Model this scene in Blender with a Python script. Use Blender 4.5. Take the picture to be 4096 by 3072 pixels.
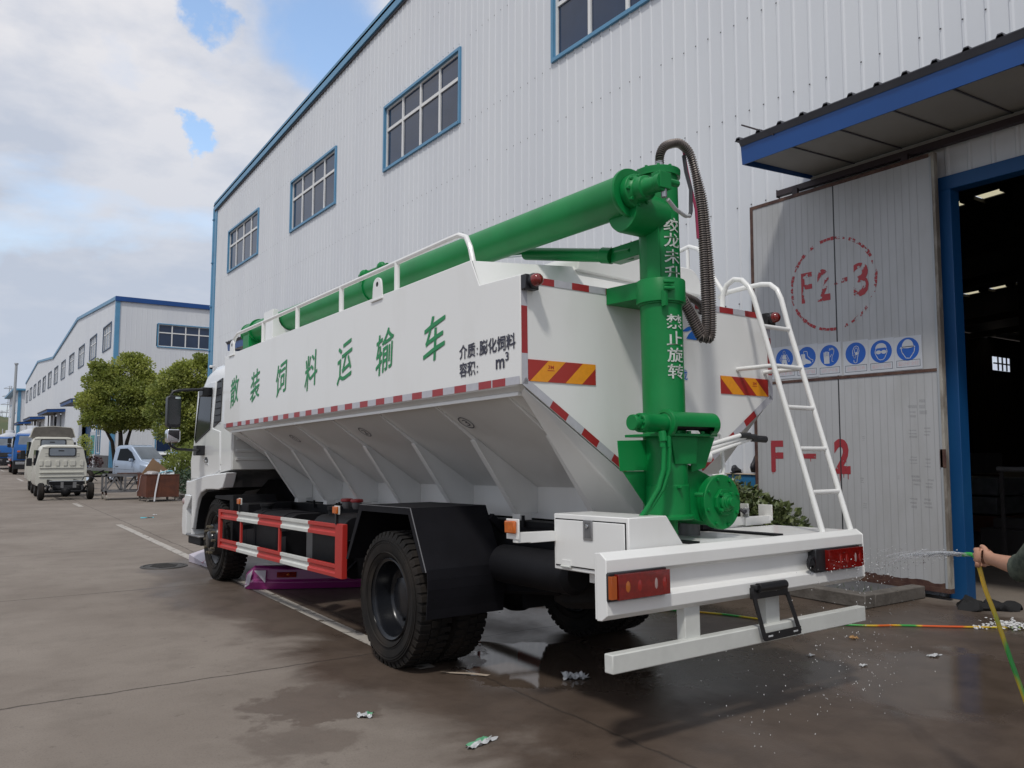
import bpy, bmesh, math, random
from math import sin, cos, pi, radians, sqrt, atan2
from mathutils import Vector, Matrix, Euler, noise

for o in list(bpy.data.objects):
    bpy.data.objects.remove(o)
scene = bpy.context.scene
COL = scene.collection
random.seed(7)

# ------------------------------------------------------------------ camera
YAW, PITCH, ROLL = 0.6006, 0.0827, 0.0033
fw = Vector((sin(YAW)*cos(PITCH), cos(YAW)*cos(PITCH), sin(PITCH)))
rt = Vector((cos(YAW), -sin(YAW), 0.0))
up = rt.cross(fw)
rt, up = rt*cos(ROLL)+up*sin(ROLL), -rt*sin(ROLL)+up*cos(ROLL)
cam_data = bpy.data.cameras.new("camera")
cam = bpy.data.objects.new("camera", cam_data)
COL.objects.link(cam)
cam.matrix_world = Matrix(((rt.x, up.x, -fw.x, -3.9585), (rt.y, up.y, -fw.y, -3.9083), (rt.z, up.z, -fw.z, 1.5855), (0, 0, 0, 1)))
cam_data.sensor_fit = 'HORIZONTAL'
cam_data.sensor_width = 36.0
cam_data.lens = 3232.9/4096*36.0
cam_data.clip_start = 0.05
cam_data.clip_end = 4000
scene.camera = cam

# ------------------------------------------------------------------ light and exposure
SUN_DIR = Vector((0.50, 0.43, -1.0)).normalized()      # direction the light travels
S_EL = math.asin(-SUN_DIR.z)
S_AZ = atan2(-SUN_DIR.x, -SUN_DIR.y)                   # compass angle from +Y towards +X
sun_data = bpy.data.lights.new("sun", 'SUN')
sun_data.energy = 1.9
sun_data.angle = radians(5.0)
sun_data.color = (1.0, 0.965, 0.90)
sun = bpy.data.objects.new("sun", sun_data)
COL.objects.link(sun)
sun.rotation_euler = SUN_DIR.to_track_quat('-Z', 'Y').to_euler()
sun.location = (-20, -20, 40)

world = bpy.data.worlds.new("World")
scene.world = world
world.use_nodes = True
wn, wl = world.node_tree.nodes, world.node_tree.links
wn.clear()
def N(nt, typ, **kw):
    n = nt.nodes.new(typ)
    for k, v in kw.items():
        if k == 'inp':
            for a, b in v.items(): n.inputs[a].default_value = b
        else: setattr(n, k, v)
    return n
wt = world.node_tree
sky = N(wt, 'ShaderNodeTexSky', sky_type='NISHITA', sun_disc=False)
sky.sun_elevation = S_EL
sky.sun_rotation = S_AZ
sky.air_density = 1.2
sky.dust_density = 1.5
tc = N(wt, 'ShaderNodeTexCoord')
sep = N(wt, 'ShaderNodeSeparateXYZ'); wl.new(tc.outputs['Generated'], sep.inputs[0])
zc = N(wt, 'ShaderNodeMath', operation='MAXIMUM'); wl.new(sep.outputs['Z'], zc.inputs[0]); zc.inputs[1].default_value = 0.0
za = N(wt, 'ShaderNodeMath', operation='ADD'); wl.new(zc.outputs[0], za.inputs[0]); za.inputs[1].default_value = 0.22
dv = N(wt, 'ShaderNodeVectorMath', operation='DIVIDE'); wl.new(tc.outputs['Generated'], dv.inputs[0])
cmb = N(wt, 'ShaderNodeCombineXYZ')
for i in range(3): wl.new(za.outputs[0], cmb.inputs[i])
wl.new(cmb.outputs[0], dv.inputs[1])
mp = N(wt, 'ShaderNodeMapping'); wl.new(dv.outputs[0], mp.inputs['Vector'])
mp.inputs['Location'].default_value = (7.4, 2.9, 0.0)
mp.inputs['Scale'].default_value = (1.0, 1.0, 0.25)
nz = N(wt, 'ShaderNodeTexNoise', noise_dimensions='3D'); wl.new(mp.outputs[0], nz.inputs['Vector'])
nz.inputs['Scale'].default_value = 1.7; nz.inputs['Detail'].default_value = 9; nz.inputs['Roughness'].default_value = 0.52; nz.inputs['Distortion'].default_value = 0.25
cr = N(wt, 'ShaderNodeValToRGB'); wl.new(nz.outputs['Fac'], cr.inputs[0])
cr.color_ramp.elements[0].position = 0.20; cr.color_ramp.elements[1].position = 0.42
# second octave set: lighter and greyer parts of the cloud deck
nz2 = N(wt, 'ShaderNodeTexNoise', noise_dimensions='3D'); wl.new(mp.outputs[0], nz2.inputs['Vector'])
nz2.inputs['Scale'].default_value = 3.1; nz2.inputs['Detail'].default_value = 10; nz2.inputs['Roughness'].default_value = 0.56
cr2 = N(wt, 'ShaderNodeValToRGB'); wl.new(nz2.outputs['Fac'], cr2.inputs[0])
cr2.color_ramp.elements[0].position = 0.38; cr2.color_ramp.elements[0].color = (5.7, 6.2, 7.3, 1)
cr2.color_ramp.elements[1].position = 0.60; cr2.color_ramp.elements[1].color = (8.3, 8.3, 8.7, 1)
# low on the horizon the deck is a bluer, thinner grey
hz = N(wt, 'ShaderNodeMapRange'); wl.new(zc.outputs[0], hz.inputs['Value'])
hz.inputs['From Min'].default_value = 0.02; hz.inputs['From Max'].default_value = 0.42
lo = N(wt, 'ShaderNodeMixRGB'); wl.new(hz.outputs[0], lo.inputs[0]); lo.inputs[1].default_value = (5.3, 6.0, 7.2, 1); wl.new(cr2.outputs[0], lo.inputs[2])
# breaks in the cloud where the blue shows
nz3 = N(wt, 'ShaderNodeTexNoise', noise_dimensions='3D'); wl.new(tc.outputs['Generated'], nz3.inputs['Vector'])
nz3.inputs['Scale'].default_value = 26; nz3.inputs['Detail'].default_value = 8; nz3.inputs['Roughness'].default_value = 0.6
def gap(d, r0, r1):
    dt = N(wt, 'ShaderNodeVectorMath', operation='DOT_PRODUCT'); wl.new(tc.outputs['Generated'], dt.inputs[0]); dt.inputs[1].default_value = Vector(d).normalized()
    ad = N(wt, 'ShaderNodeMath', operation='MULTIPLY_ADD'); wl.new(nz3.outputs['Fac'], ad.inputs[0]); ad.inputs[1].default_value = 0.0028; wl.new(dt.outputs['Value'], ad.inputs[2])
    mr_ = N(wt, 'ShaderNodeMapRange', interpolation_type='SMOOTHSTEP'); wl.new(ad.outputs[0], mr_.inputs['Value'])
    mr_.inputs['From Min'].default_value = cos(radians(r1))+0.0014; mr_.inputs['From Max'].default_value = cos(radians(r0))+0.0014
    mr_.inputs['To Min'].default_value = 1.0; mr_.inputs['To Max'].default_value = 0.0
    return mr_.outputs[0]
cov = cr.outputs[0]
for d_, r0_, r1_ in (((0.300, 0.829, 0.472), 0.0, 4.6), ((0.335, 0.826, 0.452), 0.0, 4.4), ((0.198, 0.865, 0.462), 0.0, 2.0), ((0.208, 0.914, 0.349), 0.0, 1.5)):
    mu = N(wt, 'ShaderNodeMath', operation='MULTIPLY'); wl.new(cov, mu.inputs[0]); wl.new(gap(d_, r0_, r1_), mu.inputs[1]); cov = mu.outputs[0]
lowc = N(wt, 'ShaderNodeMapRange', interpolation_type='SMOOTHSTEP'); wl.new(zc.outputs[0], lowc.inputs['Value'])
lowc.inputs['From Min'].default_value = 0.10; lowc.inputs['From Max'].default_value = 0.36; lowc.inputs['To Min'].default_value = 0.82; lowc.inputs['To Max'].default_value = 0.0
mxm = N(wt, 'ShaderNodeMath', operation='MAXIMUM'); wl.new(cov, mxm.inputs[0]); wl.new(lowc.outputs[0], mxm.inputs[1])
mixc = N(wt, 'ShaderNodeMixRGB'); wl.new(mxm.outputs[0], mixc.inputs[0])
skm = N(wt, 'ShaderNodeMixRGB', blend_type='MULTIPLY'); skm.inputs[0].default_value = 1.0
wl.new(sky.outputs[0], skm.inputs[1]); skm.inputs[2].default_value = (2.5, 2.5, 2.5, 1)
wl.new(skm.outputs[0], mixc.inputs[1]); wl.new(lo.outputs[0], mixc.inputs[2])
bg = N(wt, 'ShaderNodeBackground'); wl.new(mixc.outputs[0], bg.inputs[0]); bg.inputs[1].default_value = 0.095
wo = N(wt, 'ShaderNodeOutputWorld'); wl.new(bg.outputs[0], wo.inputs[0])

scene.view_settings.view_transform = 'Standard'
scene.view_settings.look = 'None'
scene.view_settings.exposure = 0.0
scene.view_settings.gamma = 1.0
scene.render.engine = 'CYCLES'
scene.cycles.max_bounces = 8
scene.cycles.diffuse_bounces = 4
scene.cycles.glossy_bounces = 4
scene.cycles.transmission_bounces = 6
scene.cycles.transparent_max_bounces = 8
scene.cycles.caustics_reflective = False
scene.cycles.caustics_refractive = False

G = -0.02          # ground level
# ------------------------------------------------------------------ materials
MATS = {}
def mat(name, col, rough=0.5, metal=0.0, var=0.0, vscale=3.0, stretch=(1, 1, 1), col2=None, bump=0.0, bscale=60.0, spec=0.5, coat=0.0,
        thr=(0.35, 0.65), detail=5.0, trans=0.0, alpha=1.0, emit=None):
    m = bpy.data.materials.new(name); m.use_nodes = True
    nt = m.node_tree; b = nt.nodes['Principled BSDF']
    b.inputs['Base Color'].default_value = (*col, 1)
    b.inputs['Roughness'].default_value = rough
    b.inputs['Metallic'].default_value = metal
    b.inputs['Specular IOR Level'].default_value = spec
    b.inputs['Coat Weight'].default_value = coat
    b.inputs['Transmission Weight'].default_value = trans
    b.inputs['Alpha'].default_value = alpha
    t = nt.nodes.new('ShaderNodeTexCoord')
    if var > 0 or col2:
        mpn = nt.nodes.new('ShaderNodeMapping'); nt.links.new(t.outputs['Object'], mpn.inputs[0]); mpn.inputs['Scale'].default_value = stretch
        n = nt.nodes.new('ShaderNodeTexNoise'); nt.links.new(mpn.outputs[0], n.inputs['Vector'])
        n.inputs['Scale'].default_value = vscale; n.inputs['Detail'].default_value = detail; n.inputs['Roughness'].default_value = 0.6
        r = nt.nodes.new('ShaderNodeMapRange'); nt.links.new(n.outputs['Fac'], r.inputs['Value'])
        r.inputs['From Min'].default_value = thr[0]; r.inputs['From Max'].default_value = thr[1]
        mx = nt.nodes.new('ShaderNodeMixRGB'); nt.links.new(r.outputs[0], mx.inputs[0])
        c2 = col2 if col2 else tuple(c*(1-var) for c in col)
        mx.inputs[1].default_value = (*col, 1); mx.inputs[2].default_value = (*c2, 1)
        nt.links.new(mx.outputs[0], b.inputs['Base Color'])
    if bump > 0:
        n2 = nt.nodes.new('ShaderNodeTexNoise'); nt.links.new(t.outputs['Object'], n2.inputs['Vector'])
        n2.inputs['Scale'].default_value = bscale; n2.inputs['Detail'].default_value = 4
        bp = nt.nodes.new('ShaderNodeBump'); bp.inputs['Strength'].default_value = bump; bp.inputs['Distance'].default_value = 0.02
        nt.links.new(n2.outputs['Fac'], bp.inputs['Height']); nt.links.new(bp.outputs[0], b.inputs['Normal'])
    if emit:
        b.inputs['Emission Color'].default_value = (*emit[:3], 1); b.inputs['Emission Strength'].default_value = emit[3]
    MATS[name] = m
    return m

mat('truck_white', (0.76, 0.76, 0.745), 0.30, col2=(0.69, 0.685, 0.66), thr=(0.5, 0.85), stretch=(1, 1, 0.3), vscale=2.2, bump=0.05, bscale=2.6, coat=0.25)
mat('cab_white', (0.74, 0.75, 0.75), 0.2, var=0.04, vscale=2, coat=0.5)
mat('cab_grey', (0.56, 0.56, 0.54), 0.45, var=0.06)
mat('auger_green', (0.003, 0.205, 0.048), 0.40, var=0.16, vscale=4, bump=0.04, bscale=12, spec=0.3)
mat('green_light', (0.004, 0.235, 0.055), 0.42, spec=0.3)
mat('letter_green', (0.008, 0.23, 0.07), 0.45)
mat('letter_black', (0.028, 0.028, 0.05), 0.45)
mat('letter_white', (0.62, 0.66, 0.62), 0.5, var=0.25, vscale=30)
mat('tape_red', (0.33, 0.025, 0.028), 0.35, var=0.12, vscale=20)
mat('tape_white', (0.47, 0.47, 0.51), 0.35, var=0.1, vscale=20)
mat('chevron_red', (0.36, 0.028, 0.022), 0.35)
mat('chevron_yellow', (0.80, 0.31, 0.015), 0.4, var=0.1, vscale=40)
mat('chevron_print', (0.45, 0.06, 0.02), 0.5)
mat('guard_red', (0.43, 0.026, 0.02), 0.42, var=0.1, vscale=8)
mat('guard_white', (0.60, 0.61, 0.58), 0.4, var=0.08, vscale=8)
mat('chassis_black', (0.006, 0.006, 0.008), 0.6, var=0.3, vscale=5, bump=0.05, bscale=20, spec=0.25)
mat('fender_black', (0.006, 0.006, 0.008), 0.6, spec=0.15, col2=(0.010, 0.010, 0.013), vscale=3, bump=0.04, bscale=10)
mat('fender_edge', (0.16, 0.16, 0.17), 0.5)
mat('rubber', (0.011, 0.010, 0.0095), 0.8, spec=0.25, col2=(0.032, 0.025, 0.020), vscale=3, thr=(0.4, 0.75), bump=0.1, bscale=60)
mat('rim_black', (0.009, 0.010, 0.013), 0.25, metal=0.2)
mat('steel', (0.42, 0.42, 0.43), 0.32, metal=0.9, var=0.2, vscale=8)
mat('brass', (0.22, 0.19, 0.14), 0.5, metal=0.7)
mat('spring_steel', (0.17, 0.145, 0.135), 0.42, metal=0.35)
mat('hose_black', (0.012, 0.012, 0.016), 0.45)
mat('plastic_black', (0.012, 0.012, 0.014), 0.4)
mat('glass_dark', (0.006, 0.009, 0.012), 0.05, spec=0.16)
mat('mirror_face', (0.012, 0.013, 0.016), 0.12, spec=0.7)
mat('chrome', (0.75, 0.77, 0.80), 0.12, metal=1.0)
mat('amber_lens', (0.58, 0.125, 0.008), 0.15, var=0.3, vscale=40, coat=0.5)
mat('red_lens', (0.20, 0.008, 0.006), 0.12, var=0.35, vscale=30, coat=0.6)
mat('red_lens_bright', (0.27, 0.012, 0.008), 0.12, coat=0.6)
mat('clear_lens', (0.36, 0.26, 0.25), 0.12, coat=0.6)
mat('seat_pink', (0.34, 0.04, 0.10), 0.8)
mat('logo_blue', (0.004, 0.12, 0.48), 0.4)
mat('red_cap', (0.35, 0.02, 0.02), 0.4)
mat('wall_white', (0.655, 0.675, 0.705), 0.42, col2=(0.60, 0.62, 0.66), vscale=0.9, stretch=(1, 1, 0.12), thr=(0.4, 0.75))
mat('screw', (0.03, 0.03, 0.035), 0.5)
mat('trim_blue', (0.10, 0.28, 0.46), 0.42, var=0.15, vscale=1.5)
mat('door_blue', (0.004, 0.065, 0.20), 0.5, col2=(0.010, 0.085, 0.22), vscale=2.5, thr=(0.5, 0.75), stretch=(1, 1, 0.4))
mat('fascia_blue', (0.004, 0.062, 0.25), 0.4, var=0.12, vscale=1.0)
mat('dark_roof', (0.06, 0.06, 0.075), 0.5, var=0.2)
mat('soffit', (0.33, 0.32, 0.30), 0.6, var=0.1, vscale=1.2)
mat('mullion', (0.72, 0.72, 0.71), 0.4)
mat('window_glass', (0.022, 0.040, 0.085), 0.05, spec=0.5, var=0.3, vscale=0.8)
mat('curtain_sky_glass', (0.20, 0.23, 0.27), 0.25, spec=0.6, var=0.2, vscale=2)  # pale tone for curtains, and for sky reflection painted into the pickup windscreen
mat('door_panel', (0.43, 0.435, 0.445), 0.5, col2=(0.35, 0.35, 0.345), vscale=2.2, thr=(0.45, 0.8), stretch=(1, 1, 0.4))
mat('door_groove', (0.325, 0.325, 0.335), 0.7)
mat('rust_frame', (0.055, 0.022, 0.018), 0.7, col2=(0.12, 0.065, 0.045), vscale=7, thr=(0.4, 0.7))
mat('stile_grey', (0.17, 0.145, 0.12), 0.7, col2=(0.36, 0.34, 0.30), vscale=5, thr=(0.42, 0.6), stretch=(1, 1, 0.4))
mat('rail_dark', (0.035, 0.022, 0.026), 0.6, var=0.2)
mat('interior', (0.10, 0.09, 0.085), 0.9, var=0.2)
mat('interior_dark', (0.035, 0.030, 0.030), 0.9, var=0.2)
mat('sign_paper', (0.52, 0.54, 0.58), 0.55, var=0.06, vscale=6)
mat('sign_blue', (0.008, 0.10, 0.46), 0.5, var=0.1, vscale=10)
mat('sign_ink', (0.03, 0.035, 0.06), 0.6)
mat('sign_faded', (0.55, 0.36, 0.38), 0.6, col2=(0.52, 0.50, 0.52), vscale=50)
mat('bark', (0.055, 0.042, 0.032), 0.9, var=0.4, vscale=9, bump=0.4, bscale=20)
mat('bush_leaf', (0.075, 0.11, 0.04), 0.3, col2=(0.16, 0.18, 0.075), vscale=6, spec=0.6)
mat('hedge_leaf', (0.018, 0.042, 0.020), 0.45, col2=(0.035, 0.07, 0.03), vscale=4)
mat('grass', (0.07, 0.11, 0.03), 0.8, var=0.3, vscale=6)
mat('red_leaf', (0.06, 0.016, 0.02), 0.6, var=0.3, vscale=6)
mat('kerb_stone', (0.15, 0.135, 0.12), 0.7, col2=(0.085, 0.074, 0.064), vscale=5, bump=0.3, bscale=30)
mat('van_cream', (0.58, 0.57, 0.51), 0.35, var=0.08, vscale=2)
mat('deflector', (0.115, 0.105, 0.092), 0.7, var=0.25, vscale=6)
mat('truck_blue', (0.005, 0.095, 0.34), 0.3, var=0.1)
mat('silver_blue', (0.36, 0.43, 0.54), 0.25, metal=0.25, var=0.06)
mat('galv', (0.22, 0.22, 0.225), 0.5, metal=0.5, var=0.3, vscale=6)
mat('rust_cart', (0.115, 0.036, 0.018), 0.75, col2=(0.065, 0.022, 0.014), vscale=4, thr=(0.4, 0.7), bump=0.1, bscale=30)
mat('cardboard', (0.30, 0.185, 0.105), 0.8, var=0.12, vscale=4)
mat('plastic_wrap', (0.42, 0.40, 0.40), 0.35, var=0.3, vscale=14, bump=0.4, bscale=20)
mat('film_pale', (0.55, 0.60, 0.62), 0.3, var=0.3, vscale=10)
mat('film_cyan', (0.18, 0.48, 0.58), 0.3)
mat('strap_white', (0.74, 0.75, 0.78), 0.4)
mat('purple', (0.25, 0.020, 0.155), 0.35, var=0.12, vscale=4, coat=0.3)
mat('lilac_white', (0.48, 0.44, 0.50), 0.4, var=0.1)
mat('pink_mark', (0.50, 0.20, 0.26), 0.5)
mat('skin', (0.45, 0.235, 0.155), 0.5, var=0.12, vscale=14, bump=0.05, bscale=60)
mat('shirt_green', (0.070, 0.085, 0.065), 0.85, col2=(0.03, 0.042, 0.032), vscale=9, thr=(0.45, 0.55), bump=0.2, bscale=50)
mat('trouser_dark', (0.03, 0.032, 0.04), 0.85, var=0.2, vscale=10)
mat('shoe_dark', (0.016, 0.016, 0.022), 0.55)
mat('hair_black', (0.012, 0.010, 0.009), 0.5, bump=0.4, bscale=120)
mat('litter_white', (0.56, 0.57, 0.58), 0.4, var=0.25, vscale=25)
mat('litter_green', (0.12, 0.36, 0.20), 0.4)
mat('litter_tan', (0.42, 0.35, 0.28), 0.8)
mat('litter_blue', (0.10, 0.42, 0.50), 0.5)
mat('leaf_tan', (0.35, 0.20, 0.08), 0.7)
mat('iron_cover', (0.060, 0.055, 0.050), 0.6, metal=0.3, var=0.3, vscale=9, bump=0.3, bscale=25)
mat('cloth_black', (0.012, 0.012, 0.013), 0.9)
mat('foam', (0.62, 0.62, 0.62), 0.5)  # on spray drops this white is painted in for sky reflection
mat('pole_grey', (0.34, 0.36, 0.38), 0.5)
mat('notice_teal', (0.05, 0.30, 0.27), 0.5, var=0.2, vscale=3)
mat('base_grey', (0.09, 0.09, 0.095), 0.8, var=0.2)
mat('shoe_shelf', (0.02, 0.14, 0.30), 0.5)

def mix_node(nt, fac, a, b):
    n = nt.nodes.new('ShaderNodeMixRGB')
    if isinstance(fac, float): n.inputs[0].default_value = fac
    else: nt.links.new(fac, n.inputs[0])
    for i, v in ((1, a), (2, b)):
        if isinstance(v, tuple): n.inputs[i].default_value = (*v, 1)
        else: nt.links.new(v, n.inputs[i])
    return n.outputs[0]
def math_node(nt, op, a, b=None, c=None, clamp=False):
    n = nt.nodes.new('ShaderNodeMath'); n.operation = op; n.use_clamp = clamp
    for i, v in enumerate((a, b, c)):
        if v is None: continue
        if isinstance(v, (int, float)): n.inputs[i].default_value = v
        else: nt.links.new(v, n.inputs[i])
    return n.outputs[0]
def noise_node(nt, vec, scale, detail=5, rough=0.55, dist=0.0):
    n = nt.nodes.new('ShaderNodeTexNoise'); nt.links.new(vec, n.inputs['Vector'])
    n.inputs['Scale'].default_value = scale; n.inputs['Detail'].default_value = detail
    n.inputs['Roughness'].default_value = rough; n.inputs['Distortion'].default_value = dist
    return n.outputs['Fac']
def range_node(nt, v, a, b, c=0.0, d=1.0, smooth=True):
    n = nt.nodes.new('ShaderNodeMapRange'); nt.links.new(v, n.inputs['Value'])
    if smooth: n.interpolation_type = 'SMOOTHSTEP'
    n.inputs['From Min'].default_value = a; n.inputs['From Max'].default_value = b
    n.inputs['To Min'].default_value = c; n.inputs['To Max'].default_value = d
    return n.outputs[0]

def make_ground_mat():
    m = bpy.data.materials.new('concrete_yard'); m.use_nodes = True
    nt = m.node_tree; b = nt.nodes['Principled BSDF']
    t = nt.nodes.new('ShaderNodeTexCoord'); vec = t.outputs['Object']
    sp = nt.nodes.new('ShaderNodeSeparateXYZ'); nt.links.new(vec, sp.inputs[0]); x, y = sp.outputs[0], sp.outputs[1]
    n1 = noise_node(nt, vec, 0.55, 7, 0.62, 0.3)
    n2 = noise_node(nt, vec, 2.6, 7, 0.65, 0.2)
    n3 = noise_node(nt, vec, 90, 3, 0.6)
    c = mix_node(nt, range_node(nt, n1, 0.33, 0.68), (0.238, 0.206, 0.177), (0.188, 0.159, 0.135))
    c = mix_node(nt, math_node(nt, 'MULTIPLY', range_node(nt, n2, 0.45, 0.72), 0.38), c, (0.135, 0.113, 0.095))
    c = mix_node(nt, math_node(nt, 'MULTIPLY', range_node(nt, n3, 0.48, 0.72), 0.38), c, (0.11, 0.095, 0.08))
    n4 = noise_node(nt, vec, 11, 4, 0.6)
    c = mix_node(nt, math_node(nt, 'MULTIPLY', range_node(nt, n4, 0.64, 0.72), 0.35), c, (0.07, 0.058, 0.048))
    # slab joints
    wob = math_node(nt, 'MULTIPLY', math_node(nt, 'SUBTRACT', noise_node(nt, vec, 2.2, 6, 0.7), 0.5), 0.10)
    def joint(coord, off, per, w):
        s = math_node(nt, 'ADD', math_node(nt, 'SUBTRACT', coord, off), wob)
        f = math_node(nt, 'ABSOLUTE', math_node(nt, 'SUBTRACT', math_node(nt, 'FRACT', math_node(nt, 'ADD', math_node(nt, 'DIVIDE', s, per), 0.5)), 0.5))
        return range_node(nt, math_node(nt, 'MULTIPLY', f, per), w, w*2.6, 1.0, 0.0)
    j = math_node(nt, 'MAXIMUM', joint(y, 2.13, 4.2, 0.006), math_node(nt, 'MULTIPLY', joint(x, -0.78, 4.6, 0.006), 0.8))
    # wet area where the truck is being hosed down
    nw = noise_node(nt, vec, 0.9, 7, 0.6, 0.4)
    def ell(cx, cy, rx, ry):
        a = math_node(nt, 'POWER', math_node(nt, 'ABSOLUTE', math_node(nt, 'DIVIDE', math_node(nt, 'SUBTRACT', x, cx), rx)), 2.0)
        bb = math_node(nt, 'POWER', math_node(nt, 'ABSOLUTE', math_node(nt, 'DIVIDE', math_node(nt, 'SUBTRACT', y, cy), ry)), 2.0)
        return math_node(nt, 'ADD', a, bb)
    d = math_node(nt, 'ADD', ell(1.6, 1.5, 3.5, 3.9), math_node(nt, 'MULTIPLY', math_node(nt, 'SUBTRACT', nw, 0.5), 1.1))
    wet = range_node(nt, d, 0.80, 1.12, 1.0, 0.0)
    d2 = math_node(nt, 'ADD', ell(0.1, 5.2, 2.2, 4.4), math_node(nt, 'MULTIPLY', math_node(nt, 'SUBTRACT', nw, 0.5), 2.0))
    wet2 = math_node(nt, 'MULTIPLY', range_node(nt, d2, 0.7, 1.2, 1.0, 0.0), 0.85)
    wet = math_node(nt, 'MAXIMUM', wet, wet2)
    # small splashes nearer the camera
    d3 = math_node(nt, 'ADD', ell(-1.85, 1.15, 0.75, 0.55), math_node(nt, 'MULTIPLY', math_node(nt, 'SUBTRACT', n2, 0.5), 4.2))
    sp1 = math_node(nt, 'MULTIPLY', range_node(nt, d3, 0.35, 0.75, 1.0, 0.0), 0.72)
    d4 = math_node(nt, 'ADD', ell(-2.3, 0.55, 0.45, 0.35), math_node(nt, 'MULTIPLY', math_node(nt, 'SUBTRACT', n2, 0.5), 4.0))
    sp2 = math_node(nt, 'MULTIPLY', range_node(nt, d4, 0.3, 0.8, 1.0, 0.0), 0.5)
    wet = math_node(nt, 'MAXIMUM', wet, math_node(nt, 'MAXIMUM', sp1, sp2))
    wc = mix_node(nt, range_node(nt, n2, 0.35, 0.7), (0.098, 0.073, 0.057), (0.069, 0.051, 0.040))
    c = mix_node(nt, wet, c, wc)
    c = mix_node(nt, math_node(nt, 'MULTIPLY', j, 0.75), c, (0.035, 0.029, 0.025))
    nt.links.new(c, b.inputs['Base Color'])
    # standing water
    np_ = noise_node(nt, vec, 1.6, 5, 0.55, 0.3)
    dp = math_node(nt, 'ADD', ell(-0.15, 1.15, 0.75, 0.95), math_node(nt, 'MULTIPLY', math_node(nt, 'SUBTRACT', np_, 0.5), 4.5))
    pud = range_node(nt, dp, 0.55, 0.75, 1.0, 0.0)
    dp2 = math_node(nt, 'ADD', ell(1.9, -0.75, 1.1, 0.9), math_node(nt, 'MULTIPLY', math_node(nt, 'SUBTRACT', np_, 0.5), 2.6))
    pud2 = range_node(nt, dp2, 0.55, 1.0, 1.0, 0.0)
    pud = math_node(nt, 'MAXIMUM', pud, math_node(nt, 'MULTIPLY', pud2, 0.8))
    rw = range_node(nt, n1, 0.4, 0.65, 0.26, 0.52)
    ro = nt.nodes.new('ShaderNodeMix'); nt.links.new(wet, ro.inputs[0]); ro.inputs[2].default_value = 0.85; nt.links.new(rw, ro.inputs[3])
    r2 = nt.nodes.new('ShaderNodeMix'); nt.links.new(pud, r2.inputs[0]); nt.links.new(ro.outputs[0], r2.inputs[2]); r2.inputs[3].default_value = 0.035
    nt.links.new(r2.outputs[0], b.inputs['Roughness'])
    spc = nt.nodes.new('ShaderNodeMix'); nt.links.new(wet, spc.inputs[0]); spc.inputs[2].default_value = 0.25; spc.inputs[3].default_value = 0.36
    nt.links.new(spc.outputs[0], b.inputs['Specular IOR Level'])
    bp = nt.nodes.new('ShaderNodeBump'); bp.inputs['Distance'].default_value = 0.01
    dry = math_node(nt, 'SUBTRACT', 1.0, math_node(nt, 'MULTIPLY', pud, 0.93))
    nt.links.new(math_node(nt, 'MULTIPLY', dry, 0.35), bp.inputs['Strength'])
    h = math_node(nt, 'ADD', math_node(nt, 'MULTIPLY', n3, 0.35), math_node(nt, 'SUBTRACT', math_node(nt, 'MULTIPLY', n2, 0.8), math_node(nt, 'MULTIPLY', j, 0.6)))
    nt.links.new(h, bp.inputs['Height']); nt.links.new(bp.outputs[0], b.inputs['Normal'])
    MATS['concrete_yard'] = m
make_ground_mat()

def make_worn_mat(name, col, rough, scale, lo_, hi_, stretch=(1, 1, 1)):
    """paint that has partly flaked or was sprayed unevenly: opaque flecks, clear gaps"""
    m = bpy.data.materials.new(name); m.use_nodes = True
    nt = m.node_tree; b = nt.nodes['Principled BSDF']
    b.inputs['Base Color'].default_value = (*col, 1); b.inputs['Roughness'].default_value = rough
    t = nt.nodes.new('ShaderNodeTexCoord')
    mp_ = nt.nodes.new('ShaderNodeMapping'); nt.links.new(t.outputs['Object'], mp_.inputs[0]); mp_.inputs['Scale'].default_value = stretch
    n = noise_node(nt, mp_.outputs[0], scale, 4, 0.6)
    nt.links.new(range_node(nt, n, lo_, hi_), b.inputs['Alpha'])
    MATS[name] = m
make_worn_mat('spray_red', (0.36, 0.035, 0.045), 0.6, 9, 0.44, 0.50)
make_worn_mat('paint_red', (0.33, 0.03, 0.04), 0.6, 12, 0.34, 0.42)
make_worn_mat('road_paint', (0.38, 0.35, 0.315), 0.7, 7, 0.30, 0.46)
def make_leaf(name, c1, c2, scale):
    m = bpy.data.materials.new(name); m.use_nodes = True
    nt = m.node_tree; nt.nodes.clear()
    t = nt.nodes.new('ShaderNodeTexCoord'); n = noise_node(nt, t.outputs['Object'], scale, 3, 0.6)
    c = mix_node(nt, range_node(nt, n, 0.35, 0.65), c1, c2)
    d = nt.nodes.new('ShaderNodeBsdfPrincipled'); d.inputs['Roughness'].default_value = 0.5; nt.links.new(c, d.inputs['Base Color'])
    tr_ = nt.nodes.new('ShaderNodeBsdfTranslucent'); nt.links.new(c, tr_.inputs[0])
    mx = nt.nodes.new('ShaderNodeMixShader'); mx.inputs[0].default_value = 0.45; nt.links.new(d.outputs[0], mx.inputs[1]); nt.links.new(tr_.outputs[0], mx.inputs[2])
    o = nt.nodes.new('ShaderNodeOutputMaterial'); nt.links.new(mx.outputs[0], o.inputs[0]); MATS[name] = m
make_leaf('tree_leaf', (0.31, 0.36, 0.070), (0.43, 0.46, 0.13), 1.3)
make_leaf('tree_leaf_dark', (0.19, 0.24, 0.055), (0.28, 0.32, 0.085), 1.5)
def make_clear(name, col, rough, ior=1.33):
    m = bpy.data.materials.new(name); m.use_nodes = True
    b = m.node_tree.nodes['Principled BSDF']
    b.inputs['Base Color'].default_value = (*col, 1); b.inputs['Roughness'].default_value = rough
    b.inputs['Transmission Weight'].default_value = 0.9; b.inputs['IOR'].default_value = ior
    MATS[name] = m
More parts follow.
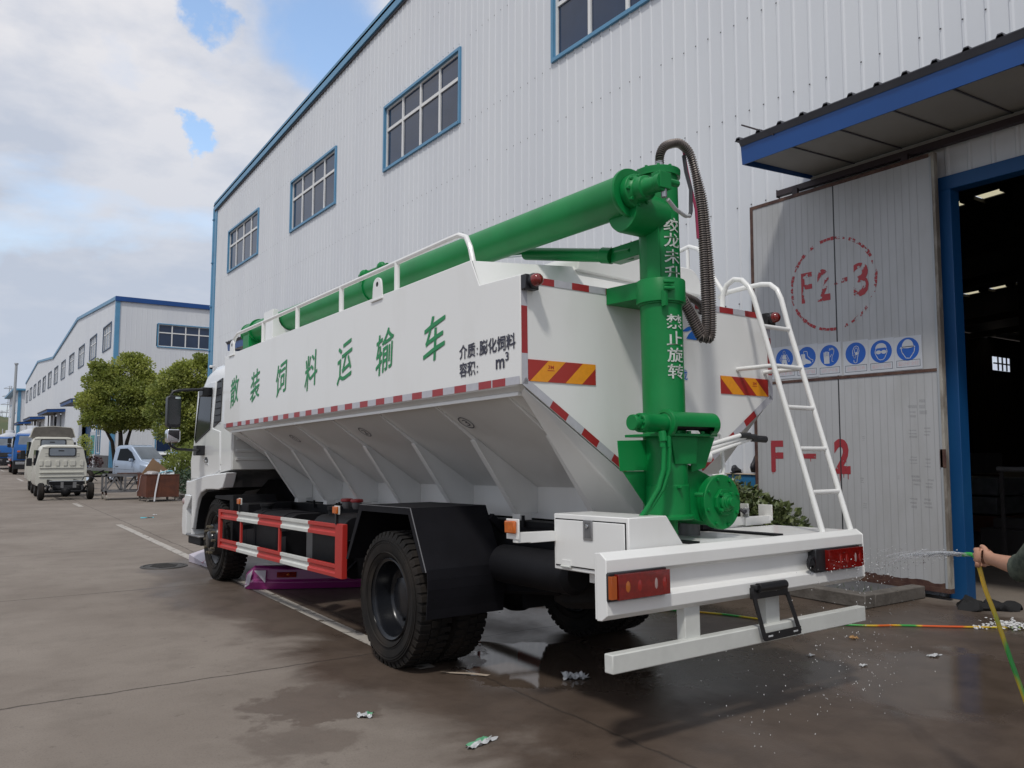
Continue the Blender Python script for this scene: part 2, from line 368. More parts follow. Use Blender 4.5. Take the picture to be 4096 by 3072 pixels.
make_clear('water', (0.95, 0.97, 1.0), 0.05)
def make_thin(name, col, a):
    m = bpy.data.materials.new(name); m.use_nodes = True
    nt = m.node_tree; b = nt.nodes['Principled BSDF']
    b.inputs['Base Color'].default_value = (*col, 1); b.inputs['Roughness'].default_value = 0.25
    b.inputs['Alpha'].default_value = a
    MATS[name] = m
make_thin('water_mist', (0.80, 0.82, 0.86), 0.20)
make_thin('faint_grey', (0.30, 0.305, 0.32), 0.18)
def make_translucent(name, col):
    m = bpy.data.materials.new(name); m.use_nodes = True
    nt = m.node_tree; nt.nodes.clear()
    t = nt.nodes.new('ShaderNodeBsdfTranslucent'); t.inputs[0].default_value = (*col, 1)
    o = nt.nodes.new('ShaderNodeOutputMaterial'); nt.links.new(t.outputs[0], o.inputs[0])
    MATS[name] = m
make_translucent('skylight', (0.46, 0.42, 0.28))
def make_hose_mat():
    m = bpy.data.materials.new('hose_stripes'); m.use_nodes = True
    nt = m.node_tree; b = nt.nodes['Principled BSDF']; b.inputs['Roughness'].default_value = 0.35
    t = nt.nodes.new('ShaderNodeTexCoord')
    n = noise_node(nt, t.outputs['Object'], 2.3, 2, 0.5, 0.6)
    cr_ = nt.nodes.new('ShaderNodeValToRGB'); nt.links.new(n, cr_.inputs[0])
    e = cr_.color_ramp.elements; e[0].position = 0.39; e[0].color = (0.03, 0.30, 0.05, 1); e[1].position = 0.58; e[1].color = (0.62, 0.10, 0.02, 1)
    a = cr_.color_ramp.elements.new(0.44); a.color = (0.50, 0.38, 0.02, 1); a = cr_.color_ramp.elements.new(0.53); a.color = (0.60, 0.33, 0.02, 1)
    nt.links.new(cr_.outputs[0], b.inputs['Base Color'])
    MATS['hose_stripes'] = m
make_hose_mat()

# ------------------------------------------------------------------ mesh builder
class MB:
    def __init__(s): s.v = []; s.f = []; s.m = []; s.mats = []
    def mi(s, name):
        if name not in s.mats: s.mats.append(name)
        return s.mats.index(name)
    def add(s, vs, fs, m):
        b = len(s.v); k = s.mi(m)
        s.v.extend(tuple(p) for p in vs)
        for f in fs: s.f.append(tuple(b+i for i in f)); s.m.append(k)
    def box(s, x0, x1, y0, y1, z0, z1, m):
        s.add([(x0,y0,z0),(x1,y0,z0),(x1,y1,z0),(x0,y1,z0),(x0,y0,z1),(x1,y0,z1),(x1,y1,z1),(x0,y1,z1)],
              [(0,3,2,1),(4,5,6,7),(0,1,5,4),(1,2,6,5),(2,3,7,6),(3,0,4,7)], m)
    def prism(s, poly, ax, lo, hi, m):
        n = len(poly)
        def P(a, b, c): return (c, a, b) if ax == 'x' else ((a, c, b) if ax == 'y' else (a, b, c))
        vs = [P(a, b, lo) for a, b in poly]+[P(a, b, hi) for a, b in poly]
        s.add(vs, [tuple(range(n))[::-1], tuple(range(n, 2*n))]+[(i, (i+1) % n, n+(i+1) % n, n+i) for i in range(n)], m)
    def bar(s, p0, p1, w, h, m, upv=(0, 0, 1)):
        p0, p1 = Vector(p0), Vector(p1); d = (p1-p0).normalized(); u = Vector(upv)
        if abs(d.dot(u)) > 0.99: u = Vector((1, 0, 0))
        r = d.cross(u).normalized(); u = r.cross(d)
        c = [(-w/2, -h/2), (w/2, -h/2), (w/2, h/2), (-w/2, h/2)]
        s.add([p0+r*a+u*b for a, b in c]+[p1+r*a+u*b for a, b in c], [(3,2,1,0),(4,5,6,7),(0,1,5,4),(1,2,6,5),(2,3,7,6),(3,0,4,7)], m)
    def tube(s, pts, r, m, n=8, cap=True, closed=False):
        pts = [Vector(p) for p in pts]; N_ = len(pts)
        rr = r if isinstance(r, (list, tuple)) else [r]*N_
        ds = []
        for i in range(N_):
            if closed: d = pts[(i+1) % N_]-pts[i-1]
            else: d = pts[min(i+1, N_-1)]-pts[max(i-1, 0)]
            ds.append(d.normalized() if d.length > 1e-9 else Vector((0, 0, 1)))
        u = Vector((0, 0, 1)) if abs(ds[0].z) < 0.9 else Vector((1, 0, 0))
        vs = []
        for i in range(N_):
            u = (u-ds[i]*u.dot(ds[i])).normalized(); w = ds[i].cross(u)
            for k in range(n):
                a = 2*pi*k/n; vs.append(pts[i]+(u*cos(a)+w*sin(a))*rr[i])
        fs = []
        for i in range(N_ if closed else N_-1):
            j = (i+1) % N_
            for k in range(n): fs.append((i*n+k, i*n+(k+1) % n, j*n+(k+1) % n, j*n+k))
        if cap and not closed:
            fs.append(tuple(range(n))[::-1]); fs.append(tuple(range((N_-1)*n, N_*n)))
        s.add(vs, fs, m)
    def cyl(s, p0, p1, r, m, n=20, r1=None): s.tube([p0, p1], [r, r if r1 is None else r1], m, n)
    def lathe(s, prof, org, axis, m, n=32, closed=False):
        """prof: list of (radius, distance along axis)"""
        a = Vector(axis).normalized(); u = Vector((0, 0, 1)) if abs(a.z) < 0.9 else Vector((1, 0, 0))
        u = (u-a*u.dot(a)).normalized(); w = a.cross(u); o = Vector(org)
        vs = []
        for r, h in prof:
            for k in range(n):
                t = 2*pi*k/n; vs.append(o+a*h+(u*cos(t)+w*sin(t))*max(r, 1e-4))
        fs = []; P = len(prof)
        for i in range(P if closed else P-1):
            j = (i+1) % P
            for k in range(n): fs.append((i*n+k, i*n+(k+1) % n, j*n+(k+1) % n, j*n+k))
        s.add(vs, fs, m)
    def sph(s, c, r, m, n=12, k=8):
        rx, ry, rz = r if isinstance(r, (tuple, list)) else (r, r, r)
        vs = [(c[0], c[1], c[2]+rz)]
        for i in range(1, k):
            t = pi*i/k
            for j in range(n):
                p = 2*pi*j/n; vs.append((c[0]+rx*sin(t)*cos(p), c[1]+ry*sin(t)*sin(p), c[2]+rz*cos(t)))
        vs.append((c[0], c[1], c[2]-rz)); L = len(vs)-1
        fs = [(0, 1+j, 1+(j+1) % n) for j in range(n)]
        for i in range(k-2):
            for j in range(n): fs.append((1+i*n+j, 1+(i+1)*n+j, 1+(i+1)*n+(j+1) % n, 1+i*n+(j+1) % n))
        fs += [(L, 1+(k-2)*n+(j+1) % n, 1+(k-2)*n+j) for j in range(n)]
        s.add(vs, fs, m)
    def plate(s, poly, t, m):
        """flat polygon in space given thickness t to both sides of its plane"""
        P = [Vector(p) for p in poly]; n = len(P); nn = Vector((0, 0, 0))
        for i in range(n): nn += (P[i]-P[0]).cross(P[(i+1) % n]-P[0])
        nn.normalize()
        s.add([p-nn*t/2 for p in P]+[p+nn*t/2 for p in P], [tuple(range(n))[::-1], tuple(range(n, 2*n))]+[(i, (i+1) % n, n+(i+1) % n, n+i) for i in range(n)], m)
    def face(s, poly, m): s.add(poly, [tuple(range(len(poly)))], m)
    def loft(s, rings, m, cap=True):
        n = len(rings[0]); vs = [p for r in rings for p in r]; fs = []
        for i in range(len(rings)-1):
            for k in range(n): fs.append((i*n+k, i*n+(k+1) % n, (i+1)*n+(k+1) % n, (i+1)*n+k))
        if cap: fs.append(tuple(range(n))[::-1]); fs.append(tuple(range((len(rings)-1)*n, len(rings)*n)))
        s.add(vs, fs, m)
    def build(s, name, parent=None, bevel=0.0, smooth=35, recalc=True, loc=None):
        me = bpy.data.meshes.new(name); me.from_pydata(s.v, [], s.f)
        for k in s.mats: me.materials.append(MATS[k])
        me.polygons.foreach_set('material_index', s.m)
        if recalc:
            bm = bmesh.new(); bm.from_mesh(me); bmesh.ops.recalc_face_normals(bm, faces=bm.faces); bm.to_mesh(me); bm.free()
        if smooth:
            me.polygons.foreach_set('use_smooth', [True]*len(me.polygons)); me.set_sharp_from_angle(angle=radians(smooth))
        me.update()
        o = bpy.data.objects.new(name, me); COL.objects.link(o)
        if parent: o.parent = parent
        if loc: o.location = loc
        if bevel:
            b = o.modifiers.new('bevel', 'BEVEL'); b.width = bevel; b.segments = 2; b.limit_method = 'ANGLE'; b.angle_limit = radians(40)
        return o

def thing(name, label, cat, loc=(0, 0, 0), rot=(0, 0, 0), group=None):
    o = bpy.data.objects.new(name, None); COL.objects.link(o)
    o.empty_display_size = 0.2
    o.location = loc; o.rotation_euler = rot
    return tag(o, label, cat, group)
def tag(o, label, cat, group=None, kind=None):
    o['label'] = label; o['category'] = cat
    if group: o['group'] = group
    if kind: o['kind'] = kind
    return o
def struct(o, kind='structure'): o['kind'] = kind; return o
def dup(root, loc, rot=None, label=None):
    def cp(o, par):
        c = o.copy(); COL.objects.link(c)
        if par: c.parent = par
        for ch in o.children: cp(ch, c)
        return c
    r = cp(root, None); r.location = loc
    if rot: r.rotation_euler = rot
    if label: r['label'] = label
    return r

def arc(c, r, a0, a1, n, plane='xz'):
    out = []
    for i in range(n+1):
        t = radians(a0+(a1-a0)*i/n); p, q = r*cos(t), r*sin(t)
        out.append((c[0]+p, c[1], c[2]+q) if plane == 'xz' else ((c[0], c[1]+p, c[2]+q) if plane == 'yz' else (c[0]+p, c[1]+q, c[2])))
    return out

_txt = {}
def glyphs(body, bold=0.0):
    if (body, bold) in _txt: return _txt[(body, bold)]
    cu = bpy.data.curves.new('lettering', 'FONT'); cu.body = body; cu.offset = bold; cu.resolution_u = 3
    o = bpy.data.objects.new('lettering', cu); COL.objects.link(o)
    dg = bpy.context.evaluated_depsgraph_get()
    me = bpy.data.meshes.new_from_object(o.evaluated_get(dg))
    vs = [(v.co.x, v.co.y) for v in me.vertices]; fs = [tuple(p.vertices) for p in me.polygons]
    bpy.data.objects.remove(o); bpy.data.curves.remove(cu); bpy.data.meshes.remove(me)
    x0 = min(v[0] for v in vs); x1 = max(v[0] for v in vs); y0 = min(v[1] for v in vs); y1 = max(v[1] for v in vs)
    vs = [((v[0]-x0)/(x1-x0), (v[1]-y0)/(y1-y0)) for v in vs]
    _txt[(body, bold)] = (vs, fs)
    return vs, fs
def text(mb, body, fn, m, bold=0.0, sub=0):
    """fn maps (u, v), both 0..1 over the ink box, to a point in space"""
    vs, fs = glyphs(body, bold)
    mb.add([fn(u, v) for u, v in vs], fs, m)

# ================================================================== THE FEED TRUCK
truck = thing('feed_truck', 'white bulk feed truck with green unloading auger, hosed down beside the factory door', 'truck', (0, 0, 0), (-0.0229, 0, 0.022))
RAKE = 0.0229
def gz(y): return RAKE*y+G          # ground height in the truck's own frame
W = 'truck_white'
# ---- tank body
b = MB()
side = [(0.0, 1.982), (0.0, 2.650), (0.448, 2.668), (0.548, 2.857), (6.03, 2.853), (6.015, 1.985)]
b.prism(side, 'x', -1.2, -1.19, W)
b.prism(side, 'x', 1.19, 1.2, W)
SL = [(-1.19, 1.982), (-0.20, 1.336), (-0.20, 1.095), (0.20, 1.095), (0.20, 1.336), (1.19, 1.982)]
rearp = [(-1.19, 2.650)]+SL+[(1.19, 2.650)]
b.prism(rearp, 'y', 0.0, 0.010, W)
frontp = [(-1.19, 2.85)]+SL+[(1.19, 2.85)]
b.prism(frontp, 'y', 6.005, 6.015, W)
for sgn in (-1, 1):
    b.add([(sgn*1.19, 0.01, 1.982), (sgn*0.20, 0.01, 1.336), (sgn*0.20, 6.005, 1.336), (sgn*1.19, 6.005, 1.982)], [(0, 1, 2, 3)], W)
    b.add([(sgn*0.20, 0.01, 1.336), (sgn*0.20, 0.01, 1.095), (sgn*0.20, 6.005, 1.095), (sgn*0.20, 6.005, 1.336)], [(0, 1, 2, 3)], W)
    b.add([(sgn*1.19, 0.448, 2.662), (sgn*0.30, 0.448, 2.69), (sgn*0.30, 0.545, 2.935), (sgn*1.19, 0.545, 2.853)], [(0, 1, 2, 3)], W)
    b.add([(sgn*1.19, 0.545, 2.853), (sgn*0.30, 0.545, 2.935), (sgn*0.30, 6.01, 2.935), (sgn*1.19, 6.01, 2.853)], [(0, 1, 2, 3)], W)
    b.add([(sgn*1.19, 0.01, 2.645), (sgn*0.30, 0.01, 2.645), (sgn*0.30, 0.448, 2.69), (sgn*1.19, 0.448, 2.662)], [(0, 1, 2, 3)], W)
b.add([(-0.30, 0.01, 2.645), (0.30, 0.01, 2.645), (0.30, 0.448, 2.69), (-0.30, 0.448, 2.69)], [(0, 1, 2, 3)], W)
b.add([(-0.30, 0.448, 2.69), (0.30, 0.448, 2.69), (0.30, 0.545, 2.935), (-0.30, 0.545, 2.935)], [(0, 1, 2, 3)], W)
b.add([(-0.30, 0.545, 2.935), (0.30, 0.545, 2.935), (0.30, 6.01, 2.935), (-0.30, 6.01, 2.935)], [(0, 1, 2, 3)], W)
tank = b.build('tank_body', truck, bevel=0.006)
# rounded hatch hood on the roof
b = MB()
hood = [(-0.32, 2.90)]+[(x, z) for x, _, z in arc((-0.17, 0, 2.93), 0.14, 180, 90, 6)]+[(x, z) for x, _, z in arc((0.86, 0, 2.93), 0.145, 90, 0, 8)]+[(1.005, 2.86)]
b.prism(hood, 'y', 0.50, 5.6, W)
for y in (1.4, 2.9, 4.4):
    b.lathe([(0.0, 0.10), (0.27, 0.10), (0.28, 0.08), (0.28, 0.0)], (0.42, y, 3.06), (0, 0, 1), W, 24)
b.build('hatch_hood', tank, bevel=0.01)
# lip rail under the side panels
for sgn in (-1, 1):
    b = MB()
    b.plate([(sgn*1.195, 0.03, 1.982), (sgn*1.195, 6.0, 1.982), (sgn*1.135, 5.85, 1.945), (sgn*1.135, 0.10, 1.945)], 0.006, W)
    b.bar((sgn*1.140, 0.10, 1.935), (sgn*1.140, 5.85, 1.935), 0.03, 0.024, W)
    b.build('edge_rail', tank, bevel=0.004)
# hopper gussets: bent plates from the slope down to the subframe
for y in (0.25, 1.156, 2.06, 2.99, 3.90, 4.81, 5.69):
    for sgn in (-1, 1):
        b = MB()
        pl = [(sgn*1.12, 1.922), (sgn*0.80, 1.692), (sgn*0.41, 1.140), (sgn*0.205, 1.140), (sgn*0.205, 1.335), (sgn*1.12, 1.936)]
        b.prism(pl, 'y', y-0.004, y+0.004, W)
        b.plate([(sgn*0.80, y-0.03, 1.692), (sgn*0.80, y+0.03, 1.692), (sgn*0.41, y+0.03, 1.140), (sgn*0.41, y-0.03, 1.140)], 0.008, W)
        b.box(min(sgn*0.41, sgn*0.30), max(sgn*0.41, sgn*0.30), y-0.05, y+0.05, 1.09, 1.140, W)
        b.build('hopper_rib', tank, bevel=0.003)
# rear fairing plates between the back panel and the last rib
for sgn in (-1, 1):
    b = MB()
    b.plate([(sgn*1.17, 0.012, 1.960), (sgn*0.21, 0.006, 1.338), (sgn*0.21, 0.006, 1.14), (sgn*0.40, 0.235, 1.140), (sgn*0.79, 0.235, 1.722), (sgn*1.13, 0.10, 1.935)], 0.008, W)
    b.build('rear_fairing', tank, bevel=0.002)
# ---- reflective tape
def strip(b, f, s0, s1, m, a0, a1):
    b.face([f(s0, a0), f(s1, a0), f(s1, a1), f(s0, a1)], m)
b = MB()
for sgn in (-1, 1):
    fx = sgn*1.2035
    f = lambda s, a: (fx, s, a)
    red = [(0.160, 0.301), (0.314, 0.459)]+[(0.607+0.2945*i, 0.607+0.2945*i+0.146) for i in range(17)]+[(5.63, 5.90)]
    red = [r for r in red if r[1] <= 5.50 or r[0] > 5.6]
    cur = 0.012
    for a_, c_ in red:
        if a_ > cur: strip(b, f, cur, a_, 'tape_white', 1.986, 2.034)
        strip(b, f, a_, c_, 'tape_red', 1.986, 2.034); cur = c_
    strip(b, f, cur, 6.0, 'tape_white', 1.986, 2.034)
f = lambda s, a: (s, -0.0035, a)
xs = [-1.195, -1.08, -0.94, -0.796, -0.654, -0.51, -0.37, -0.225, -0.08, 0.06, 0.20, 0.345, 0.48, 0.611, 0.764, 0.901, 1.04, 1.195]
for i in range(len(xs)-1): strip(b, f, xs[i], xs[i+1], 'tape_red' if i % 2 else 'tape_white', 2.604, 2.648)
for sgn in (-1, 1):
    for z0, z1, m in ((1.985, 2.172, 'tape_white'), (2.172, 2.461, 'tape_red'), (2.461, 2.604, 'tape_white')):
        b.face([(sgn*1.197, -0.0035, z0), (sgn*1.152, -0.0035, z0), (sgn*1.152, -0.0035, z1), (sgn*1.197, -0.0035, z1)], m)
    # along the diagonal edge
    d0 = Vector((sgn*1.195, 1.985)); d1 = Vector((sgn*0.25, 1.369)); dd = (d1-d0); Ld = dd.length; dd.normalize(); nn = Vector((-sgn*dd.y*0, 0)); nrm = Vector((-dd.y, dd.x))
    if nrm.y < 0: nrm = -nrm
    s, k = 0.0, 0
    while s < Ld-0.01:
        w_ = 0.245 if k == 0 else 0.148
        e = min(s+w_, Ld); P = [d0+dd*s, d0+dd*e, d0+dd*e+nrm*0.05, d0+dd*s+nrm*0.05]
        b.face([(p.x, -0.0035, p.y) for p in P], 'tape_white' if k % 2 == 0 else 'tape_red'); s = e; k += 1
b.build('reflective_tape', tank, smooth=0, recalc=False)
# ---- chevron boards
def chevron(x0, x1, z0, z1, left, xp):
    b = MB(); y = -0.006
    b.box(x0, x1, -0.005, 0.0, z0, z1, 'chevron_red')
    w_ = x1-x0; sh = 0.145 if left else -0.145
    def par(a, c):
        pts = []
        for (s, z) in ((a, z0), (c, z0), (c+sh, z1), (a+sh, z1)): pts.append((s, z))
        out = []                                     # clip to the board in x
        for i in range(4):
            p, q = pts[i], pts[(i+1) % 4]
            out.append(p)
        def clip(poly, lim, keep):
            res = []
            for i in range(len(poly)):
                p, q = poly[i], poly[(i+1) % len(poly)]
                ip, iq = keep(p[0]), keep(q[0])
                if ip: res.append(p)
                if ip != iq:
                    t = (lim-p[0])/(q[0]-p[0]); res.append((lim, p[1]+t*(q[1]-p[1])))
            return res
        out = clip(out, x0, lambda v: v >= x0-1e-9); out = clip(out, x1, lambda v: v <= x1+1e-9)
        if len(out) > 2: b.face([(s, y, z) for s, z in out], 'chevron_yellow')
    if left:
        par(x0+0.01, x0+0.145); par(x0+0.285, x0+0.42)
    else:
        par(x1-0.145, x1-0.01); par(x1-0.42, x1-0.285)
    fn = lambda u, v: (xp+u*0.045, -0.0075, z1-0.05+v*0.022)
    text(b, '3M', fn, 'chevron_print', 0.02)
    b.box(xp-0.005, xp+0.05, -0.0072, -0.0068, z1-0.062, z1-0.058, 'chevron_print')
    b.build('chevron_board', tank, smooth=0)
chevron(-1.149, -0.613, 2.005, 2.137, True, -1.00)
chevron(0.597, 1.142, 2.006, 2.137, False, 0.955)
# ---- blue swoosh emblem
b = MB()
def sw(pts): b.face([(x, -0.004, z) for x, z in pts], 'logo_blue')
sw([(0.195, 2.425), (0.26, 2.462), (0.33, 2.487), (0.372, 2.487), (0.40, 2.475), (0.33, 2.455), (0.26, 2.432)])
sw([(0.245, 2.378), (0.275, 2.418), (0.33, 2.452), (0.40, 2.470), (0.44, 2.468), (0.43, 2.43), (0.39, 2.395), (0.36, 2.377)])
text(b, '龙', lambda u, v: (0.195+u*0.05, -0.004, 2.085+v*0.075), 'logo_blue', 0.01)
b.build('emblem_decal', tank, smooth=0, recalc=False)
# ---- lettering
b = MB()
def brush(u, v, yc, w_, zc, h):
    du = u-0.5; dv_ = v-0.5
    return (-1.2042, yc-(du*w_+dv_*0.025), zc+dv_*h+du*0.075*w_/0.3-0.03*(du*du-0.08))
for ch, yc in zip('散装饲料运输车', (5.61, 4.88, 4.075, 3.285, 2.535, 1.785, 1.022)):
    b = MB(); text(b, ch, lambda u, v, yc=yc: brush(u, v, yc, 0.30, 2.40, 0.33), 'letter_green', 0.006); b.build('painted_character', tank, smooth=0, recalc=False)
b = MB()
def side_txt(s, y0, y1, z0, z1, slope=0.0, bold=0.02):
    text(b, s, lambda u, v: (-1.2042, y0+(y1-y0)*u, z0+(z1-z0)*v+slope*u), 'letter_black', bold)
side_txt('介质', 0.690, 0.495, 2.205, 2.303)
side_txt('：', 0.478, 0.465, 2.215, 2.262)
side_txt('膨化饲料', 0.447, 0.050, 2.204, 2.303)
side_txt('容积', 0.690, 0.495, 2.086, 2.184)
side_txt('：', 0.478, 0.465, 2.098, 2.145)
side_txt('m', 0.262, 0.168, 2.098, 2.160)
side_txt('3', 0.158, 0.122, 2.140, 2.195)
b.build('capacity_lettering', tank, smooth=0, recalc=False)
mat('number_grey', (0.10, 0.10, 0.12), 0.5)
for ch, y in (('①', 4.38), ('②', 2.70), ('③', 1.035)):
    b = MB()
    d = Vector((-0.99, 0, 0.646)).normalized(); nrm = Vector((-0.546, 0, -0.837))
    c0 = Vector((-0.93, y, 1.982-0.26*0.6525))+nrm*0.004
    text(b, ch, lambda u, v: c0+Vector((0, -1, 0))*(u-0.5)*0.135+d*(v-0.5)*0.135, 'number_grey', 0.0)
    b.build('hopper_number', tank, smooth=0, recalc=False)
# ---- marker lamps on the top corners
for sgn in (-1, 1):
    b = MB()
    b.box(min(sgn*1.20, sgn*1.10), max(sgn*1.20, sgn*1.10), -0.055, -0.004, 2.555, 2.645, 'plastic_black')
    b.lathe([(0.045, 0.0), (0.045, 0.03), (0.038, 0.034)], (sgn*1.145, -0.05, 2.606), (0, -1, 0), 'plastic_black', 20)
    lm = b.build('marker_lamp', tank, bevel=0.004)
    b = MB(); b.lathe([(0.040, 0.0), (0.040, 0.02), (0.034, 0.036), (0.02, 0.047), (0.0, 0.05)], (sgn*1.145, -0.08, 2.606), (0, -1, 0), 'red_lens', 20)
    b.build('lens', lm)
# ---- hand rails on the roof edge
for sgn in (-1, 1):
    b = MB(); x = sgn*1.15
    pts = [(x, 0.594, 2.86), (x, 0.63, 2.97), (x, 0.68, 3.05), (x, 0.77, 3.087), (x, 0.9, 3.09)]+[(x, y, 3.09) for y in (2, 3, 4, 5, 5.70)]+[(x, 5.80, 3.06), (x, 5.87, 2.99), (x, 5.90, 2.86)]
    b.tube(pts, 0.019, W, 10)
    for y in (1.686, 2.736, 3.79, 4.797): b.tube([(x, y, 2.84), (x, y, 3.088)], 0.022, W, 10)
    b.build('hand_rail', tank)
    for y in (1.925, 5.75):
        b = MB()
        pr_ = [(y+0.085, 2.83), (y+0.075, 2.93)]+[(y+0.07*cos(t), 2.955+0.055*sin(t)) for t in [radians(a) for a in range(20, 161, 20)]]+[(y-0.075, 2.93), (y-0.085, 2.83)]
        b.prism(pr_, 'x', sgn*1.197-0.008, sgn*1.197+0.008, W)
        b.cyl((sgn*1.197-0.0095, y-0.005, 2.955), (sgn*1.197+0.0095, y-0.005, 2.955), 0.021, 'chassis_black', 14)
        b.box(min(sgn*1.20, sgn*1.214), max(sgn*1.20, sgn*1.214), y-0.10, y+0.10, 2.822, 2.838, W)
        b.build('lifting_lug', tank, bevel=0.003)
# far rail loop that rises near the ladder
b = MB()
b.tube([(1.10, 0.35, 2.86), (1.10, 0.37, 2.90), (1.10, 0.45, 3.02), (1.10, 0.52, 3.18), (1.10, 0.60, 3.29), (1.10, 0.70, 3.335), (1.10, 0.80, 3.32), (1.10, 1.2, 3.30), (1.10, 3.0, 3.28)], 0.018, W, 10)
for y in (0.72, 1.8, 3.0): b.tube([(1.10, y, 2.86), (1.10, y, 3.31)], 0.016, W, 8)
b.build('hand_rail', tank)

# ---- green unloading auger: upright column
CX_, CY_, CR = -0.342, -0.330, 0.131
b = MB()
b.lathe([(CR+0.004, 1.30), (CR+0.004, 1.70), (CR, 1.71), (CR, 2.49), (CR+0.012, 2.49), (CR+0.012, 2.52), (CR-0.004, 2.53), (CR-0.004, 3.315), (CR+0.014, 3.315), (CR+0.014, 3.332), (CR+0.016, 3.345), (CR+0.016, 3.362), (0.0, 3.362)], (CX_, CY_, 0), (0, 0, 1), 'auger_green', 40)
for k in range(10):
    t = 2*pi*k/10+0.2; b.cyl((CX_+0.125*cos(t), CY_+0.125*sin(t), 3.36), (CX_+0.125*cos(t), CY_+0.125*sin(t), 3.376), 0.011, 'auger_green', 6)
# side saddle where the boom pivots
b.lathe([(0.0, -0.02), (0.128, -0.02), (0.134, 0.0), (0.134, 0.25), (0.126, 0.275), (0.0, 0.275)], (CX_-0.04, CY_, 3.055), (-1, 0, 0.0), 'auger_green', 32)
b.plate([(CX_-0.133, CY_-0.02, 2.62), (CX_-0.133, CY_-0.02, 3.05), (CX_-0.10, CY_-0.10, 3.05), (CX_-0.10, CY_-0.10, 2.62)], 0.008, 'auger_green')
col = b.build('auger_column', truck, bevel=0.002)
b = MB()
# clamp bracket to the tank and collar
b.lathe([(CR+0.002, 2.500), (0.155, 2.500), (0.155, 2.640), (0.150, 2.648), (CR-0.002, 2.648)], (CX_, CY_, 0), (0, 0, 1), 'auger_green', 40)
b.prism([(-0.507, -0.004), (-0.16, -0.004), (-0.20, -0.33), (-0.46, -0.36)], 'z', 2.536, 2.645, 'auger_green')
b.box(-0.455, -0.43, -0.475, -0.44, 2.46, 2.56, 'auger_green')
for z in (2.57, 2.61): b.cyl((-0.46, -0.47, z), (-0.40, -0.50, z), 0.013, 'auger_green', 6)
b.build('clamp_bracket', col, bevel=0.003)
b = MB()
def cyl_txt(ch, zc, h, a_c=262.0, a_w=52.0, r=CR+0.0045):
    def fn(u, v):
        t = radians(a_c+(u-0.5)*a_w); return (CX_+r*cos(t), CY_+r*sin(t), zc+(v-0.5)*h)
    text(b, ch, fn, 'letter_white', 0.012)
for ch, z in zip('绞龙未升', (2.985, 2.885, 2.782, 2.678)): cyl_txt(ch, z, 0.090, r=CR+0.0015)
for ch, z in zip('禁止旋转', (2.372, 2.268, 2.165, 2.063)): cyl_txt(ch, z, 0.090)
b.build('warning_lettering', col, smooth=0, recalc=False)
# ---- boom
b = MB()
A0, A1 = Vector((-0.64, -0.40, 3.150)), Vector((-0.64, 6.85, 3.292)); AD = (A1-A0).normalized()
R_ = 0.128
b.lathe([(0.0, 0.0), (0.150, 0.0), (0.152, 0.006), (0.152, 0.022), (0.150, 0.028), (R_, 0.03), (R_, 6.85), (R_+0.02, 6.85), (R_+0.02, 6.88), (R_, 6.885), (R_, 7.22), (R_+0.006, 7.22), (R_+0.006, 7.25), (0.0, 7.25)], A0, AD, 'auger_green', 40)
b.bar(A0+AD*0.12+Vector((0.055, 0, 0.135)), A0+AD*6.3+Vector((0.055, 0, 0.135)), 0.045, 0.05, 'auger_green')
boom = b.build('auger_boom', truck)
b = MB()
b.lathe([(0.0, -0.005), (0.105, -0.005), (0.105, -0.05), (0.09, -0.055), (0.075, -0.075), (0.075, -0.13), (0.06, -0.135), (0.050, -0.15), (0.050, -0.225), (0.056, -0.227), (0.056, -0.262), (0.0, -0.262)], A0, AD, 'auger_green', 24)
for k in range(8):
    t = 2*pi*k/8; p = A0+Vector((0.088*cos(t), 0, 0.088*sin(t))); b.cyl(p-AD*0.045, p-AD*0.07, 0.013, 'auger_green', 6)
q = A0-AD*0.235
b.box(q.x-0.035, q.x+0.060, q.y-0.035, q.y+0.035, q.z-0.040, q.z+0.060, 'auger_green')
b.cyl(q+Vector((0.07, 0.0, 0.02)), q+Vector((0.15, 0.0, 0.02)), 0.022, 'auger_green', 10)
b.cyl(q+Vector((0.02, -0.01, -0.03)), q+Vector((0.02, -0.01, -0.09)), 0.018, 'steel', 10)
b.build('hydraulic_motor', boom, bevel=0.003)
b = MB()     # outlet, cover plate and inspection pipe
p = A0+AD*6.95
b.box(p.x-0.12, p.x+0.10, p.y-0.02, p.y+0.012, p.z-0.40, p.z-0.02, 'green_light')
b.box(p.x-0.12, p.x+0.10, p.y+0.01, p.y+0.22, p.z-0.38, p.z-0.05, 'auger_green')
b.build('outlet_spout', boom, bevel=0.004)
b = MB()
b.lathe([(R_+0.001, 3.52), (R_+0.012, 3.52), (R_+0.012, 3.60), (R_+0.001, 3.60)], A0, AD, 'auger_green', 32)
p = A0+AD*3.56
b.tube([p+Vector((-0.02, 0.25, 0.17)), p+Vector((-0.02, -0.34, 0.16))], 0.020, 'auger_green', 10)
for dy in (0.16, -0.22): b.sph(p+Vector((-0.02, dy, 0.165)), (0.045, 0.06, 0.05), 'auger_green', 10, 6)
b.bar(p+Vector((-0.11, 0.0, 0.04)), p+Vector((-0.06, -0.02, 0.16)), 0.04, 0.06, 'green_light')
b.build('grease_pipe', boom)
b = MB()     # luffing ram
b.cyl((-0.36, -0.12, 2.892), (-0.36, 0.02, 2.905), 0.055, 'auger_green', 4)
b.box(-0.40, -0.31, -0.22, 0.06, 2.845, 2.945, 'auger_green')
b.cyl((-0.40, 0.10, 2.905), (-0.44, 0.95, 3.10), 0.047, 'auger_green', 20)
b.cyl((-0.385, 0.06, 2.895), (-0.40, 0.14, 2.915), 0.055, 'auger_green', 20)
b.cyl((-0.44, 0.95, 3.10), (-0.47, 1.35, 3.16), 0.024, 'chrome', 14)
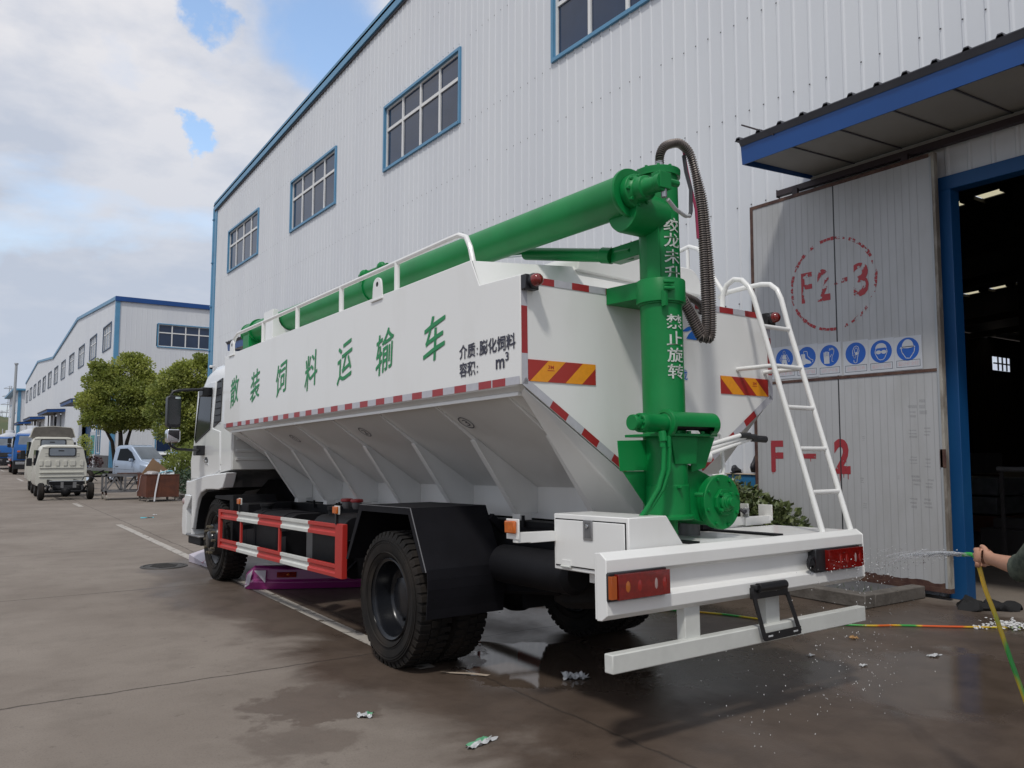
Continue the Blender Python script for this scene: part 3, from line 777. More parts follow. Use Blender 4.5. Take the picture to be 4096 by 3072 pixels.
b.build('lifting_ram', boom, bevel=0.003)
# ---- cradle for the boom
b = MB()
for y in (5.35, 5.66):
    b.prism([(-0.86, 2.86), (-0.86, 3.36), (-0.80, 3.36)]+[(-0.64+0.15*cos(t), 3.27+0.15*sin(t)) for t in [radians(a) for a in range(180, 361, 20)]]+[(-0.48, 3.36), (-0.42, 3.36), (-0.42, 2.86)], 'y', y-0.006, y+0.006, W)
b.box(-0.86, -0.84, 5.35, 5.66, 2.86, 3.36, W)
b.build('boom_cradle', tank, bevel=0.004)
# ---- gearbox, slewing drive and foot of the column
b = MB()
b.lathe([(0.0, 1.165), (0.158, 1.165), (0.162, 1.17), (0.162, 1.188), (0.142, 1.195), (CR+0.010, 1.20), (CR+0.010, 1.37), (CR+0.004, 1.375), (CR+0.004, 1.45)], (CX_, CY_, 0), (0, 0, 1), 'auger_green', 36)
b.lathe([(0.0, 1.02), (0.05, 1.02), (0.05, 1.17)], (CX_+0.02, CY_, 0), (0, 0, 1), 'auger_green', 16)
# bridge towards the bottom screw
b.prism([(CX_, 1.20), (0.0, 1.115), (0.12, 1.20), (0.12, 1.36), (0.0, 1.415), (CX_+0.12, 1.50), (CX_, 1.50)], 'y', -0.40, -0.22, 'auger_green')
b.lathe([(0.15, 0.0), (0.15, 0.40), (0.166, 0.40), (0.166, 0.424), (0.170, 0.428), (0.170, 0.455), (0.166, 0.459), (0.0, 0.459)], (0.0, -0.02, 1.262), (0, -1, 0), 'auger_green', 44)
yd = -0.479
for k in range(8):
    t = 2*pi*k/8+0.3; b.cyl((0.145*cos(t), yd, 1.262+0.145*sin(t)), (0.145*cos(t), yd-0.014, 1.262+0.145*sin(t)), 0.011, 'auger_green', 6)
b.prism([(0.085*cos(t)*1.0, 1.262+0.085*sin(t)) for t in [radians(a) for a in (20, 70, 110, 160, 200, 250, 290, 340)]], 'y', yd-0.022, yd, 'auger_green')
for a in (45, 135, 225, 315):
    t = radians(a); b.cyl((0.068*cos(t), yd-0.02, 1.262+0.068*sin(t)), (0.068*cos(t), yd-0.042, 1.262+0.068*sin(t)), 0.012, 'auger_green', 6)
b.lathe([(0.056, 0.02), (0.056, 0.04), (0.044, 0.045), (0.044, 0.058), (0.028, 0.06), (0.028, 0.085), (0.0, 0.085)], (0.0, yd, 1.262), (0, -1, 0), 'auger_green', 24)
b.cyl((CX_+0.10, CY_-0.14, 1.315), (CX_+0.12, CY_-0.19, 1.315), 0.014, 'auger_green', 8)
b.cyl((CX_-0.04, CY_-0.135, 1.36), (CX_-0.04, CY_-0.165, 1.36), 0.010, 'auger_green', 8)
gear = b.build('auger_gearbox', truck, bevel=0.002)
b = MB()
# slewing plate with worm drive on top of it
b.box(-0.53, -0.05, -0.50, -0.17, 1.668, 1.684, 'auger_green')
for x in (-0.40, -0.30, -0.18, -0.09):
    b.cyl((x, -0.49, 1.684), (x, -0.49, 1.70), 0.014, 'auger_green', 6)
b.prism([(-0.23, 1.668), (-0.005, 1.668), (-0.105, 1.475), (-0.23, 1.45)], 'y', -0.44, -0.432, 'auger_green')
b.prism([(-0.43, 1.668), (-0.20, 1.668), (-0.22, 1.50), (-0.40, 1.50)], 'y', -0.47, -0.462, 'auger_green')
yw, zw = -0.475, 1.742
b.lathe([(0.0, 0.0), (0.045, 0.0), (0.047, 0.012), (0.047, 0.020), (0.036, 0.025), (0.036, 0.055), (0.055, 0.058), (0.057, 0.065), (0.057, 0.105), (0.054, 0.11), (0.054, 0.265), (0.066, 0.27), (0.066, 0.29)], (-0.765, yw, zw), (1, 0, 0), 'auger_green', 24)
for k in range(8):
    t = 2*pi*k/8; b.cyl((-0.702, yw+0.045*cos(t), zw+0.045*sin(t)), (-0.715, yw+0.045*cos(t), zw+0.045*sin(t)), 0.009, 'auger_green', 6)
b.lathe([(0.066, 0.0), (0.086, 0.005), (0.086, 0.03), (0.076, 0.035)], (-0.50, yw, zw), (1, 0, 0), 'auger_green', 28)
# half-round guard, open underneath
g0 = [(-0.470, yw+0.073*cos(t), zw+0.073*sin(t)) for t in [radians(a) for a in range(-25, 206, 11)]]
g1 = [(-0.075, p[1], p[2]) for p in g0]
n_ = len(g0)
b.add(g0+g1, [(i, i+1, n_+i+1, n_+i) for i in range(n_-1)], 'auger_green')
b.lathe([(0.0, 0.0), (0.055, 0.0), (0.073, -0.02), (0.073, -0.07)], (-0.055, yw, zw), (1, 0, 0), 'auger_green', 24)
b.cyl((-0.46, yw, zw), (-0.10, yw, zw), 0.038, 'chassis_black', 14)
for x in (-0.565, -0.545):
    pass
b.cyl((-0.565, yw-0.045, zw-0.05), (-0.565, yw-0.055, zw-0.11), 0.024, 'auger_green', 10)
b.build('slewing_drive', gear, bevel=0.002)
b = MB()
b.plate([(-0.705, -0.29, 1.643), (-0.45, -0.29, 1.650), (-0.45, -0.29, 1.462), (-0.690, -0.29, 1.462)], 0.006, 'green_light')
b.plate([(-0.66, -0.28, 1.46), (-0.45, -0.28, 1.46), (-0.45, -0.28, 1.22)], 0.006, 'auger_green')
b.build('mounting_plate', gear, bevel=0.001)
b = MB()
for dx, dz in ((0.0, 0), (0.045, 0.01)):
    b.tube([(-0.565+dx, yw-0.05, 1.655+dz), (-0.562+dx, yw-0.055, 1.58), (-0.565+dx, yw-0.05, 1.47), (-0.60+dx*0.8, yw-0.04, 1.36), (-0.665+dx*0.6, yw-0.02, 1.26), (-0.71+dx*0.4, yw+0.03, 1.17), (-0.70, yw+0.12, 1.10)], 0.014, 'auger_green', 10)
    b.cyl((-0.565+dx, yw-0.05, 1.60), (-0.565+dx, yw-0.05, 1.66), 0.019, 'auger_green', 8)
b.build('hydraulic_hose', gear)
# ---- spring wrapped hoses
def spring_hose(b, pts, r=0.0275, pitch=0.0155):
    P = [Vector(p) for p in pts]
    # smooth (Catmull-Rom)
    Q = []
    for i in range(len(P)-1):
        p0, p1, p2, p3 = P[max(i-1, 0)], P[i], P[i+1], P[min(i+2, len(P)-1)]
        for k in range(12):
            t = k/12; Q.append(0.5*((2*p1)+(p2-p0)*t+(2*p0-5*p1+4*p2-p3)*t*t+(3*p1-p0-3*p2+p3)*t**3))
    Q.append(P[-1])
    b.tube(Q, r*0.78, 'hose_black', 10)
    L = sum((Q[i+1]-Q[i]).length for i in range(len(Q)-1)); turns = L/pitch; steps = int(turns*7)
    cum = [0]
    for i in range(len(Q)-1): cum.append(cum[-1]+(Q[i+1]-Q[i]).length)
    coil = []; u = Vector((0.3, 0.5, 0.8)); j = 0
    for s in range(steps+1):
        d = L*s/steps
        while j < len(cum)-2 and cum[j+1] < d: j += 1
        t = (d-cum[j])/max(cum[j+1]-cum[j], 1e-9); c = Q[j].lerp(Q[j+1], t); tn = (Q[j+1]-Q[j]).normalized()
        u = (u-tn*u.dot(tn)).normalized(); w_ = tn.cross(u); a = 2*pi*turns*s/steps
        coil.append(c+(u*cos(a)+w_*sin(a))*r)
    b.tube(coil, 0.0044, 'spring_steel', 4)
for off in (0.0, 0.062):
    b = MB()
    x = off
    spring_hose(b, [(-0.285, -0.30, 3.44), (-0.280, -0.30, 3.50), (-0.245, -0.30, 3.56), (-0.18-0*x, -0.30, 3.60), (-0.09, -0.30-0.1*x, 3.622), (-0.0, -0.30-0.1*x, 3.575), (0.055, -0.30, 3.46), (0.085+x*0.6, -0.30, 3.28), (0.105+x*0.8, -0.30, 3.0), (0.112+x, -0.30, 2.7), (0.110+x, -0.30, 2.45), (0.095+x, -0.30, 2.35), (0.055+x, -0.30, 2.325), (0.02+x*0.8, -0.29, 2.38), (-0.06+x*0.6, -0.28, 2.52), (-0.14+x*0.4, -0.27, 2.61), (-0.20, -0.22, 2.64)])
    b.build('spring_hose', col, smooth=60)
b = MB()
spring_hose(b, [(-0.16, -0.16, 2.63), (-0.02, -0.10, 2.66), (0.16, -0.07, 2.665), (0.30, -0.06, 2.64), (0.37, -0.05, 2.60), (0.372, -0.03, 2.56)], 0.022)
b.build('spring_hose', col, smooth=60)
b = MB()
b.cyl((-0.285, -0.30, 3.36), (-0.285, -0.30, 3.395), 0.026, 'brass', 10)
b.cyl((-0.285, -0.30, 3.395), (-0.285, -0.30, 3.455), 0.028, 'steel', 14)
b.tube([(-0.03, -0.28, 3.56), (-0.035, -0.30, 3.44), (-0.05, -0.35, 3.30), (-0.09, -0.38, 3.19), (-0.16, -0.44, 3.11), (-0.24, -0.50, 3.05)], 0.013, 'hose_black', 8)
b.tube([(-0.24, -0.50, 3.05), (-0.36, -0.57, 3.01), (-0.50, -0.62, 3.015), (-0.59, -0.645, 3.05)], 0.012, 'litter_white', 8)
b.tube([(-0.03, -0.28, 3.59), (-0.01, -0.29, 3.45), (0.05, -0.30, 3.20), (0.06, -0.30, 3.0)], 0.009, 'seat_pink', 6)
b.build('pump_hose', col)

# ---- chassis
K = 'chassis_black'
b = MB()
for sgn in (-1, 1):
    b.box(min(sgn*0.43, sgn*0.36), max(sgn*0.43, sgn*0.36), -0.60, 7.6, 0.80, 1.05, K)
    b.box(min(sgn*0.44, sgn*0.30), max(sgn*0.44, sgn*0.30), -0.05, 6.0, 1.052, 1.092, K)
for y in (-0.5, 0.6, 2.6, 3.6, 4.6, 5.6, 7.2): b.box(-0.36, 0.36, y-0.05, y+0.05, 0.84, 1.02, K)
for sgn in (-1, 1):
    for y in (1.0, 1.6, 2.3, 3.2, 4.3, 5.0): b.cyl((sgn*0.46, y, 1.05), (sgn*0.46, y, 1.135), 0.014, K, 6)
    b.tube([(sgn*0.47, 0.55, 0.66), (sgn*0.47, 1.2, 0.60), (sgn*0.47, 1.72, 0.585), (sgn*0.47, 2.3, 0.60), (sgn*0.47, 2.95, 0.68)], 0.05, K, 6)
b.tube([(0, 1.9, 0.58), (0, 3.5, 0.72), (0, 5.6, 0.85)], 0.055, K, 12)
b.sph((0, 1.72, 0.54), (0.24, 0.26, 0.24), K, 16, 10)
b.cyl((-0.75, 1.72, 0.53), (0.75, 1.72, 0.53), 0.085, K, 14)
b.cyl((-0.80, 6.65, 0.60), (0.80, 6.65, 0.60), 0.06, K, 12)
b.box(-0.33, 0.33, 6.1, 7.4, 0.75, 1.35, K)
frame = b.build('chassis_frame', truck)
# fuel tank, air tank, battery box behind the side guard
b = MB()
def rbox(b, y0, y1, x0, x1, z0, z1, r, m, n=5):
    pr_ = []
    for cx, cz, a0 in ((x1-r, z1-r, 0), (x0+r, z1-r, 90), (x0+r, z0+r, 180), (x1-r, z0+r, 270)):
        for k in range(n+1):
            t = radians(a0+90*k/n); pr_.append((cx+r*cos(t), cz+r*sin(t)))
    b.prism(pr_, 'y', y0, y1, m)
rbox(b, 4.25, 5.50, -1.06, -0.50, 0.50, 1.03, 0.16, K)
for y in (4.5, 5.2): rbox(b, y-0.03, y+0.03, -1.068, -0.49, 0.49, 1.04, 0.17, 'fender_black')
b.cyl((-0.90, 5.30, 1.02), (-0.90, 5.30, 1.07), 0.06, K, 16); b.cyl((-0.90, 5.30, 1.07), (-0.90, 5.30, 1.105), 0.072, K, 16)
b.build('fuel_tank', truck, bevel=0.004)
b = MB()
rbox(b, 2.85, 3.55, -1.06, -0.50, 0.52, 1.06, 0.12, K)
b.cyl((-0.90, 3.40, 1.05), (-0.90, 3.40, 1.10), 0.06, K, 16); b.cyl((-0.90, 3.40, 1.10), (-0.90, 3.40, 1.14), 0.07, K, 16)
b.box(-0.98, -0.92, 3.7, 3.9, 0.55, 0.95, 'base_grey')
b.build('urea_tank', truck, bevel=0.004)
b = MB()
b.box(-1.02, -0.48, 5.62, 6.02, 0.62, 1.10, K)
b.build('battery_box', truck, bevel=0.015)
b = MB()  # tyre added in the dark mass under the frame to block light
b.lathe([(0.26, -0.12), (0.42, -0.13), (0.49, -0.08), (0.49, 0.08), (0.42, 0.13), (0.26, 0.12)], (0.0, 0.45, 0.66), (0, 0.12, 1), 'rubber', 36, closed=True)
b.lathe([(0.0, -0.02), (0.27, -0.05)], (0.0, 0.45, 0.66), (0, 0.12, 1), 'rim_black', 24)
b.build('spare_tyre', truck)
for x, y in ((-0.62, 0.62), (0.62, 0.62)):  # tanks added under the frame to block light seen through
    b = MB(); b.lathe([(0.0, -0.45), (0.10, -0.44), (0.135, -0.40), (0.135, 0.40), (0.10, 0.44), (0.0, 0.45)], (x, y, 0.80), (0, 1, 0), K, 24); b.bar((x, y-0.2, 0.9), (x*0.65, y-0.2, 1.0), 0.05, 0.03, K); b.build('air_tank', truck)
b = MB(); b.box(-0.40, 0.40, 1.05, 1.10, 0.45, 0.82, K); b.build('light_block_plate', truck)  # black plates added under the frame only to block light from behind
b = MB(); b.box(-0.45, 0.45, 2.45, 2.5, 0.50, 0.85, K); b.build('light_block_plate', truck)
for y in (3.78, 4.02):
    b = MB()
    b.lathe([(0.0, 0.0), (0.035, 0.0), (0.05, 0.03), (0.05, 0.07)], (-0.50, y, 1.08), (0, 0, 1), 'galv', 16)
    b.lathe([(0.062, 0.07), (0.066, 0.08), (0.06, 0.10), (0.0, 0.105)], (-0.50, y, 1.08), (0, 0, 1), 'red_cap', 16)
    b.build('fluid_reservoir', truck)
# ---- wheels
def tyre_mesh(b, R, w, rim_r, lugs=True):
    """axis along -x (outer face at 0, going inward positive)"""
    prof = [(rim_r, 0.03), (rim_r+0.02, 0.012), (rim_r+0.05, 0.004), (rim_r+0.11, -0.010), (rim_r+0.15, -0.006), (R-0.055, 0.002), (R-0.022, 0.022), (R-0.012, 0.040), (R-0.012, w-0.040), (R-0.022, w-0.022), (R-0.055, w-0.002), (rim_r+0.12, w+0.008), (rim_r+0.02, w-0.01), (rim_r, w-0.03)]
    b.lathe(prof, (0, 0, 0), (1, 0, 0), 'rubber', 64, closed=True)
    for rr in (rim_r+0.045, rim_r+0.135, R-0.085):
        b.lathe([(rr-0.004, -0.004), (rr, -0.013), (rr+0.004, -0.004)], (0, 0, 0), (1, 0, 0), 'rubber', 64)
    if lugs:
        n = 46
        for k in range(n):
            for sd in (0, 1):
                a0 = 2*pi*(k+0.5*sd)/n; a1 = a0+2*pi/n*0.58
                xa, xb = (0.004, w*0.36) if sd == 0 else (w*0.64, w-0.004)
                vs = []
                for a in (a0, a1):
                    for x, r in ((xa, R-0.05), (xa+0.012, R-0.004), (xb, R), (xb, R-0.02)): vs.append((x, r*sin(a), r*cos(a)))
                b.add(vs, [(0, 1, 2, 3), (7, 6, 5, 4), (0, 4, 5, 1), (1, 5, 6, 2), (2, 6, 7, 3)], 'rubber')
            a0 = 2*pi*(k+0.2)/n; a1 = a0+2*pi/n*0.7
            vs = []
            for a in (a0, a1):
                for x, r in ((w*0.40, R-0.02), (w*0.40, R), (w*0.60, R), (w*0.60, R-0.02)): vs.append((x, r*sin(a), r*cos(a)))
            b.add(vs, [(0, 1, 2, 3), (7, 6, 5, 4), (0, 4, 5, 1), (1, 5, 6, 2), (2, 6, 7, 3)], 'rubber')
def wheel(name, loc, flip, R, w, rim_r, kind):
    root = bpy.data.objects.new(name, None); COL.objects.link(root); root.parent = truck; root.location = loc
    root.rotation_euler = (0, 0, pi if flip else 0)
    b = MB(); tyre_mesh(b, R, w, rim_r); b.build('tyre', root, smooth=40)
    b = MB()
    if kind == 'dish':       # rear: deep dish with the hub far inside
        b.lathe([(rim_r-0.004, 0.01), (rim_r+0.004, 0.018), (rim_r-0.006, 0.028), (rim_r-0.022, 0.032), (rim_r-0.030, 0.055), (rim_r-0.040, 0.16), (rim_r-0.055, 0.185), (0.20, 0.205), (0.165, 0.20), (0.16, 0.15), (0.145, 0.13), (0.10, 0.12), (0.0, 0.115)], (0, 0, 0), (1, 0, 0), 'rim_black', 48)
        for k in range(10):
            t = 2*pi*k/10; b.cyl((0.205, 0.185*cos(t), 0.185*sin(t)), (0.165, 0.185*cos(t), 0.185*sin(t)), 0.015, 'steel' if k % 3 == 0 else 'rim_black', 6)
        b.lathe([(rim_r, w-0.03), (rim_r-0.05, w-0.05), (rim_r-0.05, 0.22)], (0, 0, 0), (1, 0, 0), 'rim_black', 40)
    else:                    # front: disc pushed outwards
        b.lathe([(rim_r-0.004, 0.012), (rim_r+0.004, 0.020), (rim_r-0.012, 0.028), (rim_r-0.035, 0.06), (rim_r-0.05, 0.085), (0.20, 0.02), (0.185, -0.035), (0.15, -0.045), (0.11, -0.045), (0.10, -0.075), (0.085, -0.085), (0.0, -0.085)], (0, 0, 0), (1, 0, 0), 'rim_black', 48)
        for k in range(10):
            t = 2*pi*k/10; b.cyl((0.0, 0.165*cos(t), 0.165*sin(t)), (-0.085, 0.165*cos(t), 0.165*sin(t)), 0.016, 'brass', 6)
        b.lathe([(rim_r, w-0.03), (rim_r-0.05, w-0.05), (0.0, w-0.08)], (0, 0, 0), (1, 0, 0), 'rim_black', 40)
    b.build('rim', root, smooth=40)
RW = 0.503
zr = RW+gz(1.735)-0.008
wheel('rear_wheel', (-1.195, 1.735, zr), False, RW, 0.275, 0.300, 'dish')
wheel('rear_wheel', (-0.600, 1.735, zr), True, RW, 0.275, 0.300, 'dish')
wheel('rear_wheel', (1.195, 1.735, zr), True, RW, 0.275, 0.300, 'dish')
wheel('rear_wheel', (0.600, 1.735, zr), False, RW, 0.275, 0.300, 'dish')
zf = RW+gz(6.62)-0.008
wheel('front_wheel', (-1.10, 6.62, zf), False, RW, 0.275, 0.300, 'disc')
wheel('front_wheel', (1.10, 6.62, zf), True, RW, 0.275, 0.300, 'disc')
# ---- rear mudguards
for sgn in (-1, 1):
    b = MB()
    prof = [(2.46, 0.751), (2.204, 1.199), (1.363, 1.20), (1.134, 0.765)]
    xo, xi = sgn*1.20, sgn*0.55
    for i in range(3):
        (y0, z0), (y1, z1) = prof[i], prof[i+1]
        b.plate([(xo, y0, z0), (xo, y1, z1), (xi, y1, z1), (xi, y0, z0)], 0.006, 'fender_black')
    # outer turned-down flange
    inn = [(2.42, 0.751), (2.168, 1.155), (1.395, 1.155), (1.185, 0.765)]
    for i in range(3):
        b.prism([prof[i], prof[i+1], inn[i+1], inn[i]], 'x', xo-0.005, xo+0.005, 'fender_black')
    b.bar((xo-sgn*-0.004, 1.363, 1.203), (xo-sgn*-0.004, 1.134, 0.768), 0.008, 0.004, 'fender_edge', (1, 0, 0))
    b.bar((xo-sgn*-0.004, 2.204, 1.203), (xo-sgn*-0.004, 1.363, 1.204), 0.008, 0.003, 'fender_edge')
    b.bar((xi, 2.3, 1.0), (sgn*0.42, 2.3, 0.95), 0.05, 0.05, 'fender_black'); b.bar((xi, 1.3, 1.12), (sgn*0.42, 1.3, 1.0), 0.05, 0.05, 'fender_black')
    mg = b.build('mudguard', truck)
    b = MB()
    P = []
    for k in range(6):
        z = 0.785-0.34*k/5; P.append((1.128-0.012*sin(k*0.9), z))
    for k in range(5):
        (y0, z0), (y1, z1) = P[k], P[k+1]
        b.plate([(xo, y0, z0), (xi, y0, z0), (xi, y1, z1), (xo, y1, z1)], 0.008, 'fender_black')
    b.build('mud_flap', mg)
# ---- side guards, red and white
for sgn in (-1, 1):
    groot = bpy.data.objects.new('side_guard', None); COL.objects.link(groot); groot.parent = truck
    x = sgn*1.20
    o = sgn
    ys = [2.69, 3.314, 4.024, 4.708, 5.42, 6.12]
    for z0 in (0.915, 0.575):
        b = MB()
        for i in range(5):
            m = 'guard_red' if i % 2 == 0 else 'guard_white'
            prof = [(x-o*0.028, z0), (x, z0), (x, z0+0.030), (x-o*0.014, z0+0.040), (x-o*0.014, z0+0.066), (x, z0+0.076), (x, z0+0.106), (x-o*0.028, z0+0.106)]
            b.prism(prof, 'y', ys[i], ys[i+1], m)
        b.build('guard_rail', groot, bevel=0.002)
    b = MB()
    b.box(min(x+o*0.004, x-o*0.045), max(x+o*0.004, x-o*0.045), 2.545, 2.692, 0.573, 1.025, 'guard_red')
    b.build('guard_post', groot, bevel=0.004)
    b = MB()
    b.box(min(x+o*0.003, x-o*0.03), max(x+o*0.003, x-o*0.03), 6.045, 6.123, 0.573, 1.022, 'guard_red'); b.build('guard_post', groot, bevel=0.004)
    for y in (5.30, 4.08):
        b = MB(); b.box(min(x-o*0.006, x-o*0.026), max(x-o*0.006, x-o*0.026), y-0.018, y+0.018, 0.681, 0.915, 'guard_red'); b.build('guard_post', groot)
    b = MB()
    for y in (2.62, 4.08, 5.30): b.bar((x-o*0.03, y, 0.85), (sgn*0.43, y, 0.92), 0.05, 0.05, K)
    b.bar((x-o*0.04, 2.60, 0.60), (sgn*0.45, 3.4, 0.80), 0.02, 0.03, 'fender_black')
    b.build('guard_bracket', groot)
    for y, z in ((5.314, 1.137), (2.669, 1.141)):
        b = MB()
        b.box(x-0.012, x+0.012, y-0.012, y+0.012, 1.02, z-0.03, 'plastic_black')
        b.box(min(x+o*0.004, x-o*0.008), max(x+o*0.004, x-o*0.008), y-0.055, y+0.045, z-0.036, z+0.036, 'guard_white')
        lm = b.build('side_marker', groot, bevel=0.002)
        b = MB(); b.box(min(x+o*0.004, x+o*0.024), max(x+o*0.004, x+o*0.024), y-0.045, y+0.045, z-0.03, z+0.03, 'amber_lens'); b.build('lens', lm, bevel=0.006)
    # rear-most marker on its white outrigger
    b = MB()
    b.box(min(x, x-o*0.01), max(x, x-o*0.01), 0.045, 0.17, 1.065, 1.185, W)
    b.bar((x-o*0.005, 0.085, 1.075), (sgn*0.90, 0.085, 1.070), 0.05, 0.06, W)
    b.box(min(sgn*1.10, sgn*0.9), max(sgn*1.10, sgn*0.9), 0.06, 0.11, 1.04, 1.045, W)
    lm = b.build('side_marker', truck, bevel=0.003)
    b = MB(); b.box(min(x+o*0.002, x+o*0.024), max(x+o*0.002, x+o*0.024), 0.058, 0.160, 1.10, 1.175, 'amber_lens'); b.build('lens', lm, bevel=0.008)

# ---- tool box
b = MB()
b.prism([(-0.90, 0.872), (-0.90, 1.207), (-0.60, 1.207), (-0.465, 1.035), (-0.465, 0.872)], 'y', -0.572, 0.085, W)
tb = b.build('tool_box', truck, bevel=0.006)
b = MB(); b.box(-0.909, -0.901, -0.545, 0.062, 0.902, 1.172, W); dr = b.build('door', tb, bevel=0.003)
b = MB()
b.box(-0.9015, -0.9002, -0.552, 0.069, 0.895, 1.179, K); b.build('door_seal', tb)
b = MB()
b.box(-0.916, -0.909, -0.285, -0.205, 1.065, 1.180, 'steel'); b.box(-0.9175, -0.915, -0.272, -0.218, 1.078, 1.168, 'galv')
b.cyl((-0.926, -0.245, 1.145), (-0.915, -0.245, 1.145), 0.012, 'chrome', 12)
b.build('latch', dr, bevel=0.004)
b = MB(); b.box(-0.913, -0.909, -0.085, 0.0, 0.905, 0.935, W); b.cyl((-0.916, -0.085, 0.897), (-0.916, 0.0, 0.897), 0.008, 'guard_white', 8); b.build('hinge', dr)
b = MB(); b.box(-0.80, -0.55, -0.42, -0.12, 0.80, 0.87, W); b.build('box_bracket', tb, bevel=0.004)
# ---- rear bumper (folded channel), deck and lamps
b = MB()
Y0 = -0.70
prof = [(-0.605, 1.040), (-0.655, 1.045), (Y0, 1.010), (Y0, 0.945), (-0.655, 0.925), (-0.655, 0.815), (Y0, 0.795), (Y0, 0.729), (-0.665, 0.700), (-0.605, 0.700)]
b.prism(prof, 'x', -1.185, 1.165, W)
b.prism([(-0.625, 1.040), (-0.655, 1.046), (-0.702, 1.011), (-0.702, 0.728), (-0.665, 0.699), (-0.625, 0.695)], 'x', -1.191, -1.184, W)
b.prism([(-0.625, 1.040), (-0.655, 1.046), (-0.702, 1.011), (-0.702, 0.728), (-0.665, 0.699), (-0.625, 0.695)], 'x', 1.164, 1.171, W)
bump = b.build('rear_bumper', truck, bevel=0.004)
b = MB(); b.box(-0.46, 1.165, -0.605, 0.02, 1.024, 1.036, W); b.box(-0.42, 0.95, 0.02, 0.30, 1.02, 1.03, W); b.box(1.15, 1.165, -0.605, 0.02, 0.90, 1.024, W); b.cyl((0.04, -0.16, 1.0), (0.04, -0.16, 1.16), 0.07, 'galv', 20); b.cyl((0.17, -0.05, 1.0), (0.17, -0.05, 1.14), 0.055, 'steel', 20); b.build('deck_plate', truck, bevel=0.002)
mat('amber_dim', (0.36, 0.070, 0.006), 0.15, coat=0.5)
mat('lamp_glow', (0.40, 0.11, 0.012), 0.12, coat=0.6)
def tail_lamp(x0, x1, flip):
    b = MB()
    b.box(x0, x1, -0.715, -0.655, 0.800, 0.945, 'plastic_black')
    lm = b.build('tail_lamp', bump, bevel=0.006)
    b = MB()
    b.box(x0+0.045 if not flip else x0+0.10, x1-0.006, -0.745, -0.712, 0.808, 0.937, 'red_lens')
    w_ = x1-x0
    for a_, m in ((0.26, 'lamp_glow'), (0.46, 'red_lens_bright'), (0.74, 'clear_lens'), (0.89, 'red_lens_bright')):
        a2_ = a_ if not flip else 0.28+a_*0.7
        if flip: m = 'red_lens_bright' if m != 'clear_lens' else 'clear_lens'
        c0 = x0+w_*a2_
        b.sph((c0, -0.741, 0.872), (0.024 if m != 'clear_lens' else 0.017, 0.0055, 0.044), m, 14, 8)
    if not flip: b.box(x0+0.002, x0+0.040, -0.738, -0.690, 0.814, 0.930, 'amber_dim')
    b.build('lens', lm, bevel=0.012)
tail_lamp(-1.19, -0.762, False)
tail_lamp(0.60, 1.100, True)
b = MB(); b.lathe([(0.03, 0), (0.045, 0.004), (0.045, 0.016), (0.03, 0.02)], (0.555, -0.70, 0.865), (0, -1, 0), 'plastic_black', 20)
b.prism([(0.53, 0.852), (0.58, 0.852), (0.555, 0.893)], 'y', -0.724, -0.716, 'plastic_black'); b.build('reflector', bump)
# ---- under-run bar and its two hangers
b = MB(); b.box(-1.157, 1.157, -0.70, -0.635, 0.432, 0.530, 'guard_white'); ub = b.build('underrun_bar', truck, bevel=0.006)
for x0, x1 in ((-0.575, -0.45), (0.145, 0.275)):
    b = MB(); b.box(x0, x1, -0.665, -0.60, 0.50, 0.72, 'guard_white'); b.build('hanger_post', ub, bevel=0.006)
# ---- licence plate bracket
b = MB()
b.box(-0.055, 0.275, -0.730, -0.702, 0.70, 0.765, 'plastic_black')
b.box(-0.045, 0.250, -0.745, -0.70, 0.755, 0.782, 'plastic_black')
b.cyl((-0.02, -0.735, 0.765), (0.24, -0.735, 0.765), 0.028, 'plastic_black', 14)
f0 = [(-0.04, -0.722, 0.71), (0.03, -0.735, 0.465), (0.37, -0.735, 0.468), (0.275, -0.722, 0.71)]
for i in range(3): b.bar(f0[i], f0[i+1], 0.028, 0.010, 'plastic_black', (0, 1, 0))
b.bar((0.02, -0.737, 0.475), (0.375, -0.737, 0.478), 0.008, 0.045, 'plastic_black')
for x in (0.075, 0.32): b.box(x-0.022, x+0.022, -0.7425, -0.7405, 0.472, 0.482, 'litter_white')
b.build('plate_bracket', bump, bevel=0.002)
# ---- ladder
def ly(z): return -0.622+(z-1.03)*(0.478/1.68)
b = MB()
b.tube([(0.83, ly(1.03), 1.03), (0.83, ly(2.55), 2.55), (0.83, -0.144, 2.712), (0.83, -0.105, 2.80), (0.83, -0.045, 2.865), (0.83, 0.03, 2.885), (0.83, 0.10, 2.855), (0.83, 0.14, 2.78), (0.83, 0.15, 2.66)], 0.0195, W, 12)
b.tube([(1.158, ly(1.03), 1.03), (1.158, ly(2.55), 2.55), (1.158, -0.145, 2.74), (1.158, -0.11, 2.82), (1.158, -0.05, 2.872), (1.158, 0.03, 2.888), (1.158, 0.20, 2.890), (1.158, 0.36, 2.885), (1.158, 0.45, 2.86)], 0.0195, W, 12)
for z in (1.30, 1.598, 1.892, 2.195, 2.495): b.tube([(0.83, ly(z), z), (1.158, ly(z), z)], 0.0165, W, 10)
b.tube([(0.83, ly(2.195), 2.195), (0.787, -0.002, 2.195)], 0.0165, W, 10)
b.tube([(1.158, ly(2.195), 2.195), (1.105, -0.002, 2.19)], 0.0165, W, 10)
b.build('ladder', truck, smooth=50)
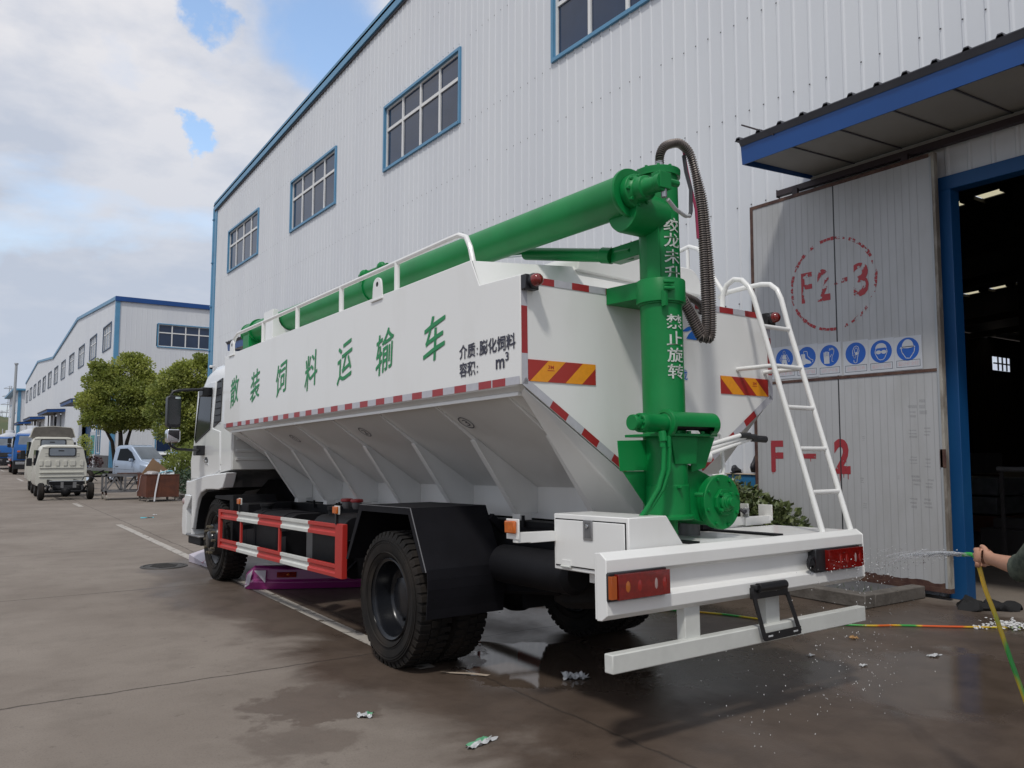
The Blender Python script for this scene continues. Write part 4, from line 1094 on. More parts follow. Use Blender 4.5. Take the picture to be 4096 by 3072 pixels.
# ---- control levers in their guard
b = MB()
b.tube([(0.20, -0.12, 1.705), (0.40, -0.12, 1.715), (0.43, -0.12, 1.70), (0.44, -0.12, 1.66), (0.45, -0.12, 1.45), (0.44, -0.12, 1.425), (0.40, -0.12, 1.418), (0.14, -0.10, 1.405)], 0.014, W, 10)
b.cyl((0.10, -0.09, 1.545), (0.27, -0.16, 1.545), 0.034, W, 16)
b.cyl((0.16, -0.05, 1.65), (0.33, -0.10, 1.665), 0.024, W, 12)
b.tube([(0.22, -0.10, 1.64), (0.25, -0.11, 1.61), (0.28, -0.11, 1.64)], 0.006, 'galv', 6)
lv = b.build('control_valve', truck)
for i, (a0, a1, a2) in enumerate((((0.21, -0.12, 1.61), (0.52, -0.22, 1.695), (0.60, -0.24, 1.695)), ((0.23, -0.13, 1.585), (0.58, -0.22, 1.685), (0.66, -0.24, 1.685)), ((0.25, -0.15, 1.56), (0.64, -0.22, 1.675), (0.76, -0.25, 1.668)))):
    b = MB(); b.tube([a0, a1], 0.0145, W, 10); b.tube([a1, a2], 0.020 if i < 2 else 0.024, 'plastic_black', 10); b.build('lever', lv)
# ---- outrigger with plug on the far side
b = MB()
b.bar((0.45, 0.12, 1.068), (1.0, 0.10, 1.075), 0.05, 0.06, W); b.box(0.95, 0.965, 0.08, 0.15, 1.08, 1.20, 'guard_white')
b.cyl((0.955, 0.10, 1.15), (0.90, 0.06, 1.15), 0.025, 'steel', 12); b.tube([(0.90, 0.06, 1.15), (0.86, 0.04, 1.135), (0.85, 0.07, 1.165)], 0.012, 'hose_black', 8)
b.build('rear_outrigger', truck, bevel=0.003)

# ------------------------------------------------------------------ cab
C_ = 'cab_white'
def cab_ring(y, hw, zb, zt, r=0.12, crown=0.03):
    """cross-section at y: rounded top corners"""
    pts = [(-hw, y, zb), (-hw, y, (zb+zt-r)/2), (-hw, y, zt-r)]
    pts += [(-hw+r*(1-cos(t)), y, zt-r+r*sin(t)) for t in [radians(a) for a in (25, 50, 75)]]
    pts += [(-hw*0.5, y, zt+crown*0.7), (0, y, zt+crown), (hw*0.5, y, zt+crown*0.7)]
    pts += [(hw-r*(1-cos(t)), y, zt-r+r*sin(t)) for t in [radians(a) for a in (75, 50, 25)]]
    pts += [(hw, y, zt-r), (hw, y, (zb+zt-r)/2), (hw, y, zb)]
    return pts
b = MB()
rings = [cab_ring(6.10, 1.075, 1.49, 2.72, 0.16), cab_ring(6.50, 1.08, 1.46, 2.82, 0.15), cab_ring(6.95, 1.08, 1.34, 2.86, 0.15), cab_ring(7.25, 1.08, 1.22, 2.80, 0.14), cab_ring(7.46, 1.08, 1.15, 2.66, 0.12),
         cab_ring(7.62, 1.08, 1.15, 2.28, 0.10), cab_ring(7.80, 1.08, 1.15, 1.86, 0.08), cab_ring(7.95, 1.07, 1.15, 1.60, 0.08), cab_ring(7.98, 1.03, 1.16, 1.52, 0.06)]
b.loft(rings, C_)
cab = b.build('cab', truck, smooth=50)
XS = -1.083
def side_poly(pts, m, name, parent, t=0.006, x=XS, bev=0.0):
    b = MB(); b.prism(pts, 'x', x-t, x+0.01, m); return b.build(name, parent, bevel=bev)
# door skin with a window; lines follow the photograph
dw = [(7.50, 2.52), (7.30, 2.535), (6.93, 2.552), (6.905, 2.52), (6.975, 2.02), (7.66, 1.862), (7.70, 1.90)]
door_out = [(7.60, 2.60), (7.00, 2.66), (6.70, 2.62), (6.76, 2.02), (6.50, 1.98), (6.10, 1.93), (6.08, 1.64), (6.20, 1.56), (6.17, 1.47), (7.20, 1.36), (7.86, 1.36), (7.93, 1.60), (7.80, 1.84)]
dr = side_poly([(7.62, 2.56), (7.02, 2.63), (6.80, 2.62), (6.88, 2.02), (6.55, 1.97), (6.52, 1.48), (7.20, 1.375), (7.84, 1.375), (7.90, 1.60), (7.77, 1.845)], C_, 'cab_door', cab, 0.008, bev=0.006)
b = MB(); b.prism(dw, 'x', XS-0.012, XS-0.0085, 'glass_dark'); b.build('door_window', dr)
b = MB(); b.tube([(XS-0.012, y, z) for y, z in dw], 0.008, 'plastic_black', 6, closed=True); b.build('window_seal', dr)
b = MB(); b.prism([(7.20, 1.585), (7.06, 1.58), (7.05, 1.625), (7.09, 1.655), (7.17, 1.655)], 'x', XS-0.016, XS-0.008, 'plastic_black'); b.bar((XS-0.022, 7.18, 1.615), (XS-0.022, 7.07, 1.60), 0.02, 0.03, 'chrome'); b.cyl((XS-0.02, 7.05, 1.565), (XS-0.008, 7.05, 1.565), 0.012, 'chrome', 10); b.build('door_handle', dr, bevel=0.004)
b = MB(); b.prism([(6.80, 1.555), (6.55, 1.69), (6.50, 1.56), (6.55, 1.53)], 'x', XS-0.002, XS+0.004, 'cab_grey'); b.build('recess_shade', cab)  # flat grey patch; the dimple's shade is put into the colour
# dark slatted quarter panel behind the door
b = MB(); b.prism([(6.72, 2.617), (6.491, 2.643), (6.545, 2.111), (6.86, 2.03)], 'x', XS-0.008, XS-0.001, 'plastic_black')
for k in range(7):
    z = 2.09+k*0.085; b.box(XS-0.014, XS-0.008, 6.55, 6.76-0.012*k+0.02, z, z+0.012, 'fender_black')
b.build('quarter_panel', cab, bevel=0.002)
b = MB(); b.box(-0.95, 0.95, 7.50, 7.52, 1.95, 2.60, 'glass_dark')
b = MB(); b.add([(-0.98, 7.835, 1.84), (0.98, 7.835, 1.84), (0.95, 7.50, 2.62), (-0.95, 7.50, 2.62)], [(0, 1, 2, 3)], 'glass_dark'); b.build('windscreen', cab)
b = MB(); b.box(-0.70, -0.35, 6.75, 6.95, 1.55, 2.30, 'seat_pink'); b.build('seat', cab, bevel=0.04)
# rear wall of the cab with pressed ribs
b = MB()
b.box(-1.06, 1.06, 6.075, 6.10, 1.49, 2.70, 'cab_grey')
for z in (1.70, 1.60, 1.84): b.box(-1.03, 1.03, 6.062, 6.076, z, z+0.035, 'cab_grey')
b.build('rear_wall', cab, bevel=0.006)
# wheel arch, fender and step
b = MB()
archp = [(6.095, 1.456), (6.225, 1.27), (6.40, 1.245), (6.65, 1.245), (6.95, 1.24), (7.20, 1.19), (7.33, 1.10), (7.44, 0.92), (7.53, 0.71), (7.60, 0.70), (7.56, 0.92), (7.62, 1.15), (7.92, 1.15), (7.92, 1.345), (7.80, 1.335), (6.94, 1.42)]
b.prism(archp, 'x', -1.135, -1.0, C_); b.build('front_fender', cab, bevel=0.012)
b = MB(); b.prism(archp, 'x', 1.0, 1.135, C_); b.build('front_fender', cab, bevel=0.012)
for sgn in (-1, 1):
    b = MB()
    inner = [(6.225, 1.27), (6.65, 1.23), (7.00, 1.21), (7.25, 1.13), (7.40, 0.95), (7.50, 0.70)]
    for i in range(5):
        (y0, z0), (y1, z1) = inner[i], inner[i+1]
        b.plate([(sgn*1.10, y0, z0), (sgn*1.10, y1, z1), (sgn*0.60, y1, z1), (sgn*0.60, y0, z0)], 0.01, K)
    b.prism([(5.95, 1.06), (5.98, 1.19), (6.70, 1.17), (6.72, 1.13), (6.10, 1.12), (6.02, 0.62), (5.96, 0.60)], 'x', min(sgn*1.08, sgn*0.55), max(sgn*1.08, sgn*0.55), K)
    b.build('wheel_arch', cab, bevel=0.004)
b = MB()
for sgn in (-1, 1):
    xo = sgn*1.14
    b.prism([(7.62, 1.15), (7.96, 1.16), (8.08, 0.98), (8.09, 0.72), (8.04, 0.60), (7.85, 0.60), (7.88, 0.95)], 'x', min(xo, sgn*0.9), max(xo, sgn*0.9), C_)
    b.box(min(xo-sgn*0.01, sgn*0.9), max(xo-sgn*0.01, sgn*0.9), 7.57, 7.64, 0.62, 1.10, C_)
    b.box(min(xo, sgn*0.85), max(xo, sgn*0.85), 7.20, 7.86, 0.60, 0.635, 'galv'); b.box(min(xo-sgn*0.03, sgn*0.85), max(xo-sgn*0.03, sgn*0.85), 7.22, 7.84, 0.50, 0.60, K)
b.box(-1.0, 1.0, 7.95, 8.07, 0.62, 1.15, C_)
b.build('front_bumper', cab, bevel=0.015)
b = MB(); b.sph((-1.13, 8.02, 1.06), (0.03, 0.05, 0.05), 'clear_lens', 10, 6); b.build('turn_lamp', cab)
# mirrors on their black arm
for sgn in (-1, 1):
    mr = MB(); x = sgn*1.47; s_ = sgn
    mr.tube([(sgn*1.10, 7.10, 2.505), (sgn*1.20, 6.98, 2.53), (sgn*1.50, 6.92, 2.50), (sgn*1.575, 6.92, 2.48), (sgn*1.60, 6.92, 2.43), (sgn*1.60, 6.92, 1.84), (sgn*1.58, 6.92, 1.79), (sgn*1.50, 6.94, 1.755), (sgn*1.30, 7.00, 1.745), (sgn*1.10, 7.30, 1.745)], 0.017, 'plastic_black', 10)
    mr.box(min(sgn*1.07, sgn*1.20), max(sgn*1.07, sgn*1.20), 6.98, 7.16, 2.45, 2.56, 'plastic_black'); mr.box(min(sgn*1.08, sgn*1.20), max(sgn*1.08, sgn*1.20), 7.2, 7.36, 1.68, 1.81, 'plastic_black')
    ma = mr.build('mirror_arm', cab, bevel=0.006)
    mr = MB(); rbox(mr, 6.86, 6.98, min(sgn*1.485, sgn*1.650), max(sgn*1.485, sgn*1.650), 2.025, 2.425, 0.04, 'plastic_black')
    mm = mr.build('mirror', ma, bevel=0.008)
    mr = MB(); rbox(mr, 6.852, 6.859, min(sgn*1.496, sgn*1.640), max(sgn*1.496, sgn*1.640), 2.06, 2.375, 0.035, 'mirror_face'); mr.box(min(sgn*1.50, sgn*1.56), max(sgn*1.50, sgn*1.56), 6.853, 6.858, 2.385, 2.41, 'chrome'); mr.build('glass', mm)
    mr = MB(); rbox(mr, 6.86, 6.98, min(sgn*1.485, sgn*1.645), max(sgn*1.485, sgn*1.645), 1.835, 2.005, 0.035, 'chrome')
    mm = mr.build('mirror', ma, bevel=0.008)
    mr = MB(); mr.prism([(sgn*1.50, 1.99), (sgn*1.625, 1.99), (sgn*1.63, 1.94), (sgn*1.50, 1.87)], 'y', 6.850, 6.859, 'mirror_face'); mr.build('glass', mm)

# ================================================================== SETTING
b = MB(); b.face([(-900, -900, G), (900, -900, G), (900, 1500, G), (-900, 1500, G)], 'concrete_yard')
struct(b.build('yard_ground', smooth=0))
# painted line in the yard, worn, in stretches
for y0, y1, x0 in ((1.5, 15.35, -1.0), (21.86, 23.6, -0.97), (44.0, 48.2, -1.1), (66, 72, -1.0)):
    b = MB(); n_ = max(2, int((y1-y0)/0.5))
    for i in range(n_):
        a0, a1 = y0+(y1-y0)*i/n_, y0+(y1-y0)*(i+1)/n_
        jl, jr = random.uniform(-0.008, 0.008), random.uniform(-0.008, 0.008)
        b.face([(x0-0.065, a0, G+0.004), (x0+0.065, a0, G+0.004), (x0+0.065, a1, G+0.004), (x0-0.065, a1, G+0.004)], 'road_paint')
    struct(b.build('road_line', smooth=0, recalc=False))

WX = 5.25
def ribbed(b, s0, s1, top, z0, opens, fn, per, depth, m, flat=0.76):
    """profiled sheet wall: fn(s, z, d) -> point; opens: (sa, sb, za, zb)"""
    n = int(round((s1-s0)/per)); prof = [(0, 0), (flat, 0), (flat+0.07, depth), (0.93, depth), (1.0, 0)]
    for i in range(n):
        for k in range(4):
            sa = s0+(i+prof[k][0])*per; sb = s0+(i+prof[k+1][0])*per; c = (sa+sb)/2
            ta, tb = top(sa), top(sb)
            iv = [(z0, z0, ta, tb)]
            for oa, ob, za, zb in opens:
                if oa < c < ob:
                    new = []
                    for (la, lb, ha, hb) in iv:
                        if za > la: new.append((la, lb, min(za, ha), min(za, hb)))
                        if zb < ha: new.append((max(zb, la), max(zb, lb), ha, hb))
                    iv = new
            for la, lb, ha, hb in iv:
                b.add([fn(sa, la, prof[k][1]), fn(sb, lb, prof[k+1][1]), fn(sb, hb, prof[k+1][1]), fn(sa, ha, prof[k][1])], [(0, 1, 2, 3)], m)

def window(parent, y0, y1, z0, z1, cols, glass, fn, transom=0.62, trim='trim_blue', tw=0.07):
    """fn(s, z, d) with d positive outwards"""
    def bx(b, sa, sb, za, zb, da, db, m):
        P = [fn(s, z, d) for s, z, d in ((sa,za,da),(sb,za,da),(sb,zb,da),(sa,zb,da),(sa,za,db),(sb,za,db),(sb,zb,db),(sa,zb,db))]
        b.add(P, [(0,3,2,1),(4,5,6,7),(0,1,5,4),(1,2,6,5),(2,3,7,6),(3,0,4,7)], m)
    b = MB()
    bx(b, y0-tw, y0, z0-tw, z1+tw, -0.06, 0.05, trim); bx(b, y1, y1+tw, z0-tw, z1+tw, -0.06, 0.05, trim)
    bx(b, y0, y1, z1, z1+tw, -0.06, 0.055, trim); bx(b, y0, y1, z0-tw, z0, -0.06, 0.06, trim)
    w = b.build('window', parent, smooth=0)
    b = MB(); mw = 0.040
    bx(b, y0, y0+mw*1.6, z0, z1, -0.055, -0.02, 'mullion'); bx(b, y1-mw*1.6, y1, z0, z1, -0.055, -0.02, 'mullion')
    bx(b, y0+mw*1.6, y1-mw*1.6, z0, z0+mw*1.6, -0.055, -0.02, 'mullion'); bx(b, y0+mw*1.6, y1-mw*1.6, z1-mw*1.2, z1, -0.055, -0.02, 'mullion')
    for i in range(1, cols):
        c = y0+(y1-y0)*i/cols; bx(b, c-mw, c+mw, z0+mw*1.6, z1-mw*1.2, -0.056, -0.014, 'mullion')
    zt = z1-transom
    if transom: bx(b, y0+mw*1.6, y1-mw*1.6, zt-mw, zt+mw, -0.054, -0.017, 'mullion')
    b.build('mullions', w, smooth=0)
    b = MB(); b.face([fn(y0, z0, -0.05), fn(y1, z0, -0.05), fn(y1, z1, -0.05), fn(y0, z1, -0.05)], glass); b.build('glass', w, smooth=0)
    return w

# ------------------------------------------------------------------ main factory hall
hall = thing('factory_hall', 'large white corrugated hall with high windows and an open doorway behind the feed truck', 'building')
def htop(y): return 13.88-abs(y-9.55)*0.0552 if y > 9.55 else 13.88-abs(y-9.55)*0.055
wins = [(26.90, 31.00), (19.16, 23.13), (11.72, 15.65), (4.02, 8.10)]
ops = [(a_, c_, 9.17, 10.86) for a_, c_ in wins]+[(-4.45, 0.70, G, 4.60)]
b = MB()
ribbed(b, -14.0, 33.25, htop, G, ops, lambda s, z, d: (WX-d, s, z), 0.25, 0.016, 'wall_white')
y = -14.0
for i in range(189):
    yc = -14.0+0.25*i+0.22
    for z in (3.7, 5.10, 6.49, 7.87, 9.02, 11.02, 12.25):
        if any(a_-0.1 < yc < c_+0.1 and za-0.1 < z < zb+0.1 for a_, c_, za, zb in ops): continue
        if random.random() < 0.12: continue
        zz = z+random.uniform(-0.01, 0.01)
        b.add([(WX-0.028, yc-0.010, zz-0.010), (WX-0.028, yc+0.010, zz-0.010), (WX-0.028, yc+0.010, zz+0.010), (WX-0.028, yc-0.010, zz+0.010)], [(0, 1, 2, 3)], 'screw')
b.build('front_wall', hall, smooth=0)
b = MB()
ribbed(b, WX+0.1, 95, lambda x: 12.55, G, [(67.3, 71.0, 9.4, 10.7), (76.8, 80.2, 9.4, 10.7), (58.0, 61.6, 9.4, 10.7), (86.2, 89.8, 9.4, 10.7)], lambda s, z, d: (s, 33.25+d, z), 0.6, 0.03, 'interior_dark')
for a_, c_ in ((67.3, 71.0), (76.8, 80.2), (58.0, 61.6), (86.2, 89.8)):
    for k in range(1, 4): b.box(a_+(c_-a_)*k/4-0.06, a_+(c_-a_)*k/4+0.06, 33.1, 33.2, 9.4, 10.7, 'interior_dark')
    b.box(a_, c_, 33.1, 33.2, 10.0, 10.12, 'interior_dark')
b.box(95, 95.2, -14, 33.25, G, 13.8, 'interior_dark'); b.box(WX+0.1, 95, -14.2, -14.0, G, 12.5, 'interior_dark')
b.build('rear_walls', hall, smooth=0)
b = MB()
slots = [35.5, 56.0, 75.5]
xs = [WX-0.10]+[v for s in slots for v in (s-0.42, s+0.42)]+[95.3]
for i in range(0, len(xs), 2):
    for ya, yb in ((-14.3, 9.55), (9.55, 33.45)):
        b.add([(xs[i], ya, htop(ya)+0.02), (xs[i+1], ya, htop(ya)+0.02), (xs[i+1], yb, htop(yb)+0.02), (xs[i], yb, htop(yb)+0.02), (xs[i], ya, htop(ya)+0.10), (xs[i+1], ya, htop(ya)+0.10), (xs[i+1], yb, htop(yb)+0.10), (xs[i], yb, htop(yb)+0.10)], [(0,3,2,1),(4,5,6,7),(0,1,5,4),(1,2,6,5),(2,3,7,6),(3,0,4,7)], 'dark_roof')
rf = b.build('roof', hall, smooth=0)
b = MB()
for s in slots:
    b = MB()
    for i in range(26):
        ya = -14+1.8*i+0.35; yb = ya+1.15
        if yb < 33: b.add([(s-0.42, ya, htop(ya)+0.06), (s+0.42, ya, htop(ya)+0.06), (s+0.42, yb, htop(yb)+0.06), (s-0.42, yb, htop(yb)+0.06)], [(0, 1, 2, 3)], 'skylight')
        b.box(s-0.56, s+0.56, yb, ya+1.8, htop(yb)-0.15, htop(yb)+0.03, 'interior_dark')
    b.build('skylight_strip', rf, smooth=0)
b = MB()     # blue verge trim and corner flashing
for ya, yb in ((-14.2, 9.55), (9.55, 33.36)):
    b.add([(WX-0.10, ya, htop(ya)-0.17), (WX+0.05, ya, htop(ya)-0.17), (WX+0.05, yb, htop(yb)-0.17), (WX-0.10, yb, htop(yb)-0.17), (WX-0.10, ya, htop(ya)+0.19), (WX+0.05, ya, htop(ya)+0.19), (WX+0.05, yb, htop(yb)+0.19), (WX-0.10, yb, htop(yb)+0.19)], [(0,3,2,1),(4,5,6,7),(0,1,5,4),(1,2,6,5),(2,3,7,6),(3,0,4,7)], 'trim_blue')
    b.add([(WX-0.055, ya, htop(ya)-0.23), (WX-0.02, ya, htop(ya)-0.23), (WX-0.02, yb, htop(yb)-0.23), (WX-0.055, yb, htop(yb)-0.23), (WX-0.055, ya, htop(ya)-0.17), (WX-0.02, ya, htop(ya)-0.17), (WX-0.02, yb, htop(yb)-0.17), (WX-0.055, yb, htop(yb)-0.17)], [(0,3,2,1),(4,5,6,7),(0,1,5,4),(1,2,6,5),(2,3,7,6),(3,0,4,7)], 'dark_roof')  # dark strip painted in for the shaded gap below the trim
b.build('roof_trim', hall, smooth=0)
b = MB(); b.box(WX-0.045, WX+0.1, 33.06, 33.40, G, htop(33.2)+0.02, 'trim_blue'); b.build('corner_trim', hall, smooth=0)
b = MB(); b.tube([(WX-0.02, 33.52, G), (WX-0.02, 33.52, 12.55)], 0.07, 'trim_blue', 10)
for z in (2, 4, 6, 8, 10, 12): b.box(WX-0.10, WX+0.06, 33.43, 33.60, z, z+0.05, 'trim_blue')
b.build('downpipe', hall)
for a_, c_ in wins:
    window(hall, a_, c_, 9.17, 10.86, 4, 'window_glass', lambda s, z, d: (WX-d, s, z))
# blue door frame
b = MB(); b.box(5.17, 5.36, 0.66, 0.855, G, 4.56, 'door_blue'); b.build('door_post', hall, bevel=0.006)
b = MB(); b.box(5.17, 5.36, -4.60, -4.42, G, 4.56, 'door_blue'); b.build('door_post', hall, bevel=0.006)
b = MB(); b.box(5.175, 5.36, -4.60, 0.855, 4.56, 4.72, 'door_blue'); b.build('door_lintel', hall, bevel=0.006)
# sliding leaf standing open beside the doorway
b = MB()
b.box(5.00, 5.06, 0.795, 3.27, 0.11, 4.93, 'door_panel')
lf = b.build('sliding_door', hall, smooth=0)
b = MB()
b.box(4.992, 5.065, 3.27, 3.315, 0.06, 4.975, 'rust_frame'); b.box(4.992, 5.065, 0.795, 3.27, 4.93, 4.975, 'rust_frame')
b.box(4.9925, 5.0, 0.795, 3.27, 2.485, 2.52, 'rust_frame'); b.box(4.99, 5.065, 0.74, 3.27, 0.06, 0.11, 'rust_frame')
P = [(0.745, 0.11)]
yy = 0.745
while yy < 3.27: P.append((yy, 0.11+0.055+0.05*noise.noise((yy*5, 0, 0))+0.02*noise.noise((yy*23, 3, 0)))); yy += 0.035
P += [(3.27, 0.11)]
b.face([(4.9985, y, z) for y, z in P], 'rust_frame')
b.box(4.985, 4.99, 0.735, 0.80, 1.42, 1.62, 'rust_frame')
b.build('door_frame', lf, smooth=0)
b = MB(); b.box(4.99, 5.065, 0.74, 0.795, 0.11, 4.975, 'stile_grey'); b.box(4.985, 4.99, 0.772, 0.795, 0.11, 4.93, 'pole_grey'); b.build('door_stile', lf, smooth=0)
b = MB()
for k in range(27):
    y = 0.86+k*0.0905
    if abs(y-2.025) < 0.03: continue
    for z0, z1 in ((0.16, 2.485), (2.52, 4.93)):
        if z0 > 2 and k < 1: continue
        b.face([(4.9988, y-0.0028, z0), (4.9988, y+0.0028, z0), (4.9988, y+0.0028, z1), (4.9988, y-0.0028, z1)], 'door_groove')
b.box(4.996, 5.0, 2.018, 2.032, 0.11, 4.93, 'screw')
b.build('panel_grooves', lf, smooth=0)
b = MB()     # old smudges of removed notices
for (y0, z0, w_, h_) in ((1.10, 2.05, 0.11, 0.16), (0.98, 2.1, 0.1, 0.2), (1.1, 1.80, 0.12, 0.12), (0.94, 1.82, 0.10, 0.11), (1.1, 1.50, 0.12, 0.10), (0.95, 1.47, 0.09, 0.12), (1.08, 1.27, 0.12, 0.13), (0.93, 1.24, 0.10, 0.12), (1.12, 1.02, 0.12, 0.14), (0.96, 1.02, 0.1, 0.12), (1.75, 1.25, 0.05, 0.07), (1.72, 1.75, 0.05, 0.06), (1.3, 1.3, 0.05, 0.05), (1.72, 0.95, 0.06, 0.07)):
    for q in range(3):
        za = z0-h_/2+h_*(q+0.15)/3; zb_ = za+h_*random.uniform(0.12, 0.24); ya, yb = y0-w_*random.uniform(.25, .5), y0+w_*random.uniform(.2, .5)
        b.face([(4.9982, ya, za), (4.9982, yb, za+0.006), (4.9982, yb, zb_), (4.9982, ya, zb_)], 'faint_grey')
b.build('door_stains', lf, smooth=0, recalc=False)
# red spray and paint marks
b = MB()
def dfn(y0, y1, z0, z1, x=4.9975, slope=0.0): return lambda u, v: (x, y0+(y1-y0)*u, z0+(z1-z0)*v+slope*u)
n_ = 72
for k in range(n_):
    if k % 9 == 4 or k in (13, 14, 33, 51, 52): continue
    a0, a1 = radians(k*360/n_), radians((k+0.9)*360/n_); w_ = 0.026*(0.7+0.5*noise.noise((k*0.7, 1, 2)))
    q = [(2.075+(0.59+s)*cos(a), 3.69+(0.575+s)*sin(a)) for a, s in ((a0, -w_), (a1, -w_), (a1, w_), (a0, w_))]
    b.face([(4.9975, y, z) for y, z in q], 'spray_red')
text(b, 'F', dfn(2.52, 2.36, 3.50, 3.895), 'spray_red', 0.012)
text(b, '2', dfn(2.285, 2.10, 3.49, 3.90), 'spray_red', 0.03)
b.face([(4.9975, 2.04, 3.665), (4.9975, 1.86, 3.685), (4.9975, 1.86, 3.74), (4.9975, 2.04, 3.72)], 'spray_red')
text(b, '3', dfn(1.78, 1.58, 3.47, 3.885), 'spray_red', 0.03)
b.build('door_marking', lf, smooth=0, recalc=False)
b = MB()
text(b, 'F', dfn(3.055, 2.86, 1.318, 1.735), 'paint_red', 0.03)
b.face([(4.9975, 2.575, 1.502), (4.9975, 2.37, 1.502), (4.9975, 2.37, 1.565), (4.9975, 2.575, 1.565)], 'paint_red')
text(b, '2', dfn(2.115, 1.895, 1.320, 1.750), 'paint_red', 0.04)
for y, z, l in ((2.09, 1.325, 0.06), (2.04, 1.325, 0.11), (1.99, 1.325, 0.05), (1.93, 1.325, 0.07), (1.97, 1.42, 0.09), (3.03, 1.33, 0.04), (2.45, 1.505, 0.04), (1.955, 1.55, 0.09)):
    b.face([(4.9973, y-0.004, z-l), (4.9973, y+0.004, z-l), (4.9973, y+0.006, z), (4.9973, y-0.006, z)], 'paint_red')
b.build('door_marking', lf, smooth=0, recalc=False)
b = MB(); b.box(5.08, 5.16, -4.6, 2.93, 5.05, 5.125, 'rail_dark'); b.box(5.085, 5.155, 2.93, 2.94, 5.035, 5.14, 'rail_dark')
for y in (2.6, 1.1): b.box(5.02, 5.06, y-0.04, y+0.04, 4.97, 5.06, 'rail_dark')
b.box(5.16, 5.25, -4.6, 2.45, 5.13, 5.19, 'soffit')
b.build('door_track', hall, smooth=0)
# canopy over the door
def canopy(parent, y0, y1, x0=3.80, zb=5.095, nm='canopy'):
    b = MB()
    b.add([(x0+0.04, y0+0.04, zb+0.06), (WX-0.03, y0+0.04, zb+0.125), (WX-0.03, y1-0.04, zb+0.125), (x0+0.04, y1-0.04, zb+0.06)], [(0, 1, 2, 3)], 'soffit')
    n = int((y1-y0)/0.6)
    for i in range(1, n):
        y = y0+(y1-y0)*i/n; b.bar((x0+0.05, y, zb+0.052), (WX-0.04, y, zb+0.117), 0.02, 0.008, 'dark_roof')
    c = b.build(nm, parent, smooth=0)
    b = MB()
    b.prism([(x0+0.03, zb), (x0+0.045, zb), (x0+0.015, zb+0.29), (x0, zb+0.29)], 'y', y0, y1, 'fascia_blue')
    for y in (y0, y1): b.prism([(x0+0.035, zb+0.002), (WX-0.03, zb+0.09), (WX-0.03, zb+0.36), (x0+0.005, zb+0.288)], 'y', y-0.008, y+0.008, 'fascia_blue')
    b.build('fascia', c, smooth=0)
    b = MB()
    x1 = WX-0.03; xe = x0-0.045; n = int(round((y1-y0+0.1)/0.30)); pr_ = [(0, 0), (0.72, 0), (0.78, 0.035), (0.92, 0.035), (0.98, 0), (1.0, 0)]
    for i in range(n):
        for k in range(5):
            ya = y0-0.05+(i+pr_[k][0])*(y1-y0+0.1)/n; yb = y0-0.05+(i+pr_[k+1][0])*(y1-y0+0.1)/n
            za, zb_ = zb+0.295+pr_[k][1], zb+0.295+pr_[k+1][1]
            b.add([(xe, ya, za), (xe, yb, zb_), (x1, yb, zb_+0.09), (x1, ya, za+0.09)], [(0, 1, 2, 3)], 'dark_roof')
            b.add([(xe, ya, za-0.012), (xe, yb, zb_-0.012), (xe, yb, zb_), (xe, ya, za)], [(0, 1, 2, 3)], 'dark_roof')
    b.face([(xe, y0-0.05, zb+0.292), (xe, y1+0.05, zb+0.292), (xe+0.07, y1+0.05, zb+0.29), (xe+0.07, y0-0.05, zb+0.29)], 'dark_roof')
    b.prism([(xe, zb+0.29), (x0+0.0, zb+0.285), (x0, zb+0.22)], 'y', y0, y1, 'dark_roof')
    b.build('roof_sheet', c, smooth=0)
    return c
cp = canopy(hall, -5.6, 2.47)
b = MB(); b.bar((3.80, 1.98, 5.31), (3.755, 2.41, 5.56), 0.018, 0.018, 'rail_dark'); b.build('stay_rod', cp)
canopy(hall, 20.0, 25.35)
# security camera on the far corner of the hall
b = MB(); b.tube([(5.22, 32.6, 5.25), (5.10, 32.6, 5.25)], 0.02, 'mullion', 8); b.lathe([(0.0, 0.0), (0.09, 0.0), (0.09, 0.07), (0.06, 0.10), (0.0, 0.10)], (5.08, 32.6, 5.18), (0, 0, 1), 'mullion', 16); b.sph((5.08, 32.6, 5.17), 0.07, 'glass_dark', 12, 8)
tag(b.build('security_camera'), 'small white dome camera on the blue corner of the large hall above the cab', 'camera')

# ------------------------------------------------------------------ inside the hall
b = MB()
b.lathe([(0.20, 0.0), (0.22, 0.0), (0.44, 0.0), (0.50, 0.05), (0.50, 0.22), (0.44, 0.27), (0.2, 0.27)], (0, 0, 0), (1, 0, 0.0), 'pole_grey', 28)
b.lathe([(0.0, 0.06), (0.20, 0.05)], (0, 0, 0), (1, 0, 0), 'galv', 20)
tag(b.build('spare_wheel', loc=(9.0, 1.15, 0.95)), 'pale dusty wheel in the darkness inside the hall doorway', 'wheel')
b = MB(); b.box(8.9, 9.6, 0.4, 2.3, 0.0, 0.45, 'interior_dark'); b.box(9.1, 9.4, 0.5, 2.2, 0.45, 0.6, 'interior_dark')
tag(b.build('work_bench', bevel=0.01), 'low dark bench under the dusty wheel inside the hall', 'bench')
b = MB(); b.cyl((7.9, 1.55, 1.36), (7.9, 1.0, 1.36), 0.035, 'galv', 10); b.bar((7.9, 1.5, G), (7.9, 1.5, 1.33), 0.04, 0.04, 'interior_dark'); b.bar((7.9, 1.05, G), (7.9, 1.05, 1.33), 0.04, 0.04, 'interior_dark')
tag(b.build('pipe_rack'), 'short steel pipe on a dark rack just inside the doorway', 'rack')

